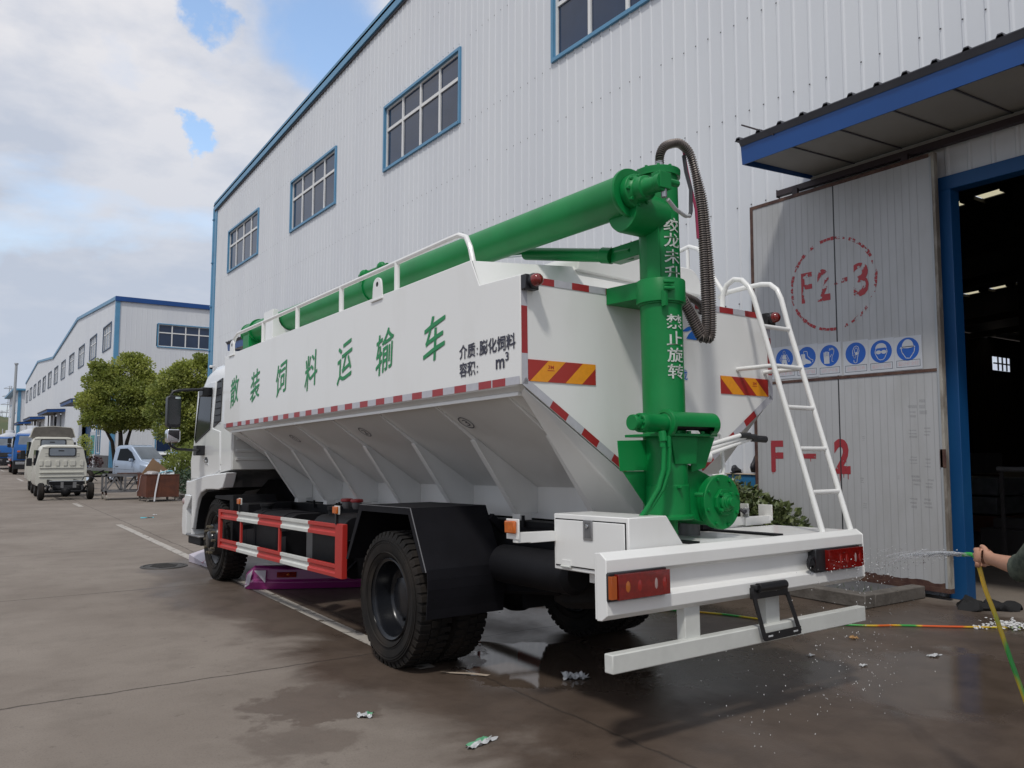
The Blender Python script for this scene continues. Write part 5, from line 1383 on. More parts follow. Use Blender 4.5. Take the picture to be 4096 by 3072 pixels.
for x in (14, 21, 28, 42, 49, 63, 70):
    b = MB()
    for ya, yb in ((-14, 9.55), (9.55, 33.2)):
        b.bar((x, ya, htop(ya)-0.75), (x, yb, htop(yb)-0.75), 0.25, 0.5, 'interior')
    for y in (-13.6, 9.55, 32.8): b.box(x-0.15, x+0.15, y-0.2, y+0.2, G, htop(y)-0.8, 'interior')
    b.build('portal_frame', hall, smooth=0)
rnd = random.Random(33)
for k, (x, y, w_, d_, h_) in enumerate(((13.5, 4.4, 1.6, 1.2, 1.1), (16.5, 6.6, 2.2, 1.4, 1.6), (20.5, 6.4, 1.8, 1.5, 0.9))):
    b = MB(); nl = 3
    for j in range(nl): b.box(x-w_/2+rnd.uniform(-.06, .06), x+w_/2+rnd.uniform(-.06, .06), y-d_/2, y+d_/2, G+h_*j/nl+0.04, G+h_*(j+1)/nl, rnd.choice(('interior', 'rust_cart', 'galv')))
    b.box(x-w_/2, x+w_/2, y-d_/2+0.1, y-d_/2+0.2, G, G+0.045, 'interior_dark'); b.box(x-w_/2, x+w_/2, y+d_/2-0.2, y+d_/2-0.1, G, G+0.045, 'interior_dark')
    tag(b.build('stacked_plates', bevel=0.01), ('low stack of plates on bearers in the gloom just behind the dusty wheel', 'tall stack of plates on bearers deeper in the gloom of the hall', 'farthest low stack of plates deep inside the dark hall')[k], 'stack', 'stacks of plates inside the hall')

# ------------------------------------------------------------------ safety posters on the door leaf
def ribbon(b, pts, w, fn, m, closed=False):
    n = len(pts)
    for i in range(n if closed else n-1):
        p, q = pts[i], pts[(i+1) % n]; dx, dz = q[0]-p[0], q[1]-p[1]; L = sqrt(dx*dx+dz*dz) or 1
        nx, nz = -dz/L*w/2, dx/L*w/2; ex, ez = dx/L*w*0.3, dz/L*w*0.3
        b.face([fn(p[0]+nx-ex, p[1]+nz-ez), fn(q[0]+nx+ex, q[1]+nz+ez), fn(q[0]-nx+ex, q[1]-nz+ez), fn(p[0]-nx-ex, p[1]-nz-ez)], m)
def circ(cx, cz, rx, rz, a0=0, a1=360, n=20): return [(cx+rx*cos(radians(a0+(a1-a0)*k/n)), cz+rz*sin(radians(a0+(a1-a0)*k/n))) for k in range(n+(0 if a1-a0 == 360 else 1))]
def poster(yl, yr, z0, z1, kind, cap, label):
    b = MB(); X0 = 4.9955
    curl = 0.012
    b.add([(X0-0.0006, yl, z0), (X0-0.0006, yr, z0), (X0-0.0006, yr, z1), (X0-0.0006, yl, z1), (X0+0.003, yl, z0), (X0+0.003, yr, z0), (X0+0.003, yr, z1), (X0+0.003, yl, z1)], [(0,3,2,1),(4,5,6,7),(0,1,5,4),(1,2,6,5),(2,3,7,6),(3,0,4,7)], 'sign_paper')
    yc, zc, r = (yl+yr)/2, z0+(z1-z0)*0.615, 0.134
    lay = [0]
    def fn(u, v, d=0.0): return (X0-0.0012-d, yc-u*r, zc+v*r)
    f1 = lambda u, v: fn(u, v, 0.0); f2 = lambda u, v: fn(u, v, 0.0006); f3 = lambda u, v: fn(u, v, 0.0012)
    b.face([f1(*p) for p in circ(0, 0, 1, 1, n=40)], 'sign_blue')
    Wm, Bm = 'sign_paper', 'sign_blue'
    def poly(pts, m=Wm, f=f2): b.face([f(*p) for p in pts], m)
    if kind == 'helmet':
        poly(circ(0.0, 0.18, 0.52, 0.66, 0, 180, 18)); poly([(-0.72, 0.10), (-0.60, 0.24), (0.60, 0.24), (0.68, 0.14), (0.0, 0.05)])
        ribbon(b, [(-0.58, 0.05), (-0.52, -0.25), (-0.35, -0.5), (-0.18, -0.76), (0.15, -0.80), (0.38, -0.52), (0.56, -0.25), (0.60, 0.05)], 0.07, f2, Wm)
        ribbon(b, circ(0, 0.20, 0.55, 0.14, 180, 360, 10), 0.04, f3, Bm)
    elif kind == 'goggles':
        poly([(-0.50, 0.18)]+circ(0, 0.30, 0.52, 0.44, 180, 0, 14)+[(0.50, 0.18), (0.42, 0.32), (-0.38, 0.30)])
        poly(circ(-0.24, -0.06, 0.25, 0.17, n=14)); poly(circ(0.26, -0.06, 0.25, 0.17, n=14)); ribbon(b, [(-0.5, -0.02), (0.5, -0.02)], 0.08, f3, Wm)
        ribbon(b, [(-0.52, 0.15), (-0.58, -0.05), (-0.48, -0.30), (-0.30, -0.62), (-0.12, -0.74), (0.15, -0.74), (0.32, -0.60), (0.48, -0.30), (0.58, -0.05), (0.52, 0.15)], 0.06, f2, Wm)
    elif kind == 'ear':
        ribbon(b, [(-0.26, -0.20), (-0.28, 0.25), (-0.12, 0.58), (0.10, 0.68), (0.30, 0.55), (0.36, 0.20), (0.25, -0.15), (0.16, -0.50), (0.12, -0.80), (-0.02, -0.88), (-0.16, -0.80), (-0.18, -0.62)], 0.06, f2, Wm)
        ribbon(b, [(-0.10, 0.05), (-0.08, 0.35), (0.06, 0.52), (0.20, 0.40), (0.20, 0.10)], 0.05, f2, Wm)
        poly(circ(0.10, -0.02, 0.14, 0.15, n=14)); ribbon(b, circ(-0.08, -0.28, 0.10, 0.15, n=12), 0.05, f2, Wm, True)
    elif kind == 'gloves':
        poly([(-0.55, -0.74), (0.0, -0.74), (0.0, 0.0), (-0.60, 0.0)])
        for k in range(4): poly([(-0.60+k*0.155, -0.02), (-0.48+k*0.155, -0.02), (-0.48+k*0.155, 0.42-0.05*abs(k-1.5)), (-0.60+k*0.155, 0.42-0.05*abs(k-1.5))])
        ribbon(b, [(0.0, 0.45), (0.05, 0.68), (0.14, 0.50), (0.22, 0.72), (0.30, 0.50), (0.38, 0.70), (0.44, 0.45), (0.50, 0.60), (0.46, 0.20), (0.30, -0.10), (0.24, -0.55), (0.40, -0.60)], 0.05, f2, Wm)
        ribbon(b, [(0.08, -0.15), (0.25, 0.10)], 0.05, f2, Wm)
    elif kind == 'boot':
        poly([(-0.62, 0.32), (-0.18, 0.32), (-0.14, -0.10), (0.42, -0.42), (0.52, -0.60), (0.40, -0.64), (-0.14, -0.64), (-0.20, -0.72), (-0.55, -0.72), (-0.50, -0.30)])
        ribbon(b, [(-0.32, 0.40), (-0.30, 0.58), (0.06, 0.55), (0.12, 0.10), (0.44, -0.22), (0.70, -0.32), (0.66, -0.50)], 0.06, f2, Wm)
    elif kind == 'suit':
        ribbon(b, circ(-0.02, 0.62, 0.13, 0.17, n=14), 0.05, f2, Wm, True)
        poly([(-0.20, 0.40), (0.18, 0.40), (0.22, -0.02), (-0.24, -0.02)]); poly([(-0.24, -0.06), (0.22, -0.06), (0.42, -0.86), (0.14, -0.86), (0.0, -0.35), (-0.14, -0.86), (-0.40, -0.86)])
        ribbon(b, [(-0.28, 0.42), (-0.54, -0.04), (-0.36, -0.30), (-0.26, -0.24), (-0.38, -0.02), (-0.22, 0.25)], 0.05, f2, Wm); ribbon(b, [(0.24, 0.42), (0.50, -0.04), (0.60, -0.26), (0.48, -0.32), (0.26, 0.10)], 0.05, f2, Wm)
    else:
        poly(circ(0, 0.1, 0.5, 0.5, n=18)); poly([(-0.3, -0.2), (0.3, -0.2), (0.3, -0.7), (-0.3, -0.7)])
    # caption box
    ya, yb, za, zb = yl-0.022, yr+0.022, z0+0.030, z0+0.112
    for (p, q, s, t) in ((ya, yb, za, za+0.005), (ya, yb, zb-0.005, zb), (ya, ya-0.005, za, zb), (yb+0.005, yb, za, zb)):
        b.face([(X0-0.0012, p, s), (X0-0.0012, q, s), (X0-0.0012, q, t), (X0-0.0012, p, t)], 'sign_ink')
    text(b, cap, lambda u, v: (X0-0.0012, ya-0.022+(yb-ya+0.044)*u, za+0.016+(zb-za-0.032)*v), 'sign_faded', 0.01)
    tag(b.build('safety_poster', smooth=0, recalc=False), label, 'poster', 'blue mandatory signs along the grey door')
poster(1.288, 0.962, 2.530, 2.915, 'helmet', '戴好安全帽', 'white poster with a helmeted head in a blue circle, nearest the open doorway')
poster(1.612, 1.290, 2.527, 2.925, 'goggles', '戴好护目镜', 'white poster with a head wearing goggles in a blue circle on the grey door')
poster(1.946, 1.614, 2.526, 2.940, 'ear', '必须戴耳塞', 'white poster with an ear in a blue circle on the grey door')
poster(2.300, 1.975, 2.530, 2.950, 'gloves', '须防护手套', 'white poster with a pair of gloves in a blue circle, creased over the door joint')
poster(2.630, 2.302, 2.538, 2.962, 'boot', '穿防护鞋', 'white poster with a boot and leg in a blue circle on the grey door')
poster(2.975, 2.632, 2.545, 2.970, 'suit', '穿防护服', 'white poster with a standing figure in a blue circle, seen through the ladder')
poster(3.262, 2.977, 2.550, 2.975, 'mask', '防护面罩', 'white poster in a blue circle mostly hidden behind the ladder rail and tank edge')

# ------------------------------------------------------------------ shelf, shoes, shrub, kerb by the door
b = MB(); b.box(5.05, 5.225, 3.36, 3.86, 1.10, 1.27, 'shoe_shelf'); b.box(5.03, 5.225, 3.35, 3.87, 1.27, 1.285, 'litter_tan'); b.bar((5.20, 3.5, G), (5.20, 3.5, 1.10), 0.04, 0.04, 'rust_frame'); b.bar((5.20, 3.8, G), (5.20, 3.8, 1.10), 0.04, 0.04, 'rust_frame')
tag(b.build('shoe_shelf', bevel=0.004), 'small blue shelf behind the shrub carrying dark shoes', 'shelf')
def shoe(loc, rz, tilt, label):
    b = MB()
    rings = []
    for t, w_, h_ in ((0.0, 0.030, 0.07), (0.03, 0.036, 0.10), (0.08, 0.036, 0.105), (0.13, 0.036, 0.075), (0.19, 0.042, 0.055), (0.24, 0.038, 0.045), (0.265, 0.02, 0.03)):
        rings.append([(t, w_*cos(a), 0.012+h_*0.5+h_*0.5*sin(a)) for a in [2*pi*k/10 for k in range(10)]])
    b.loft(rings, 'shoe_dark')
    b.box(0.0, 0.262, -0.042, 0.042, 0.0, 0.014, 'chassis_black')
    o = b.build('shoe', loc=loc, smooth=50); o.rotation_euler = (0, tilt, rz)
    tag(o, label, 'shoe', 'shoes drying on the blue shelf')
shoe((5.02, 3.72, 1.287), 0.35, 0, 'dark shoe lying flat on the blue shelf')
shoe((5.10, 3.42, 1.302), 0.2, -1.05, 'dark shoe stood on its heel against the wall on the blue shelf')

def leaves(b, c, rad, n, size, m, shell=0.35, seed=1, flat=0.0, droop=0.3):
    rnd = random.Random(seed)
    for _ in range(n):
        while True:
            p = Vector((rnd.uniform(-1, 1), rnd.uniform(-1, 1), rnd.uniform(-1, 1)))
            if shell < p.length < 1: break
        q = Vector((c[0]+p.x*rad[0], c[1]+p.y*rad[1], c[2]+p.z*rad[2]))
        out = Vector((p.x, p.y, p.z*0.6+0.25)).normalized()
        d = (out+Vector((rnd.uniform(-1, 1), rnd.uniform(-1, 1), rnd.uniform(-1, 0.6)))*0.9).normalized()
        s = d.cross(Vector((rnd.uniform(-1, 1), rnd.uniform(-1, 1), rnd.uniform(-1, 1)))).normalized()
        L = size*rnd.uniform(0.7, 1.3); w_ = L*0.34; nrm = d.cross(s)
        b.add([q, q+d*L*0.45+s*w_+nrm*0.04*L, q+d*L, q+d*L*0.45-s*w_+nrm*0.04*L], [(0, 1, 2, 3)], m)
def shrub(name, loc, blobs, size, m, label, cat, stems=6, seed=3, group=None, stem_h=0.5, shell=0.3):
    root = thing(name, label, cat, loc, group=group)
    b = MB()
    for i, (c, r, n) in enumerate(blobs): leaves(b, c, r, n, size, m, shell, seed*10+i)
    b.build('foliage', root, smooth=0, recalc=False)
    b = MB(); rnd = random.Random(seed)
    for k in range(stems):
        a = rnd.uniform(0, 2*pi); c, r, n = blobs[k % len(blobs)]
        p1 = Vector((c[0]+r[0]*0.5*cos(a), c[1]+r[1]*0.5*sin(a), c[2]+r[2]*0.3))
        b.tube([(0.05*cos(a), 0.05*sin(a), 0), (p1.x*0.5, p1.y*0.5, p1.z*0.55), p1], [0.022, 0.016, 0.007], 'bark', 6)
    b.build('stems', root)
    return root
shrub('evergreen_shrub', (4.56, 3.3, G), [((-0.05, 0.20, 0.70), (0.46, 0.80, 0.58), 2600), ((-0.05, -0.25, 0.60), (0.44, 0.60, 0.50), 1900), ((-0.05, -0.60, 0.50), (0.42, 0.50, 0.50), 1700), ((-0.15, 0.95, 0.62), (0.50, 0.75, 0.62), 1900), ((-0.16, 0.70, 1.00), (0.34, 0.55, 0.44), 1300)], 0.080, 'bush_leaf', 'glossy evergreen shrub behind the truck beside the sliding door', 'shrub', 10, 5)
b = MB()
b.box(3.80, 3.98, 1.0, 6.5, G, 0.12, 'kerb_stone'); b.box(3.98, 4.95, 1.0, 1.16, G, 0.115, 'kerb_stone'); b.box(3.98, 5.2, 1.16, 6.5, G, 0.06, 'base_grey')
tag(b.build('planter_kerb', bevel=0.012), 'worn concrete kerb of the planting bed beneath the sliding door', 'kerb')
b = MB()
rnd = random.Random(4)
for k in range(60):
    x, y = rnd.uniform(3.98, 4.5), rnd.uniform(1.2, 2.2); h_ = rnd.uniform(0.03, 0.09)
    b.face([(x-0.006, y, 0.06), (x+0.006, y, 0.06), (x+rnd.uniform(-.03, .03), y+rnd.uniform(-.03, .03), 0.06+h_)], 'grass')
tag(b.build('bed_weeds', smooth=0, recalc=False), 'sparse green weeds in the planting bed beneath the sliding door', 'weeds', kind='stuff')
b = MB()
for i in range(3):
    c = (4.75+0.13*i, 0.42-0.1*i, G+0.02); b.sph(c, (0.17, 0.14, 0.055-0.008*i), 'cloth_black', 18, 12)
b.v = [(x+0.10*noise.noise((x*7, y*7, 1)), y+0.10*noise.noise((x*7, y*7, 4)), max(G, z+0.09*noise.noise((x*11, y*11, z*5)))) for x, y, z in b.v]
o = b.build('wet_rag', smooth=50); tag(o, 'black wet rag lying at the foot of the blue door post', 'rag')

# ------------------------------------------------------------------ far hall
mat('far_trim', (0.05, 0.085, 0.15), 0.5)
far = thing('far_factory_hall', 'long white hall with twin low gables and upper windows, beyond the trees', 'building')
def ftop(y):
    t = (y-61.0) % 46.9; return 12.68+(1.58-abs(t-23.45)/23.45*1.58)
b = MB()
fw_ = [(62.95+7.775*i, 66.95+7.775*i) for i in range(12)]
fdo = [(71.8, 77.9, G, 4.9), (95.9, 102.2, G, 5.5), (122.2, 126.6, G, 5.4), (145, 149, G, 5.4), (66.1, 68.4, 1.3, 3.6)]
ribbed(b, 61.0, 154.8, ftop, G, [(a_, c_, 9.30, 11.15) for a_, c_ in fw_]+fdo, lambda s, z, d: (WX-d, s, z), 0.7, 0.02, 'wall_white', 0.86)
b.build('front_wall', far, smooth=0)
b = MB(); ribbed(b, WX, 45, lambda x: 12.60, G, [(8.17, 12.10, 9.36, 11.04), (8.30, 11.6, 1.40, 3.05)], lambda s, z, d: (s, 61.0-d, z), 0.35, 0.014, 'wall_white', 0.86)
b.build('end_wall', far, smooth=0)
window(far, 8.17, 12.10, 9.36, 11.04, 4, 'window_glass', lambda s, z, d: (s, 61.0-d, z), 0.62)
window(far, 8.30, 11.6, 1.40, 3.55, 3, 'window_glass', lambda s, z, d: (s, 61.0-d, z), 0.75)
for a_, c_ in fw_: window(far, a_, c_, 9.30, 11.15, 3, 'curtain_sky_glass', lambda s, z, d: (WX-d, s, z), 0.6, tw=0.08, trim='far_trim')
b = MB()
for i in range(4):
    ya = 61.0+23.45*i; yb = min(ya+23.45, 154.8)
    za, zb = ftop(ya+1e-4), ftop(yb-1e-4)
    b.add([(WX-0.12, ya, za-0.12), (45, ya, za-0.12), (45, yb, zb-0.12), (WX-0.12, yb, zb-0.12), (WX-0.12, ya, za+0.15), (45, ya, za+0.15), (45, yb, zb+0.15), (WX-0.12, yb, zb+0.15)], [(0,3,2,1),(4,5,6,7),(0,1,5,4),(1,2,6,5),(2,3,7,6),(3,0,4,7)], 'trim_blue')
b.box(WX-0.1, 45, 60.85, 61.0, 12.50, 12.84, 'fascia_blue')
b.build('roof', far, smooth=0)
b = MB(); b.box(WX-0.06, WX+0.24, 60.93, 61.3, G, 12.55, 'trim_blue'); b.build('corner_trim', far, smooth=0)
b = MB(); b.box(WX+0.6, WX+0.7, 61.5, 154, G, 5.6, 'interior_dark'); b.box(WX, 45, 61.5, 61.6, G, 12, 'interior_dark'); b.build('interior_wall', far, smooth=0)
b = MB(); b.box(WX+0.30, WX+0.34, 71.9, 77.8, G, 4.85, 'door_blue'); b.box(WX+0.3, WX+0.34, 99.5, 102.1, G, 5.3, 'curtain_sky_glass'); b.box(WX+0.3, WX+0.34, 124.8, 126.5, G, 5.2, 'curtain_sky_glass'); b.build('sliding_door', far, smooth=0)
b = MB(); b.box(WX-0.05, WX+0.02, 68.45, 71.75, G, 3.05, 'sign_paper'); b.box(WX-0.07, WX-0.051, 69.0, 71.2, 1.25, 2.75, 'notice_teal')
for k in range(4): b.box(WX-0.074, WX-0.0705, 69.3, 70.9, 1.5+0.3*k, 1.58+0.3*k, 'curtain_sky_glass')
b.build('notice_panel', far, smooth=0)
window(far, 66.1, 68.4, 1.3, 3.6, 2, 'window_glass', lambda s, z, d: (WX-d, s, z), 0.9)
b = MB(); b.box(WX-0.06, WX-0.025, 61.5, 68.4, G, 1.15, 'base_grey'); b.box(8.0, 12, 60.94, 60.98, G, 1.25, 'base_grey'); b.build('plinth', far, smooth=0)
for y0, y1 in ((70.5, 79.0), (91.8, 103.5), (115.5, 128.0), (138.8, 150)):
    canopy(far, y0, y1, 3.55, 5.42)
b = MB()
for y in (95.5, 102.6, 121.8, 127.0):
    b.bar((4.6, y, G), (4.6, y, 5.45), 0.12, 0.12, 'base_grey'); b.bar((WX-0.3, y, G), (WX-0.3, y, 5.5), 0.3, 0.3, 'wall_white')
b.build('canopy_post', far, smooth=0)
hall3 = thing('distant_shed', 'narrow white shed with a blue eave at the far end of the yard', 'building')
b = MB(); ribbed(b, 174, 206, lambda y: 12.65, G, [], lambda s, z, d: (WX-d, s, z), 0.8, 0.03, 'wall_white'); ribbed(b, WX, 45, lambda x: 12.65, G, [], lambda s, z, d: (s, 174-d, z), 0.8, 0.03, 'wall_white'); b.build('wall', hall3, smooth=0)
b = MB(); b.box(WX-1.0, 45, 173.3, 206, 12.65, 13.0, 'trim_blue'); b.box(WX-0.1, WX+0.4, 173.85, 174.4, G, 12.65, 'trim_blue'); b.build('roof', hall3, smooth=0)
for y0, z0 in ((179, 8.7), (197, 8.5)): window(hall3, y0, y0+3.6, z0, z0+2.3, 2, 'window_glass', lambda s, z, d: (WX-d, s, z), 0.8, tw=0.12)
# flue pole, pylons, hill
b = MB(); b.tube([(1.0, 100, G), (1.0, 100, 3.2), (1.05, 100, 10.9)], [0.16, 0.16, 0.13], 'pole_grey', 12); b.cyl((1.05, 100, 10.9), (1.05, 100, 11.05), 0.20, 'pole_grey', 12); b.cyl((1.0, 100, 3.1), (1.0, 100, 3.35), 0.24, 'pole_grey', 12)
tag(b.build('flue_pole'), 'tall thin grey pole standing before the far sheds', 'pole')
def pylon(x, y, h, label):
    b = MB(); w_ = 1.6
    for sx in (-1, 1):
        for sy in (-1, 1): b.bar((x+sx*w_, y+sy*w_, G), (x+sx*0.3, y+sy*0.3, h), 0.22, 0.22, 'pole_grey')
    for k, z in enumerate((h*0.60, h*0.72, h*0.84, h*0.96)):
        L = 3.6-0.4*k; b.bar((x-L, y, z), (x+L, y, z), 0.25, 0.25, 'pole_grey')
        b.bar((x-L, y, z), (x, y, z+1.1), 0.12, 0.12, 'pole_grey'); b.bar((x+L, y, z), (x, y, z+1.1), 0.12, 0.12, 'pole_grey')
    for k in range(10):
        z0 = h*k/10; z1 = h*(k+1)/10; wa = w_+(0.3-w_)*k/10; wb = w_+(0.3-w_)*(k+1)/10
        b.bar((x-wa, y-wa, z0), (x+wb, y-wb, z1), 0.1, 0.1, 'pole_grey')
    tag(b.build('power_pylon', smooth=0), label, 'pylon', 'power pylons on the skyline')
pylon(13.8, 400, 28.5, 'lattice power pylon with four cross arms, the taller on the skyline')
pylon(18.6, 600, 26, 'small lattice pylon far off above the green hill')
b = MB(); nx, ny = 60, 16; vs = []
for j in range(ny):
    for i in range(nx):
        x = -160+200*i/(nx-1); y = 270+90*j/(ny-1); e = sin(pi*min(1, j/(ny-1)))
        vs.append((x, y, G-0.3+max(0, (12.5+4*noise.noise((x*0.03, y*0.03, 0))+2.2*noise.noise((x*0.13, y*0.13, 3))+1.0*noise.noise((x*0.4, y*0.4, 3)))*e)))
mat('hill_green', (0.075, 0.095, 0.045), 0.9, col2=(0.14, 0.11, 0.06), vscale=0.06, thr=(0.45, 0.7), bump=1.0, bscale=0.5)
b.add(vs, [(j*nx+i, j*nx+i+1, (j+1)*nx+i+1, (j+1)*nx+i) for j in range(ny-1) for i in range(nx-1)], 'hill_green')
struct(b.build('green_hill', smooth=60))

# ------------------------------------------------------------------ trees
def tree(loc, label, trunks, blobs, seed, leaf_n=1.0, size=0.13):
    root = thing('broadleaf_tree', label, 'tree', loc, group='trees beside the far hall')
    b = MB()
    for base, mid, top, r in trunks:
        b.tube([base, tuple((Vector(base)+Vector(mid))/2+Vector((0.03, 0.02, 0))), mid, tuple((Vector(mid)+Vector(top))/2+Vector((-0.06, 0.03, 0.05))), top], [r*1.25, r, r*0.85, r*0.6, r*0.35], 'bark', 9)
    rnd = random.Random(seed)
    for c, rad, n in blobs:
        src = min(trunks, key=lambda t: (Vector(t[2])-Vector(c)).length)[2]
        b.tube([src, tuple((Vector(src)+Vector(c))/2+Vector((0, 0, -0.1))), c], [0.06, 0.045, 0.015], 'bark', 6)
        for k in range(5):
            e = Vector(c)+Vector((rnd.uniform(-1, 1)*rad[0], rnd.uniform(-1, 1)*rad[1], rnd.uniform(-.6, .9)*rad[2]))*0.8
            b.tube([c, tuple((Vector(c)+e)/2), tuple(e)], [0.022, 0.014, 0.006], 'bark', 5)
    b.build('trunk', root)
    b = MB()
    for i, (c, rad, n) in enumerate(blobs):
        rnd2 = random.Random(seed*31+i)
        # sub-clumps give the crown light and dark tufts and gaps
        for k in range(16):
            while True:
                p = Vector((rnd2.uniform(-1, 1), rnd2.uniform(-1, 1), rnd2.uniform(-1, 1)))
                if 0.35 < p.length < 1: break
            cc = (c[0]+p.x*rad[0]*0.85, c[1]+p.y*rad[1]*0.85, c[2]+p.z*rad[2]*0.85)
            s = rnd2.uniform(0.30, 0.52)*min(rad)
            m = 'tree_leaf' if rnd2.random() < 0.70 else 'tree_leaf_dark'
            leaves(b, cc, (s*1.2, s*1.2, s*0.8), int(n*leaf_n/16), size, m, 0.1, seed*100+i*20+k)
        leaves(b, c, (rad[0]*0.98, rad[1]*0.98, rad[2]*0.98), int(n*leaf_n*0.65), size, 'tree_leaf_dark' if i % 2 else 'tree_leaf', 0.45, seed*500+i)
    b.build('crown', root, smooth=0, recalc=False)
    return root
tree((2.85, 41.5, G), 'rounded green tree with forked trunks behind the silver pickup', [((0.0, 0, 0), (0.1, 0, 1.9), (0.15, 0.1, 3.6), 0.14), ((-0.05, 0, 0), (-0.28, 0.1, 2.0), (-0.9, 0.1, 3.3), 0.10), ((0.15, 0.05, 0), (0.40, 0.1, 2.0), (0.9, 0.1, 3.4), 0.11)],
     [((0.30, 0, 5.60), (1.15, 1.0, 0.88), 1700), ((-0.85, 0.1, 5.0), (0.95, 1.0, 0.80), 1400), ((1.15, 0.1, 4.95), (0.80, 1.0, 0.85), 1300), ((0.1, -0.6, 4.55), (1.15, 0.9, 0.75), 1400), ((-1.25, 0, 4.0), (0.85, 0.9, 0.66), 1100), ((0.0, -0.4, 3.55), (1.30, 1.0, 0.62), 1500), ((1.10, 0, 3.75), (0.85, 0.9, 0.68), 1100), ((-1.05, 0.1, 5.75), (0.42, 0.5, 0.42), 350), ((0.60, 0.2, 6.25), (0.65, 0.6, 0.40), 450), ((-1.0, -0.2, 3.15), (0.85, 0.8, 0.50), 900), ((0.9, -0.2, 3.05), (0.9, 0.8, 0.45), 900), ((-0.15, 0.2, 2.85), (0.8, 0.7, 0.40), 600)], 11, 1.7, 0.125)
tree((5.0, 37.2, G), 'leafy green tree behind the truck mirror at the corner of the large hall', [((0, 0, 0), (0.0, 0, 1.8), (0.1, 0, 3.4), 0.12), ((0.1, 0, 0), (0.35, 0, 1.8), (0.7, 0, 3.5), 0.09)],
     [((0.35, 0, 5.15), (0.9, 0.9, 0.85), 1500), ((-0.5, 0, 4.65), (0.85, 0.9, 0.85), 1500), ((0.7, 0.1, 4.2), (0.9, 0.9, 0.8), 1300), ((-0.85, -0.1, 3.65), (0.85, 0.9, 0.75), 1400), ((0.4, -0.3, 3.2), (1.0, 0.9, 0.8), 1400), ((-0.5, -0.2, 2.6), (0.95, 0.9, 0.7), 1400), ((0.5, 0, 2.0), (0.9, 0.9, 0.7), 1000), ((0.75, 0.1, 5.9), (0.45, 0.4, 0.45), 400), ((-0.2, 0, 5.45), (0.4, 0.4, 0.35), 300), ((-1.2, 0, 4.3), (0.5, 0.5, 0.45), 400)], 23, 1.7, 0.12)
shrub('leafy_shrub', (3.55, 30.5, G), [((0.0, 0, 1.15), (0.75, 0.7, 0.62), 900), ((0.55, 0.1, 1.45), (0.6, 0.6, 0.6), 700), ((-0.4, 0, 0.85), (0.5, 0.5, 0.4), 400)], 0.11, 'tree_leaf_dark', 'low bright shrub behind the rusty scrap cart under the truck mirror', 'shrub', 6, 8)
shrub('leafy_shrub', (3.25, 58.0, G), [((0.0, 0, 1.9), (0.45, 0.45, 0.75), 500), ((0.0, 0, 1.1), (0.4, 0.4, 0.5), 300)], 0.13, 'tree_leaf', 'small pale green tree by the far blue doorway', 'shrub', 4, 9)
shrub('red_shrub', (3.75, 57.5, G), [((0.0, 0, 0.75), (0.55, 0.5, 0.42), 450)], 0.12, 'red_leaf', 'dark red shrub by the far notice panel', 'shrub', 4, 10)
b = MB()
leaves(b, (4.0, 28.0, 0.30), (1.8, 2.4, 0.62), 5200, 0.075, 'hedge_leaf', 0.55, 77)
tag(b.build('clipped_hedge', smooth=0, recalc=False), 'dark green hedge along the kerb between the scrap cart and the truck', 'hedge')
b = MB()
for i in range(8): b.box(2.18+0.0*i, 2.34, 24.0+i*1.0, 24.97+i*1.0, G, 0.13, 'kerb_stone')
b.box(2.34, 5.2, 24.0, 24.15, G, 0.13, 'kerb_stone')
tag(b.build('hedge_kerb', bevel=0.012), 'pale concrete kerb in front of the dark hedge', 'kerb')
b = MB(); rnd = random.Random(6)
for k in range(1500):
    x, y = rnd.uniform(3.2, 6.5), rnd.uniform(54, 60.5); h_ = rnd.uniform(0.15, 0.4)
    b.face([(x-0.05, y, G), (x+0.05, y, G), (x+rnd.uniform(-.1, .1), y+rnd.uniform(-.1, .1), G+h_)], 'grass')
tag(b.build('grass_strip', smooth=0, recalc=False), 'strip of green grass at the foot of the far hall', 'grass', kind='stuff')

# ================================================================== OTHER VEHICLES
def ring_y(y, hb, ht, z0, zb, z1, r, cx=0.0, n=4):
    """body cross-section: bottom half-width hb up to belt zb, tapering to ht at the roof z1 with rounded corners"""
    L = [(-hb*0.94, z0), (-hb, z0+0.08), (-hb, zb)]
    L += [(-ht+r*(1-cos(t))-0.0, z1-r+r*sin(t)) for t in [radians(90*k/n) for k in range(n+1)]]
    pts = L+[(-x, z) for x, z in reversed(L)]
    return [(cx+x, y, z) for x, z in pts]
def small_wheel(b, c, R, w, hub='galv'):
    b.lathe([(R*0.55, -w/2), (R*0.86, -w/2-0.006), (R, -w*0.3), (R, w*0.3), (R*0.86, w/2+0.006), (R*0.55, w/2)], c, (1, 0, 0), 'rubber', 26, closed=True)
    b.lathe([(0.0, -w*0.30), (R*0.35, -w*0.36), (R*0.57, -w*0.45)], c, (1, 0, 0), hub, 20); b.lathe([(0.0, w*0.30), (R*0.35, w*0.36), (R*0.57, w*0.45)], c, (1, 0, 0), hub, 20)
def add_wheels(root, spots, R, w, name='wheel', hub='galv'):
    for c in spots:
        b = MB(); small_wheel(b, (0, 0, 0), R, w, hub); b.build(name, root, loc=c, smooth=40)

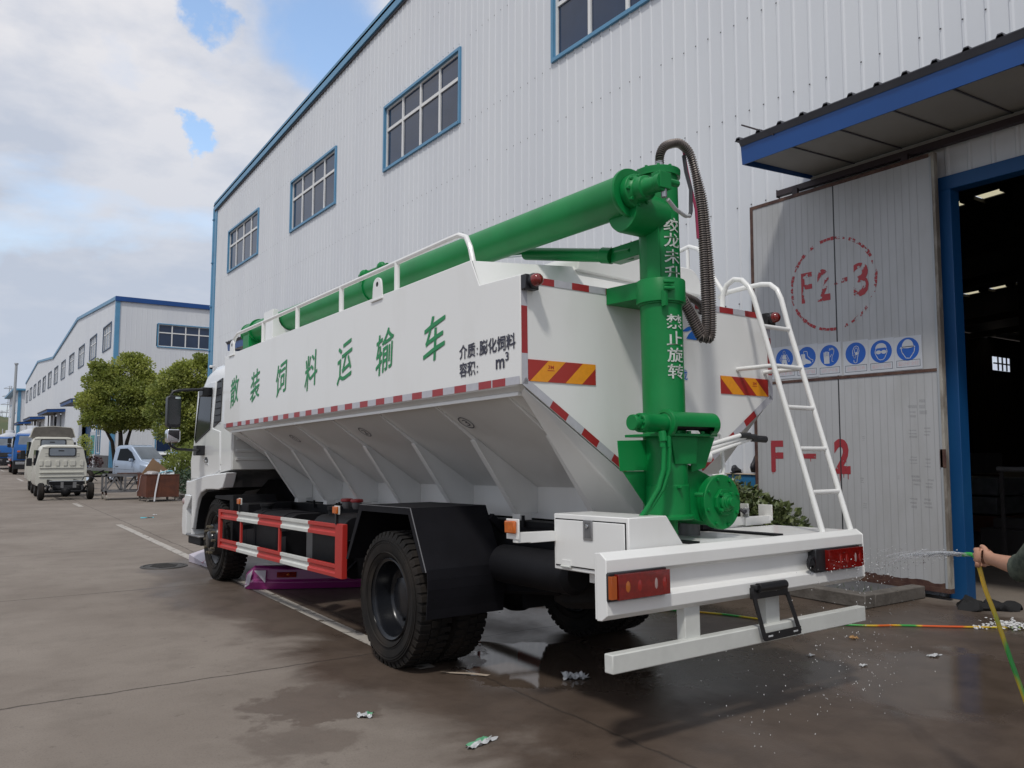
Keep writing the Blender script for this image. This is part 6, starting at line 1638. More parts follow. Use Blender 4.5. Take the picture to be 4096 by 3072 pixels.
# ---- cream cab-chassis seen from behind
def mini_truck(loc, label, hw, h, dist_up, wide, deflector):
    root = thing('cab_chassis_truck', label, 'truck', loc, group='unfinished cream light trucks in the yard')
    m = 'van_cream'
    b = MB(); z0 = 0.40
    st = [(0.0, hw, hw*0.86, z0, h*0.62, h, 0.22), (0.10, hw, hw*0.88, z0, h*0.62, h+0.03, 0.22), (0.9, hw, hw*0.88, z0, h*0.62, h+0.05, 0.21), (1.25, hw, hw*0.84, z0, h*0.62, h, 0.14), (1.75, hw, hw*0.80, z0, h*0.56, h*0.66, 0.08), (2.0, hw*0.96, hw*0.8, z0, h*0.44, h*0.52, 0.06)]
    b.loft([ring_y(*s) for s in st], m)
    body = b.build('cab', root, bevel=0.0, smooth=45)
    b = MB()      # pressed ribs of the back panel
    for z, d in ((z0+0.28, 0.03), (z0+0.42, 0.04), (z0+0.58, 0.028)): b.box(-hw*0.86, hw*0.86, -d, 0.0, z, z+0.035, m)
    for x in (-0.62, -0.42, -0.13, 0.10, 0.32, 0.60):
        w_ = 0.10 if abs(x) < 0.2 or abs(x) > 0.5 else 0.16
        b.box(x*hw/0.76-w_/2, x*hw/0.76+w_/2, -0.032, 0.0, z0+0.66, z0+0.84, m)
    for k in range(3):
        for sgn in (-1, 1): b.box(min(sgn*hw*0.52, sgn*hw*0.68), max(sgn*hw*0.52, sgn*hw*0.68), -0.012, 0.0, h*0.80+0.05*k, h*0.80+0.025+0.05*k, m)
    b.box(-hw*0.8, hw*0.8, -0.02, 0.0, h-0.055, h-0.03, m)
    b.build('back_panel', body, bevel=0.006)
    b = MB()
    rw = hw*0.50; zw0, zw1 = h*0.815, h*0.955; pr_ = []
    for cx, cz, a0 in ((rw-0.05, zw1-0.05, 0), (-rw+0.05, zw1-0.05, 90), (-rw+0.05, zw0+0.05, 180), (rw-0.05, zw0+0.05, 270)):
        for k in range(5): t = radians(a0+90*k/4); pr_.append((cx+0.05*cos(t), cz+0.05*sin(t)))
    b.prism([(x*1.09, (z-(zw0+zw1)/2)*1.28+(zw0+zw1)/2) for x, z in pr_], 'y', -0.022, 0.0, 'plastic_black')
    w = b.build('rear_window', body)
    b = MB(); b.prism(pr_, 'y', -0.026, -0.021, 'curtain_sky_glass'); b.box(-0.12, 0.05, -0.0275, -0.0255, zw1-0.10, zw1-0.06, 'plastic_black'); b.build('glass', w)  # pale glass colour stands in for the bright view through the cab
    for sgn in (-1, 1):
        b = MB(); b.box(min(sgn*hw*1.0, sgn*hw*0.97), max(sgn*hw*1.0, sgn*hw*0.97)+0.004*sgn, 0.35, 1.2, h*0.63, h*0.90, 'glass_dark')
        b = MB(); b.prism([(0.30, h*0.62), (0.34, h*0.92), (1.10, h*0.92), (1.55, h*0.62)], 'x', min(sgn*hw*0.90, sgn*hw*1.003), max(sgn*hw*0.90, sgn*hw*1.003), 'glass_dark'); b.build('side_window', body)
        b = MB(); b.bar((sgn*hw, 1.45, h*0.66), (sgn*(hw+0.12), 1.40, h*0.68), 0.03, 0.03, 'plastic_black'); b.box(min(sgn*(hw+0.03), sgn*(hw+0.20)), max(sgn*(hw+0.03), sgn*(hw+0.20)), 1.33, 1.42, h*0.60, h*0.76, 'plastic_black'); b.build('mirror', body, bevel=0.015)
    if deflector:
        b = MB(); zt = h+0.44
        outl = [(-hw*0.98, h+0.02), (-hw*0.86, zt-0.08), (-hw*0.78, zt-0.02), (-hw*0.4, zt), (0, zt+0.03), (hw*0.4, zt), (hw*0.78, zt-0.02), (hw*0.86, zt-0.08), (hw*0.98, h+0.02)]
        b.prism(outl, 'y', 0.30, 0.36, m)
        b.loft([[(x, 0.36, z) for x, z in outl], [(x*0.98, 1.1, h+0.02+(z-h-0.02)*0.55) for x, z in outl], [(x*0.95, 1.5, h) for x, z in outl]], m)
        d = b.build('roof_deflector', body, smooth=40)
        b = MB(); b.prism([(x*0.95, h+0.03+(z-h-0.02)*0.93) for x, z in outl], 'y', 0.288, 0.302, 'deflector'); b.build('inner_face', d)
    b = MB()
    for sgn in (-1, 1): b.box(min(sgn*0.42, sgn*0.36), max(sgn*0.42, sgn*0.36), -2.0, 1.8, 0.47, 0.60, 'chassis_black')
    b.box(-0.52, 0.48, -2.02, -1.93, 0.50, 0.60, 'chassis_black'); b.box(-0.50, 0.46, -2.0, -1.90, 0.605, 0.625, 'pole_grey')
    b.box(-0.42, 0.42, -1.0, -0.9, 0.48, 0.58, 'chassis_black'); b.box(-0.20, -0.12, -2.025, -2.02, 0.40, 0.58, 'galv'); b.box(0.14, 0.24, -2.025, -2.02, 0.40, 0.58, 'galv')
    b.cyl((-0.62, -1.55, 0.26), (0.62, -1.55, 0.26), 0.045, 'chassis_black', 12); b.sph((0.0, -1.55, 0.25), (0.15, 0.15, 0.15), 'chassis_black', 14, 8)
    for sgn in (-1, 1): b.tube([(sgn*0.52, -2.0, 0.45), (sgn*0.52, -1.55, 0.33), (sgn*0.52, -1.0, 0.45)], 0.03, 'chassis_black', 6); b.cyl((sgn*0.47, -1.55, 0.3), (sgn*0.44, -1.45, 0.6), 0.03, 'galv', 8)
    b.cyl((-0.35, -1.25, 0.33), (0.45, -1.25, 0.33), 0.12, 'chassis_black', 16); b.box(-0.3, 0.3, -1.0, -0.5, 0.28, 0.48, 'chassis_black')
    b.tube([(0.40, -1.9, 0.62), (0.50, -1.7, 0.74), (0.72, -1.6, 0.72), (0.86, -1.75, 0.60)], 0.015, 'hose_black', 6)
    b.build('chassis_frame', root)
    add_wheels(root, ((-0.70, -1.55, 0.275), (0.70, -1.55, 0.275), (-0.62, 1.05, 0.275), (0.62, 1.05, 0.275)), 0.275, 0.165)
    return root
mini_truck((-0.99, 27.3, G), 'cream cab chassis light truck with a bare rear frame, the nearer one in the road', 0.755, 1.72, 0, 1.5, False)
mini_truck((-0.85, 32.2, G), 'cream light truck with a raised grey roof deflector, in front of the bare cab chassis', 0.81, 2.06, 0, 1.6, True)

# ---- blue tankers coming towards the camera
def blue_truck(loc, label, tank_m='sign_paper'):
    root = thing('blue_tanker_truck', label, 'truck', loc, group='blue and white tankers parked down the yard')
    b = MB(); m = 'truck_blue'
    st = [(0.0, 1.16, 1.10, 0.85, 1.55, 1.72, 0.05), (0.05, 1.18, 1.14, 0.80, 1.6, 1.80, 0.06), (0.22, 1.18, 1.08, 0.80, 1.7, 2.52, 0.10), (0.5, 1.18, 1.06, 0.80, 1.75, 2.62, 0.12), (1.75, 1.18, 1.06, 0.80, 1.75, 2.62, 0.12), (1.85, 1.14, 1.02, 0.85, 1.75, 2.55, 0.12)]
    b.loft([ring_y(*s) for s in st], m)
    cab_ = b.build('cab', root, smooth=40)
    b = MB(); b.add([(-0.96, 0.045, 1.76), (0.96, 0.045, 1.76), (0.88, 0.19, 2.46), (-0.88, 0.19, 2.46)], [(0, 1, 2, 3)], 'curtain_sky_glass'); b.build('windscreen', cab_, smooth=0)
    b = MB(); b.box(-0.98, 0.98, -0.03, 0.03, 1.00, 1.34, 'plastic_black')
    for z in (1.06, 1.14, 1.22, 1.30): b.box(-0.9, 0.9, -0.04, -0.028, z, z+0.03, 'base_grey')
    b.build('grille', cab_)
    b = MB(); b.box(-1.17, 1.17, -0.14, 0.10, 0.38, 0.92, 'plastic_black'); b.box(-0.25, 0.15, -0.15, -0.14, 0.60, 0.70, 'sign_paper'); b.build('front_bumper', cab_, bevel=0.03)
    for sgn in (-1, 1):
        b = MB(); b.box(min(sgn*0.55, sgn*1.05), max(sgn*0.55, sgn*1.05), -0.155, -0.10, 0.66, 0.82, 'chrome'); b.build('headlamp', cab_, bevel=0.01)
        b = MB(); b.box(min(sgn*0.72, sgn*0.98), max(sgn*0.72, sgn*0.98), -0.04, 0.02, 1.42, 1.53, 'amber_lens'); b.build('turn_lamp', cab_, bevel=0.01)
        b = MB(); b.tube([(sgn*1.10, 0.15, 2.30), (sgn*1.40, 0.10, 2.36), (sgn*1.42, 0.10, 1.70), (sgn*1.15, 0.12, 1.75)], 0.02, 'plastic_black', 6)
        b.box(min(sgn*1.30, sgn*1.52), max(sgn*1.30, sgn*1.52), 0.05, 0.14, 1.98, 2.30, 'plastic_black'); b.box(min(sgn*1.32, sgn*1.52), max(sgn*1.32, sgn*1.52), 0.05, 0.14, 1.74, 1.94, 'plastic_black'); b.build('mirror', cab_, bevel=0.02)
        b = MB(); b.prism([(0.35, 1.75), (0.42, 2.42), (1.10, 2.42), (1.25, 1.70)], 'x', min(sgn*1.10, sgn*1.185), max(sgn*1.10, sgn*1.185), 'glass_dark'); b.build('side_window', cab_)
        b = MB()
        for k in range(5): b.box(min(sgn*1.16, sgn*1.19), max(sgn*1.16, sgn*1.19), 2.6+0.55*k, 3.15+0.55*k, 0.86, 0.98, 'guard_red' if k % 2 == 0 else 'guard_white'); b.box(min(sgn*1.16, sgn*1.19), max(sgn*1.16, sgn*1.19), 2.6+0.55*k, 3.15+0.55*k, 0.48, 0.60, 'guard_red' if k % 2 == 0 else 'guard_white')
        b.build('side_guard', root)
        b = MB(); b.prism([(5.3, 1.12), (5.5, 1.30), (6.6, 1.30), (6.8, 1.12), (6.7, 1.10), (6.5, 1.22), (5.6, 1.22), (5.4, 1.10)], 'x', min(sgn*0.7, sgn*1.19), max(sgn*0.7, sgn*1.19), m); b.build('mudguard', root)
    b = MB(); b.lathe([(0.0, 2.1), (0.55, 2.12), (0.85, 2.2), (0.98, 2.35), (1.0, 2.6), (1.0, 7.0), (0.9, 7.2), (0.0, 7.35)], (0, 0, 2.0), (0, 1, 0), tank_m, 36)
    b.lathe([(0.0, 0.30), (0.32, 0.30), (0.34, 0.26), (0.34, 0.0)], (0.1, 4.4, 2.92), (0, 0, 1), tank_m, 18); b.cyl((-0.5, 3.2, 2.9), (-0.5, 3.2, 3.3), 0.03, tank_m, 8)
    b.build('tank', root)
    b = MB(); b.box(-0.45, 0.45, 0.3, 7.3, 0.62, 0.95, 'chassis_black'); b.box(-1.0, 1.0, 2.3, 7.0, 0.95, 1.05, m); b.box(-1.18, -0.95, 2.2, 7.2, 0.98, 1.08, m); b.box(0.95, 1.18, 2.2, 7.2, 0.98, 1.08, m); b.build('chassis_frame', root)
    add_wheels(root, ((-0.98, 1.25, 0.49), (0.98, 1.25, 0.49), (-0.95, 6.05, 0.49), (0.95, 6.05, 0.49)), 0.49, 0.28, hub='base_grey')
    return root
bt = blue_truck((0.20, 56.0, G), 'blue cab tanker truck facing the camera, the nearest of the tankers down the yard')
dup(bt, (-0.35, 72.5, G), label='blue and white tanker truck half hidden behind the nearest blue tanker')
dup(bt, (-0.80, 90.0, G), label='blue and white tanker truck at the left edge, the farthest of the tankers')

# ---- silver-blue pickup with a bare frame
pk = thing('pickup_truck', 'silver blue cab chassis pickup facing the road behind the scrap cart', 'pickup', (2.80, 38.4, G), (0, 0, radians(-146)))
pk.scale = (1.03, 1.03, 1.03)
b = MB(); m = 'silver_blue'; hw = 0.80
def ring_p(y, hb, ht, z0, zb, z1, r): return ring_y(y, hb, ht, z0, zb, z1, r)
st = [(0.0, hw, hw*0.84, 0.42, 1.02, 1.70, 0.12), (0.15, hw, hw*0.85, 0.36, 1.02, 1.76, 0.13), (0.8, hw, hw*0.84, 0.34, 1.00, 1.78, 0.13), (0.95, hw, hw*0.82, 0.34, 1.00, 1.70, 0.12), (1.55, hw, hw*0.90, 0.34, 0.92, 1.13, 0.06), (1.62, hw, hw*0.90, 0.34, 0.88, 1.08, 0.07), (2.20, hw*0.97, hw*0.86, 0.34, 0.78, 0.96, 0.08), (2.36, hw*0.86, hw*0.76, 0.36, 0.66, 0.82, 0.08)]
b.loft([ring_y(*s) for s in st], m)
pc = b.build('cab', pk, smooth=35)
b = MB(); b.add([(-hw*0.80, 1.535, 1.155), (hw*0.80, 1.535, 1.155), (hw*0.72, 0.985, 1.685), (-hw*0.72, 0.985, 1.685)], [(0, 1, 2, 3)], 'curtain_sky_glass'); b.build('windscreen', pc, smooth=0)  # sky reflection put into the pale glass colour
for sgn in (-1, 1):
    b = MB(); P = [(0.22, 1.08), (0.28, 1.60), (0.72, 1.62), (1.02, 1.44), (1.30, 1.12), (1.10, 1.04)]
    def xw(z): return hw-(hw-hw*0.84)*max(0, (z-1.0))/0.66+0.004
    vs = [(sgn*xw(z), y, z) for y, z in P]; b.add(vs, [tuple(range(6))], 'glass_dark'); b.build('side_window', pc, smooth=0)
    b = MB(); b.bar((sgn*(hw+0.006), 0.16, 0.80), (sgn*(hw+0.006), 0.32, 0.80), 0.012, 0.03, 'plastic_black'); b.build('door_handle', pc)
    b = MB(); b.bar((sgn*(hw+0.003), 0.03, 0.70), (sgn*(hw+0.003), 1.25, 0.66), 0.006, 0.008, 'base_grey'); b.bar((sgn*(hw+0.002), 1.26, 0.42), (sgn*(hw+0.002), 1.26, 1.05), 0.006, 0.006, 'base_grey'); b.bar((sgn*(hw+0.002), 0.10, 0.42), (sgn*(hw+0.002), 0.10, 1.05), 0.006, 0.006, 'base_grey'); b.build('door', pc)
    b = MB(); b.box(min(sgn*(hw+0.0), sgn*(hw+0.19)), max(sgn*(hw+0.0), sgn*(hw+0.19)), 1.12, 1.22, 1.02, 1.16, m); b.build('mirror', pc, bevel=0.03)
    b = MB(); b.prism([(2.10, 0.82), (2.30, 0.72), (2.33, 0.66), (1.90, 0.76)], 'x', min(sgn*hw*0.60, sgn*hw*0.975), max(sgn*hw*0.60, sgn*hw*0.975), 'chrome'); b.build('headlamp', pc, bevel=0.01)
b = MB(); b.box(-0.45, 0.45, 2.33, 2.375, 0.58, 0.74, 'plastic_black'); b.box(-0.60, 0.60, 2.32, 2.38, 0.38, 0.52, 'plastic_black'); b.build('grille', pc, bevel=0.01)
b = MB()
for sgn in (-1, 1):
    b.box(min(sgn*0.40, sgn*0.46), max(sgn*0.40, sgn*0.46), -2.9, 1.8, 0.58, 0.70, 'galv')
    b.tube([(sgn*0.5, -2.4, 0.6), (sgn*0.5, -1.6, 0.36), (sgn*0.5, -0.9, 0.6)], 0.035, 'chassis_black', 6)
for y in (-2.8, -2.0, -1.2, -0.4): b.box(-0.4, 0.4, y-0.04, y+0.04, 0.58, 0.68, 'galv')
b.cyl((-0.65, -1.6, 0.32), (0.65, -1.6, 0.32), 0.05, 'chassis_black', 10)
b.build('chassis_frame', pk)
add_wheels(pk, ((-0.70, 1.58, 0.31), (0.70, 1.58, 0.31), (-0.70, -1.6, 0.31), (0.70, -1.6, 0.31)), 0.31, 0.19, hub='chrome')

# ---- white car mostly hidden behind the pickup
wc = thing('white_car', 'white car mostly hidden behind the silver pickup and the low shrub', 'car', (6.0, 46.0, G), (0, 0, radians(-80)))
b = MB(); hw = 0.85
st = [(-2.0, hw*0.9, hw*0.6, 0.3, 0.6, 0.92, 0.1), (-1.5, hw, hw*0.74, 0.25, 0.80, 1.40, 0.14), (-0.2, hw, hw*0.74, 0.25, 0.84, 1.46, 0.14), (0.4, hw, hw*0.74, 0.25, 0.84, 1.36, 0.14), (1.05, hw, hw*0.80, 0.25, 0.80, 0.98, 0.08), (1.9, hw*0.95, hw*0.76, 0.27, 0.62, 0.82, 0.08), (2.15, hw*0.8, hw*0.6, 0.32, 0.5, 0.62, 0.06)]
b.loft([ring_y(*s) for s in st], 'cab_white'); wb = b.build('body', wc, smooth=40)
b = MB(); b.add([(-hw*0.70, 1.0, 1.01), (hw*0.70, 1.0, 1.01), (hw*0.62, 0.46, 1.33), (-hw*0.62, 0.46, 1.33)], [(0, 1, 2, 3)], 'glass_dark'); b.build('windscreen', wb, smooth=0)
for sgn in (-1, 1):
    b = MB(); vs = [(sgn*(hw-(z-0.84)/0.58*hw*0.24+0.004), y, z) for y, z in ((-1.4, 0.92), (-1.2, 1.30), (0.2, 1.33), (0.75, 0.95))]; b.add(vs, [(0, 1, 2, 3)], 'glass_dark'); b.build('side_window', wb, smooth=0)
add_wheels(wc, ((-0.74, 1.3, 0.30), (0.74, 1.3, 0.30), (-0.74, -1.3, 0.30), (0.74, -1.3, 0.30)), 0.30, 0.19, hub='chrome')

# ---- grey steel trolley
tr = thing('steel_trolley', 'grey welded steel trolley frame standing between the cab chassis and the scrap cart', 'trolley', (0.0, 24.75, G))
b = MB(); m = 'galv'
Lx, Ly, H = 1.35, 0.85, 0.82
for x in (0.03, Lx-0.03):
    for y in (0.03, Ly-0.03): b.box(x-0.03, x+0.03, y-0.03, y+0.03, 0.24, H, m)
for y in (0.03, Ly-0.03):
    b.box(0, Lx, y-0.03, y+0.03, H-0.07, H, m); b.box(0, Lx, y-0.03, y+0.03, 0.24, 0.30, m)
    b.bar((0.06, y, 0.32), (0.32, y, H-0.10), 0.04, 0.04, m); b.bar((0.32, y, H-0.10), (0.55, y, 0.30), 0.05, 0.04, m); b.box(0.56, 0.62, y-0.03, y+0.03, 0.28, H-0.07, m); b.bar((0.70, y, 0.30), (1.0, y, H-0.08), 0.04, 0.04, m)
for x in (0.03, 0.5, 0.9, Lx-0.03): b.box(x-0.025, x+0.025, 0.06, Ly-0.06, H-0.055, H-0.005, m)
b.box(0.0, Lx, 0.06, Ly-0.06, 0.255, 0.275, m)
b.build('frame', tr)
b = MB(); b.box(0.45, Lx, 0.08, Ly-0.08, H+0.001, H+0.03, 'rust_frame'); b.build('tray', tr)
for x in (0.05, Lx-0.05):
    for y in (0.05, Ly-0.05):
        b = MB(); b.box(-0.025, 0.025, -0.03, 0.03, 0.13, 0.24, 'rust_frame'); b.cyl((-0.025, 0, 0.085), (0.025, 0, 0.085), 0.085, 'stile_grey', 16); b.build('caster', tr, loc=(x, y, 0))

# ---- rusty scrap cart and what lies in it
ca = thing('scrap_cart', 'rusty brown steel cart on casters heaped with scrap beside the hedge kerb', 'cart', (0.92, 23.10, G), (0, 0, radians(5)))
b = MB(); Lx, Ly, z0, z1 = 0.98, 1.0, 0.15, 0.84; m = 'rust_cart'
b.box(0, Lx, 0, 0.012, z0, z1, m); b.box(0, Lx, Ly-0.012, Ly, z0, z1, m); b.box(0, 0.012, 0.012, Ly-0.012, z0, z1, m); b.box(Lx-0.012, Lx, 0.012, Ly-0.012, z0, z1, m); b.box(0.012, Lx-0.012, 0.012, Ly-0.012, z0, z0+0.012, m)
b.box(0.44, 0.455, -0.004, 0.0, z0, z1, m); b.box(-0.012, Lx+0.012, -0.012, 0.0, z1-0.02, z1+0.005, m); b.box(-0.012, 0.0, 0, Ly, z1-0.02, z1+0.005, m); b.box(-0.006, Lx+0.006, -0.006, 0.0, z0-0.01, z0+0.02, m)
b.build('bin', ca, bevel=0.003)
for x in (0.07, Lx-0.07):
    for y in (0.07, Ly-0.07):
        b = MB(); b.box(-0.03, 0.03, -0.02, 0.02, 0.09, 0.155, 'stile_grey'); b.cyl((-0.022, 0.01, 0.062), (0.022, 0.01, 0.062), 0.062, 'stile_grey', 16); b.cyl((-0.024, 0.01, 0.062), (0.024, 0.01, 0.062), 0.025, 'rust_frame', 10); b.build('caster', ca, loc=(x, y, 0))
Mca = ca.matrix_basis.copy()
def inca(p): return Mca @ Vector(p)
b = MB(); b.plate([inca((-0.02, 0.50, 0.86)), inca((0.33, 0.62, 1.34)), inca((0.80, 0.70, 0.98)), inca((0.45, 0.60, 0.52))], 0.012, 'cardboard')
tag(b.build('cardboard_sheet'), 'brown cardboard sheet standing on its corner in the scrap cart', 'cardboard')
def crumple(name, c, r, m, label, cat, seed, n=14, k=9, amp=0.35, group=None):
    b = MB(); b.sph((0, 0, 0), r, m, n, k); b.v = [tuple(Vector(p)*(1+amp*noise.noise(Vector(p)*(2.2/max(r))+Vector((seed, 0, 0))))) for p in b.v]
    o = b.build(name, loc=c, smooth=25); tag(o, label, cat, group); return o
crumple('plastic_bundle', inca((0.24, 0.30, 0.87)), (0.22, 0.16, 0.08), 'plastic_wrap', 'crumpled bundle wrapped in grey plastic in front of the cardboard sheet', 'bundle', 3)
crumple('film_heap', inca((0.68, 0.30, 0.85)), (0.20, 0.18, 0.10), 'film_pale', 'heap of pale plastic film at the right side of the scrap cart', 'film', 7, amp=0.8)
b = MB(); rnd = random.Random(12)
for k in range(14):
    p = inca((rnd.uniform(0.42, 0.94), rnd.uniform(0.05, 0.5), rnd.uniform(0.84, 0.97))); q = p+Vector((rnd.uniform(-.2, .2), rnd.uniform(-.15, .15), rnd.uniform(-0.04, .12))); b.bar(p, q, rnd.uniform(0.012, 0.03), 0.006, rnd.choice(('film_pale', 'galv', 'strap_white', 'steel')))
tag(b.build('metal_offcuts'), 'thin bright metal offcuts sticking out of the scrap cart', 'offcuts', kind='stuff')
b = MB(); b.tube([inca((0.45, 0.25, 0.88)), inca((0.58, 0.18, 0.92)), inca((0.74, 0.14, 0.95)), inca((0.80, 0.12, 0.93))], 0.02, 'film_cyan', 6)
tag(b.build('film_strip'), 'pale blue strip of film across the top of the scrap cart', 'film')
b = MB(); pts = [(0.40, 0.10, 0.86), (0.36, -0.02, 0.875), (0.34, -0.035, 0.80), (0.30, -0.035, 0.55), (0.26, -0.045, 0.30), (0.235, -0.05, 0.02)]
for i in range(5): b.plate([inca((pts[i][0]-0.022, pts[i][1], pts[i][2])), inca((pts[i][0]+0.022, pts[i][1], pts[i][2])), inca((pts[i+1][0]+0.022, pts[i+1][1], pts[i+1][2])), inca((pts[i+1][0]-0.022, pts[i+1][1], pts[i+1][2]))], 0.004, 'strap_white')
tag(b.build('white_strap'), 'white strap hanging over the front of the rusty cart to the ground', 'strap')
b = MB(); b.tube([inca((0.02, 0.55, 0.86)), inca((-0.02, 0.60, 0.78)), inca((-0.02, 0.68, 0.55)), inca((-0.03, 0.78, 0.33)), inca((-0.06, 0.85, 0.29))], 0.007, 'strap_white', 6)
tag(b.build('hanging_rope'), 'thin white cord hanging down the left side of the rusty cart', 'cord')

# ================================================================== ON THE GROUND
b = MB()     # purple moulding lying under the truck
P0, P1 = Vector((-1.16, 5.60, G)), Vector((0.55, 4.82, G)); d = (P1-P0).normalized(); n_ = Vector((d.y, -d.x, 0))
if n_.y > 0: n_ = -n_
def pu(s, o, z): return tuple(P0+d*s-n_*o+Vector((0, 0, z)))
rings = []
for s, zt, o0 in ((0.0, 0.17, 0.10), (0.10, 0.27, 0.03), (0.45, 0.25, 0.0), (1.1, 0.24, 0.0), (1.6, 0.24, 0.0), (1.88, 0.22, 0.05)):
    rings.append([pu(s, o0, 0.005), pu(s, o0-0.02, zt*0.35), pu(s, o0+0.01, zt*0.45), pu(s, o0+0.02, zt*0.92), pu(s, o0+0.06, zt), pu(s, o0+0.36, zt*0.95), pu(s, o0+0.42, 0.005)])
b.loft(rings, 'purple')
pb = b.build('bumper_moulding', smooth=30, bevel=0.006)
tag(pb, 'purple plastic bumper moulding lying on the ground under the feed truck', 'bumper')
b = MB()
b.face([pu(0.36, -0.012, 0.14), pu(0.58, -0.012, 0.14), pu(0.58, 0.004, 0.20), pu(0.36, 0.004, 0.20)], 'red_lens'); b.sph(pu(0.49, -0.008, 0.172), (0.02, 0.012, 0.014), 'amber_lens', 8, 6)
b.build('marker_lamp', pb, recalc=False)
b = MB()
b.face([pu(0.105, -0.004, 0.225), pu(0.24, -0.010, 0.225), pu(0.235, -0.024, 0.085)], 'lilac_white'); b.face([pu(-0.008, 0.09, 0.02), pu(0.02, 0.07, 0.165), pu(0.09, 0.015, 0.235), pu(0.05, 0.045, 0.06)], 'lilac_white')
b.build('reflective_patch', pb, recalc=False, smooth=0)
b = MB(); b.loft([[(-1.12, 8.45, G), (-1.12, 8.45, G+0.11), (-0.75, 8.75, G+0.16), (-0.70, 8.75, G)], [(-1.06, 7.9, G), (-1.07, 7.9, G+0.06), (-0.80, 7.95, G+0.16), (-0.76, 7.95, G)], [(-0.98, 7.35, G), (-0.98, 7.35, G+0.045), (-0.80, 7.4, G+0.12), (-0.76, 7.4, G)]], 'lilac_white')
wp = b.build('fallen_moulding', smooth=20, bevel=0.006); tag(wp, 'pale plastic panel with a pink mark lying beside the truck front wheel', 'moulding')
b = MB(); b.face([(-1.078, 8.05, G+0.052), (-1.062, 7.88, G+0.03), (-1.07, 7.85, G+0.058), (-0.99, 7.95, G+0.095)], 'pink_mark'); b.build('pink_mark', wp, recalc=False, smooth=0)
b = MB(); b.lathe([(0.0, 0.010), (0.245, 0.010), (0.25, 0.004), (0.262, 0.004), (0.265, 0.012), (0.30, 0.012), (0.31, 0.0)], (-1.51, 8.16, G), (0, 0, 1), 'iron_cover', 40)
for k in range(-4, 5): b.box(-1.51-0.18+abs(k)*0.02, -1.51+0.18-abs(k)*0.02, 8.16+k*0.045-0.008, 8.16+k*0.045+0.008, G+0.008, G+0.016, 'iron_cover')
tag(b.build('manhole_cover'), 'round dark iron manhole cover in the concrete near the truck front wheel', 'manhole')
def litter(name, c, L, w_, h_, m, label, seed, m2=None, rz=0.0):
    b = MB(); nx, ny = 17, 9; vs = []
    for j in range(ny):
        for i in range(nx):
            u, v = i/(nx-1)-0.5, j/(ny-1)-0.5; e = 1-0.5*noise.noise((u*5+seed, v*5, 1))
            z = 0.004+max(0, h_*(0.35+1.0*noise.noise((u*4+seed*3, v*3.5, 2))+0.35*noise.noise((u*9, v*9+seed, 5))))
            vs.append((u*L*e, v*w_*e+0.2*w_*noise.noise((u*4, seed, 0)), z))
    fs = [(j*nx+i, j*nx+i+1, (j+1)*nx+i+1, (j+1)*nx+i) for j in range(ny-1) for i in range(nx-1)]
    k = len(fs)*5//6
    if m2: b.add(vs, fs[:k], m); b.add(vs, fs[k:], m2)
    else: b.add(vs, fs, m)
    o = b.build(name, loc=(c[0], c[1], G), smooth=20, recalc=False); o.rotation_euler = (0, 0, rz); tag(o, label, 'litter', 'scraps of litter on the yard'); return o
litter('plastic_scrap', (-0.27, 0.69), 0.17, 0.10, 0.05, 'litter_white', 'crumpled pale plastic scrap on the wet ground below the left end of the rear bumper', 1, rz=-0.5)
litter('tissue_scrap', (-1.845, 0.74), 0.09, 0.05, 0.03, 'litter_white', 'small crumpled white and green wrapper, left of the two near the bottom of the view', 2, 'litter_green', rz=-0.5)
litter('tissue_scrap', (-1.50, -0.03), 0.20, 0.05, 0.022, 'litter_white', 'torn white wrapper with a green corner nearest the camera', 3, 'litter_green', rz=0.35)
b = MB(); b.face([(-0.98, 1.36, G+0.006), (-0.90, 1.28, G+0.008), (-0.80, 1.18, G+0.010), (-0.72, 1.08, G+0.007), (-0.76, 1.07, G+0.006), (-0.85, 1.16, G+0.012), (-0.94, 1.27, G+0.008)], 'litter_tan')
o = b.build('wood_splinter', smooth=0, recalc=False); tag(o, 'thin pale wooden splinter beside the rear tyre at the edge of the puddle', 'litter', 'scraps of litter on the yard')
litter('foam_scrap', (1.69, 0.145), 0.06, 0.03, 0.015, 'litter_white', 'small white scrap on the wet ground, leftmost of three right of the bumper', 4)
litter('foam_scrap', (2.50, -0.40), 0.11, 0.05, 0.015, 'litter_white', 'pale scrap on the wet ground nearest the green and yellow hose', 5)
litter('foam_scrap', (1.76, -0.26), 0.075, 0.03, 0.012, 'litter_white', 'tiny white scrap on the wet ground in the middle of the open patch', 6)
litter('dry_leaf', (2.513, 0.306), 0.07, 0.05, 0.02, 'leaf_tan', 'small tan dry leaf on the wet ground right of the underrun bar', 7)
litter('blue_scrap', (-0.15, 16.86), 0.26, 0.09, 0.02, 'litter_blue', 'pale blue scrap on the dry concrete beyond the truck cab', 8)
litter('paper_scrap', (0.17, 17.72), 0.10, 0.06, 0.02, 'litter_white', 'small white paper scrap beside the blue scrap beyond the cab', 9)

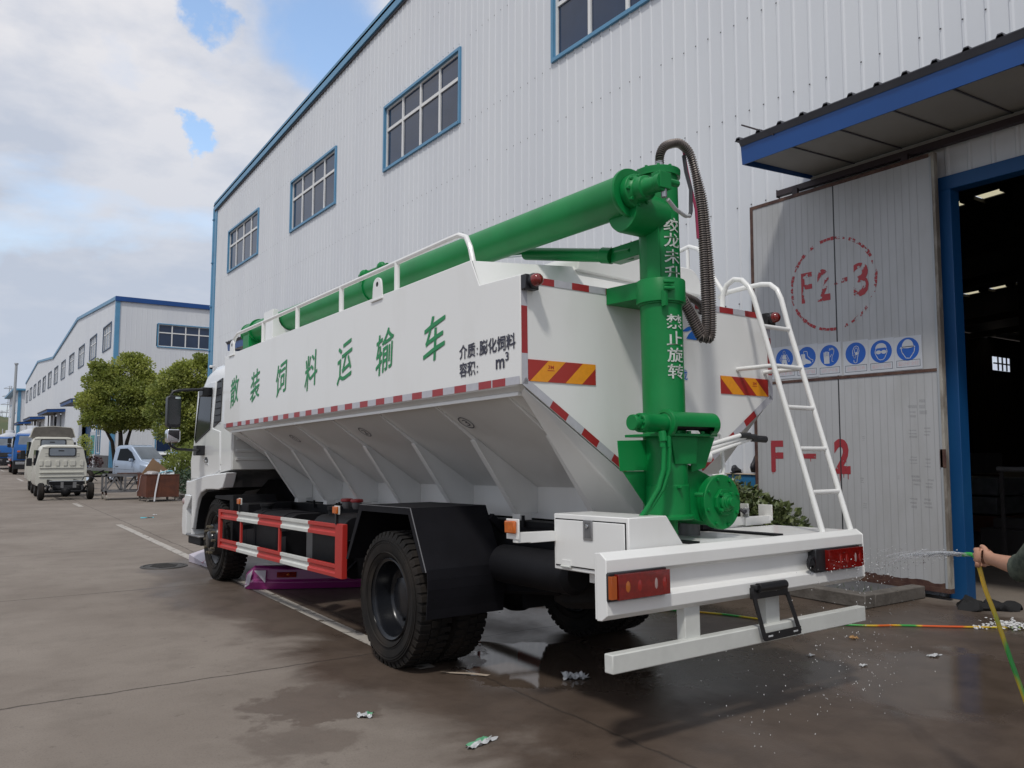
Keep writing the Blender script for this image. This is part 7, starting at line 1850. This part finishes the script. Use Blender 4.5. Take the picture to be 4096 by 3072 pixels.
# ---- garden hose: from the hand, out of view, and back along the ground
b = MB()
ctrl = [(-0.020, -1.925, 1.105), (-0.033, -1.968, 1.112), (-0.040, -1.995, 1.095), (-0.040, -2.010, 1.04), (-0.042, -2.030, 0.96), (-0.048, -2.075, 0.84), (-0.055, -2.16, 0.58), (-0.05, -2.26, 0.30), (0.0, -2.40, 0.08), (0.15, -2.62, G+0.012), (0.8, -3.0, G+0.012), (2.2, -3.3, G+0.012), (4.2, -2.7, G+0.012), (4.75, -1.4, G+0.012), (4.4, -0.55, G+0.012), (3.92, -0.155, G+0.012), (3.56, 0.135, G+0.012), (3.30, 0.36, G+0.012), (3.01, 0.551, G+0.012), (2.52, 1.13, G+0.012), (2.27, 1.736, G+0.012), (1.6, 2.6, G+0.012), (0.8, 3.2, G+0.012)]
P = [Vector(p) for p in ctrl]; Q = []
for i in range(len(P)-1):
    p0, p1, p2, p3 = P[max(i-1, 0)], P[i], P[i+1], P[min(i+2, len(P)-1)]
    for k in range(8):
        t = k/8; Q.append(0.5*((2*p1)+(p2-p0)*t+(2*p0-5*p1+4*p2-p3)*t*t+(3*p1-p0-3*p2+p3)*t**3))
b.tube(Q, 0.0098, 'hose_stripes', 10)
tag(b.build('garden_hose'), 'green, yellow and orange garden hose running from the hand and along the wet ground', 'hose')
b = MB(); rnd = random.Random(9)
for k in range(220): r = rnd.uniform(0.003, 0.012); b.sph((4.16+rnd.gauss(0, 0.11), -0.22+rnd.gauss(0, 0.09), G+0.008+abs(rnd.gauss(0, 0.016))), (r*rnd.uniform(1, 2.2), r*rnd.uniform(1, 2.2), r*0.8), 'foam', 6, 4)
for k in range(16): b.sph((3.86+rnd.gauss(0, 0.06), -0.10+rnd.gauss(0, 0.03), G+0.01), rnd.uniform(0.006, 0.016), 'foam', 6, 4)
tag(b.build('soap_foam'), 'white clump of foam on the wet ground beside the hose', 'foam', kind='stuff')

# ---- person: the outstretched forearm and hand are in view, the body stands outside the frame
def skin(name, V, E, root, m, parent=None, sub=2):
    me = bpy.data.meshes.new(name); names = list(V); me.from_pydata([V[n][0] for n in names], [(names.index(a), names.index(c)) for a, c in E], [])
    o = bpy.data.objects.new(name, me); COL.objects.link(o)
    md = o.modifiers.new('skin', 'SKIN'); md.use_smooth_shade = True
    for i, n in enumerate(names):
        r = V[n][1]; r = r if isinstance(r, tuple) else (r, r)
        me.skin_vertices[0].data[i].radius = r; me.skin_vertices[0].data[i].use_root = (n == root)
    sb = o.modifiers.new('subdivision', 'SUBSURF'); sb.levels = sub; sb.render_levels = sub
    dg = bpy.context.evaluated_depsgraph_get(); nm = bpy.data.meshes.new_from_object(o.evaluated_get(dg))
    bpy.data.objects.remove(o); nm.name = name; nm.materials.clear(); nm.materials.append(MATS[m])
    for p in nm.polygons: p.use_smooth = True
    o = bpy.data.objects.new(name, nm); COL.objects.link(o)
    if parent: o.parent = parent
    return o
f_ = Vector((0.72, 0.69, 0)); l_ = Vector((-0.69, 0.72, 0)); c_ = Vector((-0.40, -2.72, 0))
def bp(fd, lf_, z): return tuple(c_+f_*fd+l_*lf_+Vector((0, 0, z)))
sh, el, wr = Vector((-0.425, -2.545, 1.385)), Vector((-0.262, -2.325, 1.100)), Vector((-0.092, -2.085, 1.108))
B = {'pelvis': (bp(0, 0, 0.95), (0.15, 0.11)), 'waist': (bp(0.01, 0, 1.10), (0.14, 0.10)), 'chest': (bp(0.03, 0, 1.30), (0.16, 0.11)), 'neck0': (bp(0.02, 0, 1.47), 0.075), 'neck': (bp(0.04, 0, 1.53), 0.055), 'jaw': (bp(0.075, 0, 1.60), (0.062, 0.068)), 'head': (bp(0.06, 0, 1.68), (0.076, 0.092)), 'crown': (bp(0.045, 0, 1.75), (0.055, 0.065)),
     'shl': (tuple(sh), 0.062), 'ell': (tuple(el), 0.044), 'mid': (tuple(el.lerp(wr, 0.35)), 0.043), 'mid2': (tuple(el.lerp(wr, 0.75)), 0.033), 'wr': (tuple(wr), (0.024, 0.030)), 'palm0': (tuple(wr+Vector((0.018, 0.026, 0.0))), (0.022, 0.036)), 'palm': (tuple(wr+Vector((0.040, 0.062, 0.004))), (0.020, 0.042)),
     'shr': (bp(0.03, -0.19, 1.40), 0.062), 'elr': (bp(-0.02, -0.27, 1.13), 0.045), 'wrr': (bp(0.10, -0.25, 0.90), 0.028), 'palmr': (bp(0.14, -0.24, 0.83), (0.02, 0.04)), 'tipr': (bp(0.16, -0.23, 0.74), 0.014),
     'hipl': (bp(0, 0.10, 0.90), 0.095), 'knl': (bp(0.05, 0.12, 0.48), 0.062), 'anl': (bp(0.02, 0.13, 0.08), 0.042), 'toel': (bp(0.18, 0.15, 0.02), 0.035), 'hipr': (bp(0, -0.10, 0.90), 0.095), 'knr': (bp(0.0, -0.13, 0.48), 0.062), 'anr': (bp(-0.08, -0.14, 0.08), 0.042), 'toer': (bp(0.08, -0.16, 0.02), 0.035)}
E = [('pelvis', 'waist'), ('waist', 'chest'), ('chest', 'neck0'), ('neck0', 'neck'), ('neck', 'jaw'), ('jaw', 'head'), ('head', 'crown'), ('chest', 'shl'), ('shl', 'ell'), ('ell', 'mid'), ('mid', 'mid2'), ('mid2', 'wr'), ('wr', 'palm0'), ('palm0', 'palm'), ('chest', 'shr'), ('shr', 'elr'), ('elr', 'wrr'), ('wrr', 'palmr'), ('palmr', 'tipr'), ('pelvis', 'hipl'), ('hipl', 'knl'), ('knl', 'anl'), ('anl', 'toel'), ('pelvis', 'hipr'), ('hipr', 'knr'), ('knr', 'anr'), ('anr', 'toer')]
# four fingers curl round the hose, the thumb lies along its top
a_d = (wr-el).normalized(); a_d = Vector((a_d.x, a_d.y, 0)).normalized(); s_d = Vector((a_d.y, -a_d.x, 0)); k0 = Vector(B['palm'][0])
camw = -s_d if (-s_d).dot(Vector((-3.96, -3.9, 0))-k0) > 0 else s_d        # side of the hand that faces the camera
for i, (dz, ln) in enumerate(((0.026, 0.95), (0.003, 1.10), (-0.021, 1.05), (-0.044, 0.85))):
    k = k0+Vector((0, 0, dz))+a_d*(0.010-0.25*abs(dz))+camw*0.019
    k1 = k+a_d*0.026*ln-camw*0.008; k2 = k1-camw*0.034*ln+a_d*0.004; k3 = k2-camw*0.004-a_d*0.024*ln
    for nme, p, r in (('f%da' % i, k, 0.0115), ('f%db' % i, k1, 0.0102), ('f%dc' % i, k2, 0.0094), ('f%dd' % i, k3, 0.0082)): B[nme] = (tuple(p), r)
    E += [('palm', 'f%da' % i), ('f%da' % i, 'f%db' % i), ('f%db' % i, 'f%dc' % i), ('f%dc' % i, 'f%dd' % i)]
t0 = Vector(B['palm0'][0])+Vector((0, 0, 0.028)); t1 = t0+a_d*0.035+Vector((0, 0, 0.016))-camw*0.006; t2 = t1+a_d*0.032+Vector((0, 0, 0.002))-camw*0.006
for nme, p, r in (('t0', t0, 0.0145), ('t1', t1, 0.0120), ('t2', t2, 0.0098)): B[nme] = (tuple(p), r)
E += [('palm0', 't0'), ('t0', 't1'), ('t1', 't2')]
person = skin('person', B, E, 'pelvis', 'skin')
tag(person, 'person in a grey green rolled sleeve shirt reaching a bare forearm in with the hose', 'person')
S = {'hem': (bp(0, 0, 0.88), (0.185, 0.145)), 'waist': (bp(0.01, 0, 1.10), (0.18, 0.135)), 'chest': (bp(0.03, 0, 1.30), (0.20, 0.145)), 'neck0': (bp(0.02, 0, 1.46), 0.10), 'shl': (tuple(sh), 0.082), 'sl': (tuple(sh.lerp(el, 0.6)), 0.074), 'cuff': (tuple(el.lerp(wr, 0.17)), 0.062), 'roll': (tuple(el.lerp(wr, 0.24)), 0.071), 'lip': (tuple(el.lerp(wr, 0.27)), 0.064), 'shr': (bp(0.03, -0.19, 1.40), 0.082), 'elr': (bp(-0.02, -0.27, 1.13), 0.066)}
skin('shirt', S, [('hem', 'waist'), ('waist', 'chest'), ('chest', 'neck0'), ('chest', 'shl'), ('shl', 'sl'), ('sl', 'cuff'), ('cuff', 'roll'), ('roll', 'lip'), ('chest', 'shr'), ('shr', 'elr')], 'hem', 'shirt_green', person)
T = {'pelvis': (bp(0, 0, 0.95), (0.17, 0.13)), 'hipl': (bp(0, 0.10, 0.88), 0.115), 'knl': (bp(0.05, 0.12, 0.48), 0.085), 'anl': (bp(0.02, 0.13, 0.10), 0.072), 'hipr': (bp(0, -0.10, 0.88), 0.115), 'knr': (bp(0.0, -0.13, 0.48), 0.085), 'anr': (bp(-0.08, -0.14, 0.10), 0.072)}
skin('trousers', T, [('pelvis', 'hipl'), ('hipl', 'knl'), ('knl', 'anl'), ('pelvis', 'hipr'), ('hipr', 'knr'), ('knr', 'anr')], 'pelvis', 'trouser_dark', person)
for q, r in (('anl', 'toel'), ('anr', 'toer')):
    a_, t_ = Vector(B[q][0]), Vector(B[r][0])
    skin('shoe', {'heel': (tuple(a_-f_*0.05-Vector((0, 0, 0.045))), 0.048), 'mid': (tuple(a_.lerp(t_, 0.5)+Vector((0, 0, -0.005))), 0.052), 'toe': (tuple(t_+f_*0.03+Vector((0, 0, 0.012))), 0.042)}, [('heel', 'mid'), ('mid', 'toe')], 'mid', 'shoe_dark', person)
skin('hair', {'back': (bp(0.02, 0, 1.69), (0.088, 0.088)), 'top': (bp(0.045, 0, 1.755), (0.082, 0.085)), 'front': (bp(0.095, 0, 1.775), (0.05, 0.035))}, [('back', 'top'), ('top', 'front')], 'back', 'hair_black', person)
b = MB(); hd = Vector(bp(0.06, 0, 1.68))
for s in (-1, 1): b.sph(hd+f_*0.082+l_*s*0.032+Vector((0, 0, 0.004)), 0.011, 'litter_white', 8, 6); b.sph(hd+f_*0.091+l_*s*0.032+Vector((0, 0, 0.004)), 0.005, 'hair_black', 6, 5); b.sph(hd+l_*s*0.082-f_*0.01, (0.018, 0.018, 0.032), 'skin', 8, 6)
b.sph(hd+f_*0.098+Vector((0, 0, -0.022)), (0.016, 0.016, 0.024), 'skin', 8, 6); b.tube([hd+f_*0.086+l_*0.022+Vector((0, 0, -0.058)), hd+f_*0.093+Vector((0, 0, -0.058)), hd+f_*0.086-l_*0.022+Vector((0, 0, -0.058))], 0.005, 'pink_mark', 6)
b.build('face', person)

# ---- water: the jet from the hose and the splash off the bumper
b = MB(); rnd = random.Random(21)
n0 = Vector((-0.010, -1.905, 1.105)); n1 = Vector((1.06, -0.76, 0.825))
def jet(t): return n0.lerp(n1, t)+Vector((0, 0, 0.10*t*(1-t)*1.2))
def streak(p, d, L, r, m, n=6):
    d = d.normalized(); b.tube([p-d*L/2, p-d*L*0.2, p+d*L*0.25, p+d*L/2], [r*0.15, r, r*0.8, r*0.1], m, n, cap=True)
for k in range(85):
    t = rnd.random()**1.2*0.95; sp = 0.004+0.026*t
    p = jet(t)+Vector((rnd.gauss(0, sp), rnd.gauss(0, sp), rnd.gauss(0, sp*0.8))); streak(p, jet(min(1, t+0.05))-jet(max(0, t-0.05))+Vector((0, 0, rnd.gauss(0, .004))), rnd.uniform(0.10, 0.38), rnd.uniform(0.003, 0.009)*(1-0.4*t), 'water_mist')
for k in range(150):
    t = rnd.random(); sp = 0.006+0.05*t
    p = jet(t)+Vector((rnd.gauss(0, sp), rnd.gauss(0, sp), rnd.gauss(0, sp)-0.05*t*rnd.random())); streak(p, n1-n0+Vector((0, 0, rnd.gauss(0, .3))), rnd.uniform(0.008, 0.03), rnd.uniform(0.0012, 0.0028), 'foam' if k % 3 else 'water', 5)  # white drops carry the sky glint in their colour
for k in range(320):      # splash against the lamp and drip from the bumper
    a = rnd.random()
    x = 1.06-abs(rnd.gauss(0, 0.42)) if k % 3 else 1.12+abs(rnd.gauss(0, 0.12)); y = -0.76-abs(rnd.gauss(0, 0.14))
    z = 0.84+rnd.gauss(0, 0.05) if k % 2 else rnd.uniform(0.05, 0.78)
    r = rnd.uniform(0.0009, 0.0026); streak(Vector((x, y, z)), Vector((rnd.gauss(0, .5), rnd.gauss(0, .5), rnd.gauss(-0.6, .6))), r*rnd.uniform(2.5, 6), r, 'foam' if k % 3 else 'water', 5)
for k in range(120):
    x = rnd.uniform(-0.6, 1.1); y = rnd.uniform(-1.2, -0.72); z = rnd.uniform(G+0.01, 0.62); r = rnd.uniform(0.0010, 0.0028)
    streak(Vector((x, y, z)), Vector((rnd.gauss(0, .3), rnd.gauss(0, .3), -1)), r*3.5, r, 'foam', 5)
o = b.build('water_spray', smooth=60); tag(o, 'jet of water from the hose splashing white off the right tail lamp', 'water', kind='stuff')
